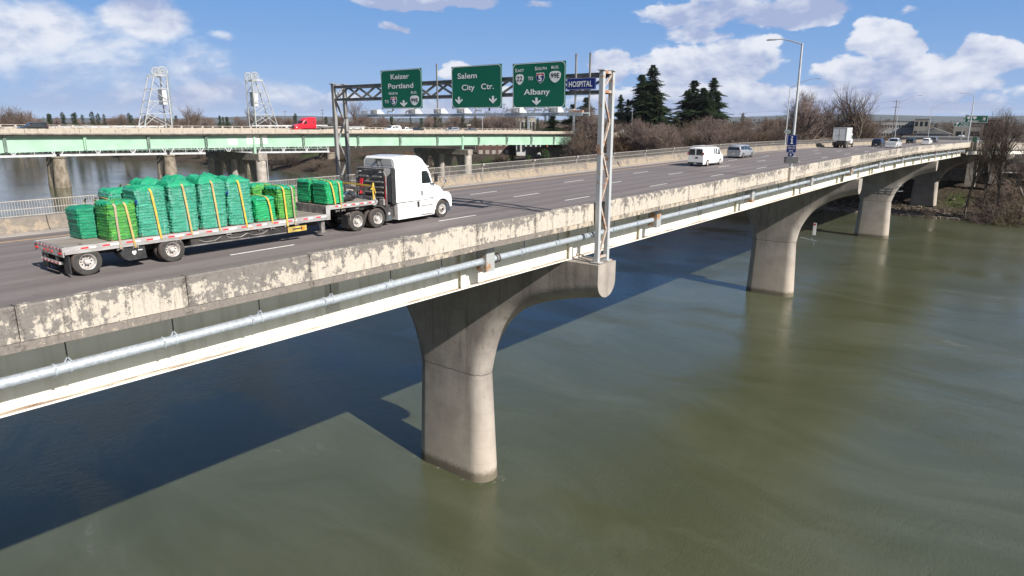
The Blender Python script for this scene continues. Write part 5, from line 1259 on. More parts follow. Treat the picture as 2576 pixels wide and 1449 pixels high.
m = MB(); m.bbox(7.3, 7.5, -1.05, 1.05, .45, .85, .04); m.build('front_bumper', ALU, BT)
for xx, d in ((1.9, True), (3.2, True), (6.7, False)):
    for sd in (-1, 1): wheel(BT, xx, sd * 1.2, .5, .5, .27, sd, d, bolts=8)
m = MB(); m.bbox(6.3, 6.45, -1.5, -1.3, 1.7, 2.3, .02); m.build('side_mirror', BLACK, BT)
m = MB(); m.path([(4.6, -.95, 1.3), (4.6, -.95, 3.0)], .08, 8); m.build('exhaust_stack', ALU, BT)

# ---------------------------------------------------------------- far green girder bridge
FB = empty('green_girder_bridge', (120, 157, 0), 0, 'long highway bridge with pale green steel girders behind the near bridge', 'bridge')
def fpart(m, name, mat, sm=False):
    o = m.build(name, mat, FB, sm); o.location = (-120, -157, 0); return o
fj = [54.0 - 4.4 * 4 - 1.0 + 8.8 * .5 * i for i in range(0, 60)]
x = 42.6 - 4.45 * 20; i = 0
while x < 219:
    m = MB(); m.loft([[(xx, y, z + zf(xx)) for y, z in [(147.0, -.82), (147.0, .0), (147.3, .0), (147.3, -.82)]] for xx in (x + .02, x + 8.86)]); fpart(m, 'parapet_panel', PARAF); x += 8.9
m = MB(); sweep(m, [(146.92, -1.02), (146.92, -.83), (147.35, -.83), (147.35, -1.02)], -45, 219, zf, 10); fpart(m, 'deck_edge', CONCD)
m = MB(); sweep(m, [(147.3, -1.3), (147.3, -1.03), (168.5, -1.03), (168.5, -1.3)], -45, 219, zf, 10); fpart(m, 'deck_slab', CONCD)
m = MB(); sweep(m, [(167.7, -.64), (167.7, .22), (168.0, .22), (168.0, -.64)], -45, 219, zf, 10); fpart(m, 'back_parapet', PARAF)
m = MB(); sweep(m, [(167.8, .62), (167.8, .72), (167.9, .72), (167.9, .62)], -45, 219, zf, 10)
for i in range(100):
    x = -44 + i * 2.6
    if x < 218: m.box(x, x + .4, 167.75, 168.0, zf(x) + .2, zf(x) + .66)
fpart(m, 'back_rail', CONC)
gdep = lerp_tab([(-60, -4.3), (39, -4.2), (64, -3.82), (86, -3.95), (116, -4.1), (160, -4.35), (217, -4.78)])
for yy in (148.3, 154, 160, 166.5):
    m = MB(); xs_ = frange(-45, 218.6, 8)
    m.loft([[(x, yy, zf(x) + gdep(x)), (x, yy, zf(x) - 1.04), (x, yy + .04, zf(x) - 1.04), (x, yy + .04, zf(x) + gdep(x))] for x in xs_]); fpart(m, 'girder_web', GREENG)
    m = MB(); m.loft([[(x, yy - .3, zf(x) + gdep(x) - .06), (x, yy - .3, zf(x) + gdep(x)), (x, yy + .3, zf(x) + gdep(x)), (x, yy + .3, zf(x) + gdep(x) - .06)] for x in xs_]); fpart(m, 'bottom_flange', GREENG)
for x in (-12, 5.5, 23, 39.6, 52.5, 64.3, 76.5, 89.8, 101.2, 118, 132.8, 147.5, 166, 180, 193.5, 207):
    m = MB(); m.box(x - .25, x + .25, 147.8, 148.29, zf(x) + gdep(x) + .1, zf(x) - 1.05); m.box(x - .02, x + .02, 147.5, 147.8, zf(x) - 3.6, zf(x) - 1.05); fpart(m, 'web_stiffener', GREEND if x != 52.5 else GREENG)
for (x0, x1, z0, z1) in ((84.9 - 3.2, 84.9 - 1.0, -3.4, -2.1), (86.3, 91.5, -3.3, -1.05)):
    m = MB(); m.box(x0, x1, 148.27, 148.299, zf(x0) + z0, zf(x0) + z1); fpart(m, 'white_paint_patch', WHITEP)
def gothic(x, zcap, zg, yn=144.9, yf=169.0):
    m = MB(); m.box(x - 1.1, x + 1.1, yn, yf, zcap - 1.5, zcap)      # cap beam
    fpart(m, 'bent_cap', CONCD)
    wall = MB(); cols = [yn + 1.2, (yn + yf) / 2, yf - 1.2]
    for k, yc in enumerate(cols):
        m = MB(); m.tube((x, yc, zg), (x, yc, zcap - 1.5), 1.35, 1.15, 20); fpart(m, 'bent_column', CONC, True)
    for a, b in zip(cols, cols[1:]):        # wall panels with a pointed arch opening
        zt = zcap - 1.55; mid = (a + b) / 2; hw = (b - a) * .27; za = zcap - 2.0; zs = zg + (za - zg) * .1
        arc = []
        for k in range(11):
            t = k / 10; arc.append((mid - hw * cos(t * pi / 2) ** 1.0, zs + (za - zs) * sin(t * pi / 2) ** .9))
        left = [(a, zg), (a, zt), (mid, zt)] + arc[::-1] + [(mid - hw, zg)]
        wall.prism(left, 'x', x - .35, x + .35); wall.prism([(2 * mid - y, z) for y, z in left][::-1], 'x', x - .35, x + .35)
    fpart(wall, 'arched_wall', CONCD)
for x, zc, zg in ((24.5, -1.6, -22), (88, -1.9, -22), (158.5, -3.2, -22), (217.5, -4.5, -14)):
    gothic(x, zc - .1, zg)
    m = MB(); m.box(x - .3, x + .3, 147.9, 148.7, zc - .1, zf(x) + gdep(x)); m.box(x - .25, x + .25, 147.85, 148.29, zf(x) + gdep(x), zf(x) - 1.05); fpart(m, 'bearing_post', GREENG)
    m = MB(); m.bar((x + 1.6, 146, -19), (x + 1.6, 146, zc), .1, .1); m.bar((x + 1.6, 146.6, -19), (x + 1.6, 146.6, zc), .1, .1)
    for k in range(8): m.bar((x + 1.6, 146, -19 + k * 2.1), (x + 1.6, 146.6, -19 + k * 2.1), .08, .08)
    fpart(m, 'access_ladder', WHITES)
# approach beyond the green spans
m = MB(); m.loft([[(x, 147, zf(x) - 2.3), (x, 147, zf(x)), (x, 147.4, zf(x)), (x, 147.4, zf(x) - .6), (x, 168, zf(x) - .6), (x, 168, zf(x) - 2.3)] for x in frange(219.1, 300, 10)]); fpart(m, 'approach_span', PARAF)
for x in (240, 262, 284): m = MB(); m.box(x - .6, x + .6, 148, 167, -14, zf(x) - 2.31); fpart(m, 'approach_pier', CONCD)
def zfr(x): return zf(x) - .61
car('black_suv', 'black SUV driving left on the far green bridge, at the left edge', 'car', (45.3, 151.5, zfr(45.3)), pi, 4.7, 1.9, 1.7, 'suv', P_BLK)
car('white_suv', 'white SUV driving left on the green bridge, right of the red truck', 'car', (133.2, 151.5, zfr(133)), pi, 5.3, 2.0, 1.85, 'suv', P_WHITE)
car('black_car', 'black car on the green bridge just right of the white SUV', 'car', (142.3, 151.5, zfr(142)), pi, 4.6, 1.85, 1.45, 'sedan', P_BLK)
car('silver_car', 'silver car on the green bridge below the middle sign', 'car', (157.6, 151.5, zfr(157)), pi, 4.8, 1.85, 1.6, 'suv', P_SIL)
car('dark_car', 'dark low car on the green bridge, right of the silver one', 'car', (166.2, 151.5, zfr(166)), pi, 4.5, 1.85, 1.4, 'sedan', P_GREY)
car('silver_pickup', 'silver pickup truck at the right end of the green bridge', 'pickup', (227, 151.5, zfr(227)), pi, 5.8, 2.0, 1.9, 'pickup', P_SIL)
car('distant_sedan', 'pale car on the approach behind the right gantry post', 'car', (262, 151.5, zfr(262)), pi, 4.6, 1.85, 1.6, 'suv', P_LGT)
# red semi and its empty flatbed
RT = empty('red_semi_truck', (107.0, 151.7, zfr(104)), pi, 'bright red semi truck with sleeper cab driving left on the green bridge', 'truck')
m = MB(); m.loft([rring(0, 1.2, .9, 3.5, .3, 6, 0, 0), rring(1.6, 1.22, .9, 3.6, .35, 6, 0, 0), rring(2.9, 1.18, .9, 3.35, .35, 6, 0, 0), rring(3.5, 1.1, .9, 2.7, .3, 6, 0, 0), rring(3.95, 1.05, .9, 2.2, .3, 6, 0, 0)]); rc = m.build('cab_body', P_RED, RT, True)
m = MB(); m.loft([rring(3.9, 1.0, .8, 2.1, .3, 6, 0, 0), rring(5.2, .95, .75, 1.85, .3, 6, 0, 0), rring(5.9, .8, .7, 1.6, .25, 6, 0, 0)]); m.build('hood', P_RED, RT, True)
m = MB(); m.prism([(2.6, 2.0), (2.6, 2.7), (3.2, 2.7), (3.6, 2.0)], 'y', 1.22, 1.24); m.prism([(.6, 2.1), (.6, 2.7), (1.0, 2.7), (1.0, 2.1)], 'y', 1.225, 1.245); m.build('side_window', GLASS, rc)
m = MB(); m.prism([(3.5, 2.72), (3.97, 2.2), (4.0, 2.22), (3.54, 2.76)], 'y', -.98, .98); m.build('windshield', GLASS, rc)
m = MB(); m.box(5.88, 5.95, -.5, .5, .9, 1.55); m.build('grille', HEADR, RT); m = MB(); m.box(5.7, 6.1, -1.1, 1.1, .4, .8); m.build('bumper', P_RED, RT)
m = MB(); m.bbox(5.4, 5.7, .85, 1.1, 1.0, 1.3, .05); m.build('headlight', HEADL, RT); m = MB(); m.bbox(4.4, 5.6, .7, 1.15, .6, 1.2, .1); m.build('fender', P_RED, RT)
m = MB(); m.bbox(3.2, 3.35, 1.3, 1.5, 1.9, 2.5, .02); m.build('wing_mirror', BLACK, RT); m = MB(); m.box(-3, 5.5, -.5, .5, .6, .95); m.build('chassis', CHASS, RT)
for xx, d in ((4.9, False), (-1.3, True), (-2.6, True)):
    for sd in (-1, 1): wheel(RT, xx, sd * 1.2, .5, .5, .27, sd, d, bolts=8)
FT = empty('empty_flatbed_trailer', (107.5, 151.7, zfr(115)), 0, 'empty flatbed trailer pulled by the red semi truck on the green bridge', 'trailer')
m = MB(); m.bbox(1.0, 15.2, -1.27, 1.27, 1.22, 1.42, .01); m.build('deck', ALU, FT)
m = MB(); m.box(2, 14.8, -.5, .5, .85, 1.21); m.build('frame', CHASS, FT)
m = MB(); m.box(9.8, 14.8, -1.2, -1.1, .7, 1.15); m.build('side_panel', WHITES, FT)
for xx in (11.2, 13.6):
    for sd in (-1, 1): wheel(FT, xx, sd * 1.22, .5, .5, .27, sd, True, bolts=8)
car('red_flatbed_load', 'small red and white pickup between the white SUV and the black car', 'pickup', (138.2, 151.6, zfr(138)), pi, 4.4, 1.8, 1.5, 'pickup', P_WHITE)
lamp(114.2, 147.1, zf(114), 14.4, -1.6, 3.0, 'tall thin street lamp on the green bridge behind the left gantry post', None, .5, .12)
lamp(166.8, 147.1, zf(167), 8.2, -1.4, 2.8, 'thin street lamp on the green bridge between the left and middle signs', None, .4, .10)
o = empty('road_sign_back', (160.5, 147.1, zf(160)), 0, 'small dark sign seen from behind on the green bridge parapet', 'sign'); MB().bbox(-.9, .9, -.03, .03, 1.5, 1.9, .01).build('panel', SBACK, o); MB().bar((-.75, .08, 0), (-.75, .08, 1.9), .1, .1).build('post', GALVD, o)
# far bridge sign gantry
FG = empty('far_sign_gantry', (218, 157, 0), 0, 'lattice steel sign gantry at the right end of the green bridge', 'gantry')
for yy in (146.9, 168.2):
    for xx in (-.45, .45):
        m = MB(); m.bar((xx, yy - 157, -2.2), (xx, yy - 157, 9.3), .22, .22); m.build('gantry_post', GALV, FG)
    m = MB()
    for k in range(9): m.bar((-.45 if k % 2 else .45, yy - 157, -1 + k * 1.15), (.45 if k % 2 else -.45, yy - 157, .15 + k * 1.15), .09, .09)
    m.build('post_bracing', GALV, FG)
for zz in (8.2, 9.2): m = MB(); m.bar((0, -10, zz), (0, 11.2, zz), .2, .2); m.build('truss_chord', GALVD, FG)

# ---------------------------------------------------------------- railway lift bridge
RB = empty('white_lift_bridge', (130, 300, -7), 0, 'old white steel truss railway lift bridge with two sheave towers, beyond the green bridge', 'bridge')
def rp(m, name, mat, sm=False):
    o = m.build(name, mat, RB, sm); o.location = (-130, -300, 7); return o
zr_ = lerp_tab([(0, -6.4), (77, -7.0), (97, -7.3), (138, -8.2), (178, -9.1), (217, -10.0), (260, -10.8)])
PX = [13.5, 54.5, 95.5, 136.5, 177.5, 218.5]
for a, b in zip(PX, PX[1:]):
    for yy in (297, 302.5):
        m = MB(); top = 3.0 if not (a > 130 and a < 140) else 1.0
        m.bar((a + .6, yy, zr_(a)), (b - .6, yy, zr_(b)), .5, .8); m.bar((a + .6, yy, top), (b - .6, yy, top), .5, .5); rp(m, 'truss_chord', WHITES)
        m = MB(); n = 6
        for k in range(n):
            x0, x1 = a + 1 + (b - a - 2) * k / n, a + 1 + (b - a - 2) * (k + 1) / n
            if k % 2 == 0: m.bar((x0, yy, zr_(x0)), (x1, yy, top), .35, .35)
            else: m.bar((x0, yy, top), (x1, yy, zr_(x1)), .35, .35)
            m.bar((x1, yy, zr_(x1)), (x1, yy, top), .22, .22)
        rp(m, 'truss_web', WHITES)
    m = MB()
    for k in range(22): x0 = a + 1 + (b - a - 2) * k / 21; m.box(x0 - .12, x0 + .12, 297.2, 302.3, zr_(x0) + .9, zr_(x0) + 1.5)
    m.loft([[(x, 297.1, zr_(x) + 1.5), (x, 297.1, zr_(x) + 1.8), (x, 302.4, zr_(x) + 1.8), (x, 302.4, zr_(x) + 1.5)] for x in (a, b)]); rp(m, 'track_deck', GREEND)
for x in PX:
    m = MB()
    for yy in (296.5, 302.8): m.tube((x, yy, -23), (x, yy, zr_(x) - .5), 3.0, 2.1, 14)
    m.prism([(296.5, -23), (302.8, -23), (302.8, zr_(x) - .5), (296.5, zr_(x) - .5)], 'x', x - 2.0, x + 1.9); m.tube((x, 296.5, zr_(x) - .9), (x, 296.5, zr_(x) - .4), 2.5, n=14)
    rp(m, 'masonry_pier', MOSSY, True)
def tower(x0, sgn):
    """vertical legs at x0, raking legs sgn away from the lift span"""
    T_ = MB(); ztop = 23.4; zb_ = 3.0; top = x0 + 5.0 * sgn; bot = x0 + 11.5 * sgn
    for yy in (297, 302.5):
        T_.bar((x0, yy, zb_ - 4), (x0, yy, ztop), .42, .42); T_.bar((bot, yy, zb_ - 4 + 3), (top, yy, ztop), .36, .36)
        lv = [zb_, 8.2, 13.2, 18.0, ztop]
        rk = lambda z: bot + (top - bot) * (z - zb_) / (ztop - zb_)
        for i, (a, b) in enumerate(zip(lv, lv[1:])):
            T_.bar((x0, yy, b), (rk(b), yy, b), .2, .2); T_.bar((x0, yy, a), (rk(b), yy, b), .2, .2)
            if i < 2: T_.bar((rk(a), yy, a), ((x0 + rk(b)) / 2, yy, b), .22, .22)
        T_.bar((x0, yy, ztop), (top, yy, ztop), .7, .7)
    for z in (8.2, 13.2, 18, ztop):
        for xx in (x0, rk(z)): T_.bar((xx, 297, z), (xx, 302.5, z), .16, .16)
    for a, b in zip((zb_, 8.2, 13.2, 18.), (8.2, 13.2, 18., ztop)): T_.bar((x0, 297, a), (x0, 302.5, b), .13, .13)
    rp(T_, 'lift_tower', TOWERM)
    m = MB(); m.bbox(x0 + .5 * sgn - (1.9 if sgn < 0 else 0), x0 + .5 * sgn + (1.9 if sgn > 0 else 0), 297.2, 301.0, 11.8, 18.2, .1); rp(m, 'counterweight', WHITES)
    for yy in (296.9, 302.4):
        m = MB()
        for q in range(24):
            a0, a1 = 2 * pi * q / 24, 2 * pi * (q + 1) / 24
            m.bar((x0 + 1.4 * sgn + 1.9 * cos(a0), yy, 25 + 1.9 * sin(a0)), (x0 + 1.4 * sgn + 1.9 * cos(a1), yy, 25 + 1.9 * sin(a1)), .4, .3, (0, 1, 0))
        for q in range(6): a0 = pi * q / 6; m.bar((x0 + 1.4 * sgn + 1.9 * cos(a0), yy, 25 + 1.9 * sin(a0)), (x0 + 1.4 * sgn - 1.9 * cos(a0), yy, 25 - 1.9 * sin(a0)), .18, .2, (0, 1, 0))
        rp(m, 'sheave_wheel', TOWERM)
    m = MB()
    for q in (-.15, .15, .45): m.bar((x0 - .5 * sgn + q, 297, 25), (x0 - .5 * sgn + q, 297, 4), .08, .08)
    rp(m, 'hoist_cables', GREEND)
tower(139.4, -1); tower(178.2, 1)

# ---------------------------------------------------------------- trees
def ribbon(m, p0, p1, w_, rnd):
    d = p1 - p0; s = d.cross(Vector((rnd.uniform(-1, 1), rnd.uniform(-1, 1), rnd.uniform(-1, 1))))
    if s.length < 1e-6: return
    s = s.normalized() * w_; m.add([p0 - s, p0 + s, p1], [(0, 1, 2)])
def bare_tree(seed, H_=18, spread=.5, twig=TWIG, depth=5, trunkf=.25, density=1.0, lean=0., tw=.013):
    r_ = random.Random(seed); T_ = MB(); K = MB()
    def grow(p, d, L, r0, lv):
        nseg = 3; pts = [p.copy()]; q = p.copy(); dd = d.copy()
        for i in range(nseg):
            dd = (dd + Vector((r_.uniform(-.16, .16), r_.uniform(-.16, .16), r_.uniform(-.06, .14)))).normalized(); q = q + dd * (L / nseg); pts.append(q.copy())
        r1 = r0 * .62
        if lv <= 2: T_.path(pts, [r0 + (r1 - r0) * i / nseg for i in range(nseg + 1)], 6 if lv < 2 else 4)
        elif lv == 3: K.path(pts, [r0 + (r1 - r0) * i / nseg for i in range(nseg + 1)], 3)
        else:
            for a, b in zip(pts, pts[1:]): ribbon(K, a, b + (b - a) * .2, max(r0 * .5, tw), r_)
        if lv >= depth:
            return
        nb = {0: 6, 1: 6, 2: 5, 3: 5, 4: 5}.get(lv, 4)
        nb = max(2, int(nb * density + r_.random()))
        for k in range(nb):
            f = .35 + .65 * (k + r_.random() * .6) / nb if lv else .45 + .55 * (k + .3) / nb
            f = min(f, 1.0); i = min(nseg - 1, int(f * nseg)); base_ = pts[i].lerp(pts[i + 1], f * nseg - i)
            a = r_.uniform(0, 2 * pi); ax = dd.orthogonal().normalized(); ax.rotate(Matrix.Rotation(a, 3, dd))
            tilt = r_.uniform(.38, .85) * (spread / .5)
            nd = (dd * cos(tilt) + ax * sin(tilt)); nd.z += .18; nd.normalize()
            grow(base_, nd, L * r_.uniform(.52, .78), r0 * r_.uniform(.42, .62), lv + 1)
        grow(pts[-1], dd, L * .62, r1 * .9, lv + 1)
    grow(Vector((0, 0, 0)), Vector((lean, 0, 1)).normalized(), H_ * trunkf * 1.2, H_ * .014, 0)
    return T_, K
def mk_bare(name, label, seed, H_, **k):
    tw_ = k.pop('twigmat', TWIG); T_, K = bare_tree(seed, H_, **k)
    zmax = max(v[2] for v in K.v) or 1; s = H_ / zmax
    T_.v = [(x * s, y * s, z * s) for x, y, z in T_.v]; K.v = [(x * s, y * s, z * s) for x, y, z in K.v]
    o = empty(name, (0, 0, 0), 0, label, 'tree'); T_.build('trunk', BARK, o); K.build('crown', tw_, o); return o
def mk_shrub(seed, name, H_, mat, n=900, wide=1.1, label=''):
    r_ = random.Random(seed); K = MB(); T_ = MB()
    for i in range(34):
        a = r_.uniform(0, 2 * pi); rr0 = r_.uniform(0, .35) * H_ * wide; p = Vector((rr0 * cos(a) * .5, rr0 * sin(a) * .5, 0)); d = Vector((cos(a) * r_.uniform(.1, .8) * wide, sin(a) * r_.uniform(.1, .8) * wide, 1)).normalized()
        L = H_ * r_.uniform(.55, .95); pts = [p]; dd = d.copy()
        for k in range(4): dd = (dd + Vector((r_.uniform(-.2, .2), r_.uniform(-.2, .2), -.02))).normalized(); pts.append(pts[-1] + dd * L / 4)
        T_.path(pts, [.05, .04, .03, .02, .012], 3)
        for j in range(n // 34):
            f = r_.uniform(.2, 1) * 3.99; k = int(f); b = pts[k].lerp(pts[k + 1], f - k)
            e = b + Vector((r_.uniform(-1, 1), r_.uniform(-1, 1), r_.uniform(-.1, 1))) * H_ * .16; ribbon(K, b, e, .022, r_)
            for _ in range(2): b2 = b.lerp(e, r_.uniform(.3, .9)); ribbon(K, b2, b2 + Vector((r_.uniform(-1, 1), r_.uniform(-1, 1), r_.uniform(-.1, 1))) * H_ * .08, .02, r_)
    o = empty(name, (0, 0, 0), 0, label, 'tree'); T_.build('trunk', BARK, o); K.build('crown', mat, o); return o
def mk_conifer(seed, name, H_, mat, label, wide=.19, dens=1.0, bare=.06, droop=.35):
    r_ = random.Random(seed); K = MB(); T_ = MB(); T_.path([(0, 0, 0), (0, 0, H_ * .5), (0, 0, H_ * .98)], [H_ * .016, H_ * .010, H_ * .002], 7)
    z = bare * H_
    while z < H_ * .985:
        f = 1 - z / H_; n = int(6 + 4 * r_.random()); amp = (.65 + .35 * sin(z * 1.3 + seed) + r_.uniform(-.15, .3))
        for k in range(n):
            a = r_.uniform(0, 2 * pi); L = max(.3, H_ * wide * (f ** .72) * (1 if z > H_ * .15 else .8) * amp * r_.uniform(.55, 1.12))
            c, s = cos(a), sin(a); p0 = Vector((0, 0, z)); tip = Vector((c * L, s * L, z - droop * L * r_.uniform(.3, 1.1) + L * .12)); mid = Vector((c * L * .55, s * L * .55, z + L * .05))
            perp = Vector((-s, c, 0)); nn = max(5, int(L * 4.2 * dens))
            for j in range(nn):
                t = (j + r_.random()) / nn; t = .12 + .88 * t
                b = p0.lerp(mid, t / .55) if t < .55 else mid.lerp(tip, (t - .55) / .45)
                wdt = (.42 + .16 * L) * (1.1 - t) + .2
                for sg in (-1, 1):
                    e = b + perp * (sg * wdt * r_.uniform(.7, 1.4)) + Vector((c * .32, s * .32, r_.uniform(-.55, -.05) * wdt * 1.2))
                    q = b + Vector((c * .45, s * .45, r_.uniform(-.12, .12))); K.add([b + Vector((0, 0, .06)), e, q], [(0, 1, 2)])
        z += (.30 + .022 * (H_ - z) * .6) / dens
    K.add([(0, .1, H_ * .95), (.1, -.1, H_ * .95), (0, 0, H_ + .4)], [(0, 1, 2)])
    o = empty(name, (0, 0, 0), 0, label, 'tree'); T_.build('trunk', BARK, o); K.build('crown', mat, o); return o
def bearing(px, D_, off=0):             # point at ground distance D_ in the direction of photo column px
    az = R(39) - math.atan2((px - 1288) / 1769, 1); return D_ * cos(az), D_ * sin(az)
PROT = {}
def place(key, x, y, z, H_, label=None, rz=0, name=None, group=None, wide=1.0):
    src = PROT[key]; h0 = src['h']
    if not src.get('used'): o = src; src['used'] = 1
    else: o = copy_tree(src)
    if 'used' in o and o is not src: del o['used']
    o.location = (x, y, z); s = H_ / h0; o.scale = (s * wide, s * wide, s); o.rotation_euler = (0, 0, rz)
    if label: o['label'] = label
    if group: o['group'] = group
    return o
def proto(key, o, h): o['h'] = h; PROT[key] = o
proto('b1', mk_bare('bare_tree', '', 11, 18, density=.82, spread=.46), 18); proto('b2', mk_bare('bare_tree', '', 23, 16, spread=.58, twigmat=TWIGP, trunkf=.2, density=.85), 16)
proto('b3', mk_bare('bare_tree', '', 37, 20, spread=.40, density=.72, depth=5, tw=.011), 20); proto('s1', mk_shrub(5, 'bare_shrub', 7, TWIGR, 1500), 7); proto('s2', mk_shrub(8, 'bare_shrub', 7, TWIGY, 1300), 7); proto('s3', mk_shrub(9, 'bare_shrub', 6, TWIG, 1400), 6)
proto('c1', mk_conifer(3, 'conifer_tree', 36, NEEDLE, '', .30, 1.25), 36); proto('c2', mk_conifer(14, 'conifer_tree', 30, NEEDLE, '', .40, 1.3), 30); proto('c3', mk_conifer(21, 'small_conifer', 16, NEEDLE, '', .22, .8), 16); proto('c4', mk_conifer(29, 'small_conifer', 14, NEEDLE2, '', .28, .8, droop=.1), 14)
rt = random.Random(77)
def zhor(px_y, D_): return CAMZ + (303 - px_y) / 1769 * D_      # rough height seen at a given photo row
# the tall conifers between the gantry post and the lamp
TALL = [(1637, 166, 340, 'c1', 1.0, 'tallest dark conifer in the sky between gantry post and street lamp'), (1610, 190, 352, 'c2', .9, 'dark conifer leaning against the tallest one, on its left'), (1660, 250, 330, 'c2', .6, 'shorter dark conifer just right of the tallest one'),
        (1742, 204, 345, 'c2', 1.0, 'broad dark conifer, left of the pair before the parapet lamp'), (1790, 197, 350, 'c1', 1.05, 'ragged dark conifer, right of the pair before the parapet lamp'), (1765, 222, 335, 'c2', 1.0, 'dark conifer filling the gap between the broad pair'),
        (1560, 238, 380, 'c1', .8, 'narrow dark conifer just right of the gantry post'), (1578, 250, 372, 'c2', .55, 'small dark conifer next to the narrow one right of the gantry post'), (1475, 245, 330, 'c2', 1.0, 'dark conifer behind the blue hospital sign'), (1440, 262, 340, 'c2', 1.0, 'dark conifer left of the one behind the hospital sign'),
        (1390, 288, 330, 'c2', 1.2, 'low dark conifer under the right green sign'), (1702, 292, 330, 'c3', 1.0, 'little conifer in the gap between the two tall groups'), (1640, 215, 360, 'c2', 1.1, 'dark conifer behind the tallest one'), (1620, 232, 335, 'c2', 1.2, 'dark wide conifer in front of the tallest group'), (1727, 228, 340, 'c2', .95, 'dark conifer at the left side of the broad pair'), (1778, 236, 338, 'c2', 1.1, 'lower dark conifer before the broad pair'), (1802, 240, 345, 'c2', .9, 'dark conifer at the right side of the broad pair'), (1648, 228, 338, 'c2', 1.0, 'dark conifer at the right foot of the tallest one')]
for px, py, D_, k, wd, lb in TALL:
    x, y = bearing(px, D_); Zc = D_ * cos(math.atan((px - 1288) / 1769)); top = CAMZ + (303 - py) / 1769 * Zc; g = gz(x, y); place(k, x, y, g, top - g, lb, rt.uniform(0, 6), wide=wd * 1.4)
# bare trees that stand out
BARES = [(2170, 205, 250, 'b3', 1.1, 'big bare mauve-brown tree in the sky right of the white box truck'), (2125, 235, 255, 'b2', .8, 'bare tree between the box truck and the biggest bare tree'), (2035, 222, 245, 'b2', 1.1, 'bare spreading tree just right of the parapet lamp'), (2000, 250, 250, 'b1', .8, 'bare tree directly behind the parapet lamp'), (2070, 258, 262, 'b1', 1, 'bare tree behind the white box truck'),
         (1800, 285, 268, 'b2', 1.3, 'wide orange-brown bare tree below the broad dark conifers'), (1500, 262, 262, 'b2', 1.3, 'bare olive tree just left of the right gantry post'), (1470, 300, 255, 'b1', 1.2, 'bare tree left of the gantry post above the green girder end'), (1620, 290, 250, 'b2', 1.2, 'bare tree in front of the tallest conifer'), (1680, 305, 240, 'b2', 1.2, 'bare tree in front of the gap between conifer groups'),
         (35, 258, 640, 'b1', 1.3, 'round bare tree at the left edge of the skyline'), (60, 272, 650, 'b2', 1.2, 'bare tree next to the round one at the left edge'), (465, 262, 520, 'b3', 1.2, 'bare forked tree right of the first lift tower'), (485, 268, 530, 'b3', 1., 'bare tree, second one right of the first lift tower'), (620, 262, 500, 'b3', .8, 'thin bare tree left of the second lift tower'), (232, 279, 600, 'c3', .9, 'dark conifer left of the first lift tower on the skyline'), (247, 284, 600, 'c3', .9, 'smaller dark conifer beside it, left of the first lift tower'), (185, 283, 650, 'c3', 1.2, 'dark conifer on the left skyline between the bare trees'), (158, 281, 680, 'c3', 1.0, 'pointed conifer on the left skyline'), (125, 284, 660, 'c4', 1.0, 'ragged green conifer right of the black SUV'), (330, 288, 600, 'c4', 1.1, 'small green conifer just left of the first lift tower'), (1478, 279, 420, 'c3', 1.0, 'pointed conifer above the green girder end'), (820, 292, 520, 'c3', 1.0, 'small conifer right of the red truck'), (985, 290, 560, 'c3', 1.0, 'small conifer under the left green sign'), (1095, 286, 540, 'c3', 1.0, 'pointed conifer left of the middle green sign'), (1868, 284, 500, 'c3', 1.0, 'dark conifer by the utility pole right of the tall conifers'),
         (300, 282, 560, 'b1', 1.3, 'bare tree left of the first lift tower'),
         (890, 245, 420, 'b3', 1.1, 'bare tree right behind the left gantry post'), (905, 280, 420, 'b2', 1.0, 'low bare tree below the left green sign'), (1235, 275, 400, 'b2', 1.2, 'bare tree showing under the middle green sign'), (1290, 262, 395, 'b2', 1.1, 'bare tree between the middle and right green signs'), (1195, 285, 400, 'b1', 1.2, 'bare tree at the bottom left of the middle green sign')]
for px, py, D_, k, wd, lb in BARES:
    x, y = bearing(px, D_); Zc = D_ * cos(math.atan((px - 1288) / 1769)); top = CAMZ + (303 - py) / 1769 * Zc; g = gz(x, y); place(k, x, y, g, top - g, lb, rt.uniform(0, 6), wide=wd)
# trees on the bank at the right, in front of the bridge end
for x, y, H_, k, lb, wd in ((208, 19.5, 29.0, 'b3', 'thin bare tree rising beside the end of the near bridge', .6), (208, 13.0, 29.5, 'b1', 'large bare tree at the right edge, left of two on the bank', .62), (207, 8.2, 27.0, 'b2', 'large bare tree at the far right edge of the photo', .7), (211, 16.2, 26, 'b1', 'slender bare tree between the bridge end and the big bank trees', .45),
                              (203.2, 14.6, 6.0, 's3', 'bare shrub at the waterline between the bank trees', 1.2), (202.5, 10.2, 6.5, 's2', 'olive bare shrub at the waterline under the right bank trees', 1.2), (206, 11.5, 8.0, 's3', 'bare shrub up the bank under the right trees', 1.2), (224, 6.5, 7, 's2', 'olive shrub behind the right bank trees', 1.3), (204.8, 27.0, 3.5, 's3', 'thin sapling by the riprap in front of the bank pier', .6),
                              (215, 13.5, 9, 's3', 'bare shrub on the grassy bank top', 1.3), (232, 9.5, 8, 's3', 'bare brown thicket at the right edge behind the bank', 1.6), (208, 6.0, 7, 's2', 'olive thicket on the bank at the right edge', 1.5)):
    place(k, x, y, gz(x, y) - .1, H_, lb, rt.uniform(0, 6), wide=wd)
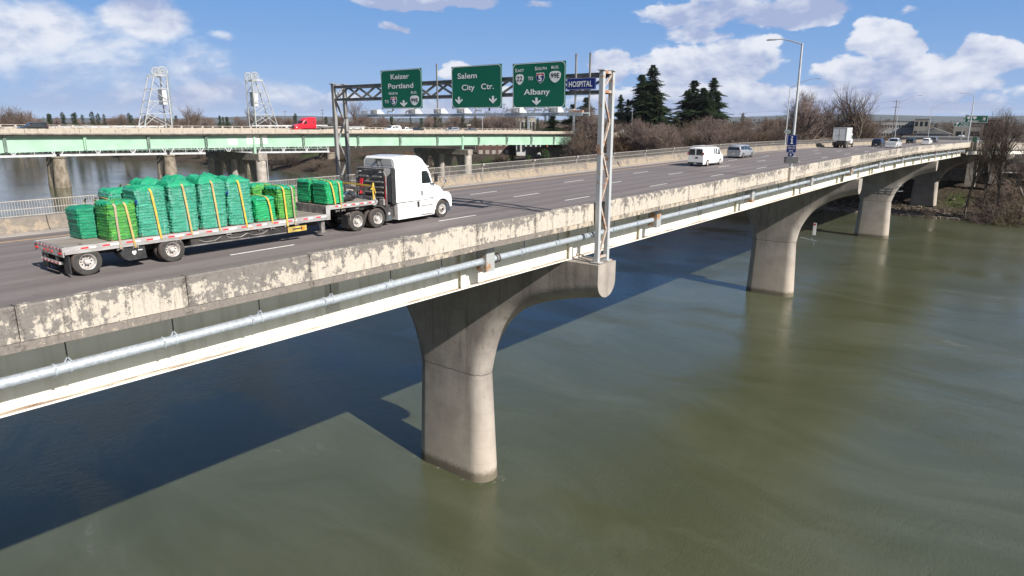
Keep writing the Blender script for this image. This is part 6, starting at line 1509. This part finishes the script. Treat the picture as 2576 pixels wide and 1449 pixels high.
# brown brush between the two bridges, along the east bank
GB = 'bare brown bushes and small trees on the far bank'
desc = {'b3': 'slender bare tree on the bank between the bridges', 's1': 'rust-brown bare bush on the bank between the bridges', 's2': 'olive bare bush on the bank between the bridges', 's3': 'grey-brown bare bush on the bank between the bridges', 'b2': 'small mauve bare tree on the bank between the bridges', 'b1': 'small dark bare tree on the bank between the bridges'}
for i in range(130):
    v = rt.uniform(50, 143); u = bankline(v) + (rt.uniform(4, 60) if i % 2 else rt.uniform(25, 90)); k = rt.choice(['s1', 's1', 's3', 's2', 'b2', 'b1', 'b1', 'b3'])
    H_ = rt.uniform(8, 14) if k[0] == 's' else rt.uniform(13, 18)
    place(k, u, v, gz(u, v) - .2, H_, desc[k], rt.uniform(0, 6), group=GB + ' ' + k.replace('s', 'of kind ').replace('b', 'tree kind '), wide=rt.uniform(1.1, 1.6))
GC2 = 'bare bushes on the bank beyond the green bridge'
for i in range(64):
    v = rt.uniform(172, 620); u = bankline(v) + rt.uniform(2, 30); k = rt.choice(['s1', 's3', 's2', 's3'])
    place(k, u, v, gz(u, v) - .3, rt.uniform(4, 7.5), {'s1': 'rust-brown', 's2': 'olive', 's3': 'grey-brown'}[k] + ' bare bush on the bank beyond the green bridge', rt.uniform(0, 6), group=GC2 + ' of kind ' + k[1], wide=rt.uniform(1.2, 1.9))
for i in range(46):
    u, v = rt.uniform(250, 430), rt.uniform(46, 95); k = rt.choice(['s1', 's3', 's2', 'b1'])
    place(k, u, v, -11.2, rt.uniform(8, 11.5) if k[0] == 's' else rt.uniform(11, 14), {'s1': 'rust-brown bare bush', 's2': 'olive bare bush', 's3': 'grey-brown bare bush', 'b1': 'small dark bare tree'}[k] + ' beside the road beyond the bridge end', rt.uniform(0, 6), group='bare brush beside the road beyond the bridge, kind ' + k, wide=rt.uniform(1.2, 1.8))
# skyline trees
GS = 'distant skyline trees'
for i in range(150):
    px = rt.uniform(-20, 1500) if i < 118 else rt.uniform(1500, 2576)
    D_ = rt.uniform(480, 900) if px < 1500 else rt.uniform(520, 950)
    if px < 700: D_ = rt.uniform(640, 1000)
    k = rt.choice(['c3', 'c4', 'b1', 'b2', 'c3', 'b1', 'b2', 's3']); x, y = bearing(px, D_)
    if x < bankline(y) + 15: continue
    Zc = D_ * cos(math.atan((px - 1288) / 1769)); py = {'c': rt.uniform(281, 296), 'b': rt.uniform(284, 298), 's': rt.uniform(294, 300)}[k[0]]
    if px > 1900: py += 3
    top = CAMZ + (303 - py) / 1769 * Zc; g = -11
    lb = {'c3': 'small dark conifer on the distant skyline', 'c4': 'small mid-green conifer on the distant skyline', 'b1': 'small dark bare tree on the distant skyline', 'b2': 'small mauve bare tree on the distant skyline', 's3': 'low bare thicket on the distant skyline'}[k]
    place(k, x, y, g, top - g, lb, rt.uniform(0, 6), group=GS + ' of kind ' + k, wide={'c3': .9, 'c4': 1.1, 'b1': 1.2, 'b2': 1.3, 's3': 2.2}[k])
# ivy-clad trunks and dark conifers behind the green bridge
for px, D_, H_, k, lb in ((1222, 235, 17, 'ivy', 'ivy-covered yellow-green tree right of the arched bridge pier'), (985, 262, 17, 'ivy', 'ivy-covered tree under the green girder left of the cab'), (935, 270, 15, 'ivy', 'ivy-covered tree behind the left gantry post'), (1330, 250, 13, 'ivyd', 'dark ivy-clad tree under the right end of the green girder'), (1372, 252, 13, 'ivyd', 'second dark ivy-clad tree under the right end of the green girder'), (1290, 262, 13, 'ivyd', 'dark ivy-clad tree left of the pair under the green girder'), (1100, 265, 15, 'ivyd', 'dark ivy-clad tree behind the arched bridge pier')):
    x, y = bearing(px, D_); r_ = random.Random(px); o = empty('ivy_tree', (x, y, gz(x, y) - .2), 0, lb, 'tree'); T_ = MB(); T_.path([(0, 0, 0), (.2, 0, H_ * .5), (0, .3, H_)], [.4, .3, .1], 7)
    for q in range(7): a = r_.uniform(0, 6.3); T_.path([(0, 0, H_ * (.5 + .06 * q)), (cos(a) * 2, sin(a) * 2, H_ * (.62 + .06 * q))], [.12, .03], 4)
    T_.build('trunk', BARK, o); K = MB()
    for q in range(2600):
        z = H_ * r_.random() ** .9; a = r_.uniform(0, 6.3); rad = (1.0 + .7 * sin(z * 1.1 + px) + (1.2 if k == 'ivyd' else .2)) * r_.random() ** .4 * (1.1 - .6 * z / H_); p = Vector((rad * cos(a), rad * sin(a), z)); d1 = Vector((r_.uniform(-1, 1), r_.uniform(-1, 1), r_.uniform(-1, 1))) * .3; d2 = Vector((r_.uniform(-1, 1), r_.uniform(-1, 1), r_.uniform(-1, 1))) * .3
        K.add([p, p + d1, p + d2], [(0, 1, 2)])
    K.build('crown', IVY if k == 'ivy' else NEEDLE2, o)
# far-off wood that reads as one dark band
r_ = random.Random(91); m = MB()
for i in range(15000):
    px = r_.uniform(-60, 2640); D_ = r_.uniform(950, 1400); x, y = bearing(px, D_); s = r_.uniform(.8, 2.6); z = -12 + abs(r_.gauss(0, 1)) * 4.5 + 5 + 3.0 * sin(px * .021) + 2 * sin(px * .07)
    if z > 11: z = 9 + r_.random()
    p = Vector((x, y, z)); ax = [Vector((r_.uniform(-1, 1), r_.uniform(-1, 1), r_.uniform(-.6, 1))) * s for _ in range(3)]
    m.add([p + ax[0], p + ax[1], p + ax[2]], [(0, 1, 2)])
o = m.build('distant_woodland', mk('woodland', (.05, .05, .038), (.085, .065, .055), .03, 1)); tag(o, 'band of far-off woodland along the horizon', 'woodland', None, 'stuff')
# ground cover & rocks
r_ = random.Random(12); m = MB()
for i in range(4200):
    v = r_.uniform(-30, 60) if i < 3400 else r_.uniform(60, 250); u = bankline(v) + abs(r_.gauss(0, 1)) * 8.5 - .8; z = gz(u, v); s = r_.uniform(.16, .5)
    pts = [Vector((r_.uniform(.5, 1) * sx * s, r_.uniform(.5, 1) * sy * s, r_.uniform(.4, .9) * sz * s * .7)) + Vector((u, v, max(z, WZ) + .1)) for sz in (-1, 1) for sx, sy in ((-1, -1), (1, -1), (1, 1), (-1, 1))]
    m.hexa(pts[:4], pts[4:])
tag(m.build('riprap_rocks', ROCK), 'pile of brown riprap rocks along the waterline', 'rocks', None, 'stuff')
m = MB()
for i in range(34000):
    v = r_.uniform(-25, 60); u = bankline(v) + r_.uniform(5, 60); z = gz(u, v); s = r_.uniform(.15, .9) if i % 3 else r_.uniform(.1, .4); a = r_.uniform(0, 6.3)
    m.add([(u, v, z - .05), (u + .12 * cos(a), v + .12 * sin(a), z), (u + r_.uniform(-.3, .3), v + r_.uniform(-.3, .3), z + s)], [(0, 1, 2)])
tag(m.build('bank_undergrowth', mk('undergrowth', (.075, .05, .034), (.05, .065, .018), .12, 1, lo=.45, hi=.6)), 'low brown and green undergrowth on the bank slope', 'undergrowth', None, 'stuff')

# ---------------------------------------------------------------- bridge end, ramp and riverside structures
RM = empty('curved_ramp', (230, 15, -8), 0, 'concrete exit ramp on columns curving right from the end of the near bridge', 'ramp')
def rmp(m, name, mat):
    o = m.build(name, mat, RM); o.location = (-230, -15, 8); return o
rpts = [(206, 20.4), (214, 19.6), (222, 17.8), (232, 14.6), (244, 10.0), (258, 3.5), (275, -6), (300, -22)]
m = MB(); m.loft([[(x, y, z0 - .66 - i * .22) for y, z0 in ((y_, -.25), (y_, .86), (y_ + .35, .86), (y_ + .35, -.25))] for i, (x, y_) in enumerate(rpts)]); rmp(m, 'ramp_parapet', PARA)
m = MB(); m.loft([[(x, y, z0 - .66 - i * .22) for y, z0 in ((y_, -1.0), (y_, -.26), (y_ + 11, -.26), (y_ + 11, -1.0))] for i, (x, y_) in enumerate(rpts)]); rmp(m, 'ramp_deck', CONC)
m = MB(); m.loft([[(x, y_ + .6, z0 - .66 - i * .22) for z0 in (-2.2, -1.01)] + [(x, y_ + .7, z0 - .66 - i * .22) for z0 in (-1.01, -2.2)] for i, (x, y_) in enumerate(rpts)]); rmp(m, 'ramp_girder', WHITEP)
for x, y in ((224, 21), (238, 17), (254, 10), (274, -2)): m = MB(); m.box(x - .6, x + .6, y - 1.2, y + 1.2, -12, -2.2); rmp(m, 'ramp_column', CONC)
m = MB(); m.bbox(205.6, 206.9, 19.9, 21.2, -1.6, .25, .05); rmp(m, 'end_block', CONCD)
m = MB(); sweep(m, [(21.0, -2.0), (21.0, -.17), (42.6, -.17), (42.6, -2.0)], 205.8, 246.5, zp, 8); bpart(m, 'end_span', CONCD)
m = MB(); m.box(246.8, 385, 20.9, 42.5, -14, -3.6); o = m.build('abutment_fill', CONCD); tag(o, 'dark concrete abutment under the end of the near bridge', 'abutment')
m = MB(); m.loft([[(x, 40.7, zp(x) - 1.5), (x, 40.7, zp(x) + .75), (x, 41.1, zp(x) + .75), (x, 41.1, zp(x) - 1.5)] for x in frange(206.2, 385, 12)]); o = m.build('roadside_barrier', BARR); tag(o, 'pale concrete barrier along the left of the road beyond the near bridge', 'barrier')
WL = empty('retaining_wall', (243, 26, -13), 0, 'dark concrete wall with chain-link fence on the bank behind the last pier', 'wall')
m = MB(); m.box(0, .5, -10, 14, -3, 2.4); m.build('wall', CONCD, WL)
m = MB()
for k in range(13): m.bar((-.1, -12 + k * 2.0, 2.4), (-.1, -12 + k * 2.0, 4.6), .08, .08)
for zz in (2.6, 3.6, 4.6): m.bar((-.1, -12, zz), (-.1, 14, zz), .05, .05)
for k in range(120): m.bar((-.1, -12 + k * .2167, 2.4), (-.1, -12 + k * .2167 + .1, 4.6), .012, .012)
m.build('chain_link_fence', GALV, WL)
LR = empty('lower_road_bridge', (252, 2, -8), 0, 'low concrete park bridge with columns at the right edge', 'bridge')
m = MB(); m.box(-4, 3, -30, 22, 1.0, 1.7); m.build('deck', CONC, LR)
for y in (-24, -14, -4, 6, 14): m = MB(); m.box(-2, 1, y - .8, y + .8, -4, 1.0); m.build('column', CONC, LR)
m = MB(); m.box(-4.1, -4, -30, 22, 1.7, 2.5); m.build('parapet', WALLW, LR)
m = MB(); m.bar((244, -20, -8.5), (243, 24, -9.2), 4.0, .1); o = m.build('path', WALK); tag(o, None, None, kind='structure')

def building(name, label, x, y, rz, L, Wd, z0, H_, wall, roof=None, gable=0, rows=1, cols=8, wh=.5, wmat=GLASS):
    o = empty(name, (x, y, z0), rz, label, 'building'); m = MB(); m.box(-L / 2, L / 2, 0, Wd, 0, H_); m.build('wall', wall, o)
    if gable: m = MB(); m.prism([(-L / 2 - .5, H_), (L / 2 + .5, H_), (0, H_ + gable)] if gable > 0 else [(0, 0)], 'y', -.5, Wd + .5); m.build('roof', roof or ROOFG, o)
    else: m = MB(); m.box(-L / 2 - .2, L / 2 + .2, -.2, Wd + .2, H_, H_ + .5); m.build('roof', roof or ROOFG, o)
    fh = H_ / rows
    for r in range(rows):
        for c in range(cols):
            w_ = L / cols; x0 = -L / 2 + w_ * (c + .2); MB().box(x0, x0 + w_ * .6, -.06, .02, r * fh + fh * .3, r * fh + fh * (.3 + wh)).build('window', wmat, o)
    return o
def bld(px, D_, base_py, top_py, wpx, name, label, wall, **k):
    x, y = bearing(px, D_); Zc = D_ * cos(math.atan((px - 1288) / 1769)); L = wpx / 1769 * Zc * 1.05; top = CAMZ + (303 - top_py) / 1769 * Zc; g = -11.2
    az = math.atan2(y, x); return building(name, label, x, y, az - pi / 2 + 0.0, L, k.pop('Wd', 14), g, top - g, wall, **k)
# facades face the viewer: local -y looks back to the camera
bld(2255, 520, 330, 306, 118, 'office_building', 'long pale office block with rows of dark windows on the right skyline', WALLW, rows=3, cols=20, wh=.3)
bld(2320, 505, 330, 301, 30, 'office_wing', 'taller pale wing at the right end of the office block', WALLC, rows=3, cols=3)
bld(2352, 330, 345, 336, 72, 'gabled_hall', 'white hall with a low grey gable roof beyond the bridge end', WALLW, gable=2.4, rows=1, cols=3, Wd=20)
bld(2380, 300, 375, 347, 175, 'long_white_shed', 'long low white building right behind the far end of the road', WALLW, rows=1, cols=7, wh=.2)
bld(2440, 420, 345, 316, 60, 'grey_warehouse', 'pale grey warehouse behind the far green signs', WALLC, rows=1, cols=2)
bld(2480, 460, 340, 302, 70, 'brown_brick_block', 'brown brick block with pale top right of the far green signs', BRICK, rows=2, cols=8)
bld(1870, 420, 345, 326, 60, 'grey_roofed_house', 'low house with wide grey roof seen between the conifers and the lamp', WALLC, gable=2.5, cols=5)
bld(1300, 330, 380, 352, 190, 'red_brick_building', 'dark red brick building seen under the green girder', BRICK, rows=2, cols=12, wmat=WALLC)
bld(1390, 300, 380, 350, 26, 'orange_wall_building', 'small orange-walled building under the right end of the green girder', ORANGEW, rows=1, cols=2)
bld(1330, 322, 375, 348, 60, 'white_house', 'white house glimpsed under the green girder', WALLW, rows=1, cols=5)
bld(1300, 620, 330, 296, 90, 'low_grey_building', 'low pale building behind the middle of the green bridge', WALLC, rows=1, cols=10)
car('parked_car', 'white car parked behind the green bridge under its right half', 'car', (*bearing(1266, 268), gz(*bearing(1266, 268)) + .1), .9, 4.6, 1.85, 1.6, 'suv', P_WHITE)

# ---------------------------------------------------------------- poles, wires, far signs
def pole(px, D_, top_py, label, arms=1, mat=POLEW, lean=0):
    x, y = bearing(px, D_); Zc = D_ * cos(math.atan((px - 1288) / 1769)); top = CAMZ + (303 - top_py) / 1769 * Zc; g = gz(x, y)
    o = empty('utility_pole', (x, y, g), R(39), label, 'pole'); H_ = top - g; m = MB(); m.path([(0, 0, 0), (lean, 0, H_)], [.22, .14], 8); m.build('pole', mat, o)
    for k in range(arms): m = MB(); m.bar((lean * .95 - 0, -1.6, H_ - .6 - k * 2.2), (lean * .95, 1.6, H_ - .6 - k * 2.2), .14, .16); m.build('crossarm', mat, o)
    return Vector((x + lean * cos(R(39)), y + lean * sin(R(39)), g + H_ - .4))
pA = pole(1868, 330, 283, 'wooden utility pole between the dark conifers and the parapet lamp'); pB = pole(2250, 330, 254, 'leaning dark utility pole right of the biggest bare tree', 2, lean=0); pC = pole(2640, 360, 255, 'utility pole beyond the right edge'); pD = pole(1585, 380, 262, 'pale pole among the trees right of the gantry post', 1)
pE = pole(718, 560, 280, 'utility pole left of the red truck', 1); pF = pole(812, 520, 276, 'utility pole right of the red truck', 2); pG = pole(1268, 430, 262, 'tall pole under the middle green sign', 2)
def wire(a, b, dz, label):
    m = MB(); pts = []
    for k in range(13): t = k / 12; p = a.lerp(b, t); pts.append((p.x, p.y, p.z + dz - 1.8 * 4 * t * (1 - t) * .5))
    m.path(pts, .028, 3); tag(m.build('overhead_wire', BLACK), label, 'wire', None)
wire(pA, pB, .3, 'upper overhead wire between the two poles right of the conifers'); wire(pA, pB, -2.2, 'lower overhead wire between the two poles right of the conifers'); wire(pB, pC, .3, 'upper overhead wire from the leaning pole to the right edge'); wire(pB, pC, -2.2, 'lower overhead wire from the leaning pole to the right edge'); wire(pE, pF, 0, 'overhead wire above the red truck'); wire(pD, pA, -.5, 'overhead wire crossing behind the dark conifers')
# far overhead signs beyond the bridge
def far_sign(px, D_, y0, y1, wpx, label, lines, name='far_guide_sign'):
    x, y = bearing(px, D_); Zc = D_ * cos(math.atan((px - 1288) / 1769)); z1 = CAMZ + (303 - y0) / 1769 * Zc; z0 = CAMZ + (303 - y1) / 1769 * Zc; w_ = wpx / 1769 * Zc / .78
    o, W_, H_ = guide_sign(x, y + w_ / 2, y - w_ / 2, z0, z1, label, SGREEN, name, 'sign', .3, .12)
    m = MB()
    for (s, fa, fb, gb, gc) in lines: T(m, o, W_, H_, s, fa, fb, gb, gc, .03, -.03)
    return o, W_, H_, m, (x, y, z0)
o, W_, H_, m, p = far_sign(2456, 262, 291, 309, 38, 'far green sign with Albany and an arrow, beyond the end of the bridge', [('Albany', .12, .62, .86, .26)])
shield_o(m, W_ * .16, H_ * .68, .9, .9, -.02, 0, 0); shield_o(m, W_ * .42, H_ * .68, 1.1, .9, -.02, 0, 0); arrow(m, W_ * .84, H_ * .55, .9, 1.2, -.02, 0, 0, -50); S(o, m, 'white_lettering', SWHITE)
m = MB(); m.bar((.4, -W_ - 6, H_ * .6), (.4, .5, H_ * .6), .3, .3); m.bar((.4, -W_ - 6, -8), (.4, -W_ - 6, H_ * .8), .5, .5); m.build('sign_support', GALVD, o)
o, W_, H_, m, p = far_sign(2423, 275, 307, 319, 29, 'smaller far green sign with Keizer Portland, left of the Albany one', [('Keizer', .42, .9, .48, .26), ('Portland', .34, .95, .88, .26)])
shield_o(m, W_ * .2, H_ * .72, .9, .7, -.02, 0, 0); arrow(m, W_ * .17, H_ * .25, .6, .8, -.02, 0, 0, 45); S(o, m, 'white_lettering', SWHITE)
m = MB(); m.bar((.2, -W_ * .55, -6.5), (.2, -W_ * .55, 0), .35, .35); m.build('sign_post', LAMPP, o)
o, W_, H_ = guide_sign(224, 22.0, 20.9, -.6, 1.3, 'small green marker sign at the end of the near parapet', SGREEN, 'marker_sign', 'sign', .08, .05, False)
o, W_, H_, m, p = far_sign(1984, 118, 326, 335, 12, 'small green sign half hidden behind the parapet lamp', [], 'small_green_sign'); S(o, MB().box(-.02, -.01, -W_ * .7, -W_ * .3, H_ * .4, H_ * .6), 'white_mark', SWHITE)
MB().bar((.1, -W_ / 2, -1.6), (.1, -W_ / 2, 0), .1, .1).build('sign_post', GALVD, o)
lamp(*bearing(2441, 330), -4, 7.5, 3, -3, 'double-armed street lamp behind the far green signs', None, .8, .1, double=True)
lamp(*bearing(1590, 300), -6, 10.5, -2.5, 1.5, 'thin pale lamp post among the trees right of the gantry post', None, .5, .1)
lamp(*bearing(1665, 300), -6, 3.0, -1.5, 1.5, 'short lamp post in front of the tallest conifers', None, .4, .1)
for k, src in PROT.items():
    for c in list(bpy.data.objects):
        for kk in ('h', 'used'):
            if kk in c: del c[kk]
    break

# ---------------------------------------------------------------- thin air between here and the hills
m = MB(); m.box(-1500, 16500, -6000, 16500, -32, 175)
hz = bpy.data.materials.new('haze_air'); hz.use_nodes = True; nt_ = hz.node_tree; nt_.nodes.clear()
pv = nt_.nodes.new('ShaderNodeVolumePrincipled'); pv.inputs['Density'].default_value = 3.0e-5; pv.inputs['Color'].default_value = (.80, .88, 1.0, 1); pv.inputs['Anisotropy'].default_value = .0
ou = nt_.nodes.new('ShaderNodeOutputMaterial'); nt_.links.new(pv.outputs[0], ou.inputs['Volume'])
o = m.build('haze', hz); o['kind'] = 'stuff'; o['label'] = 'thin pale haze over the river and the distant hills'
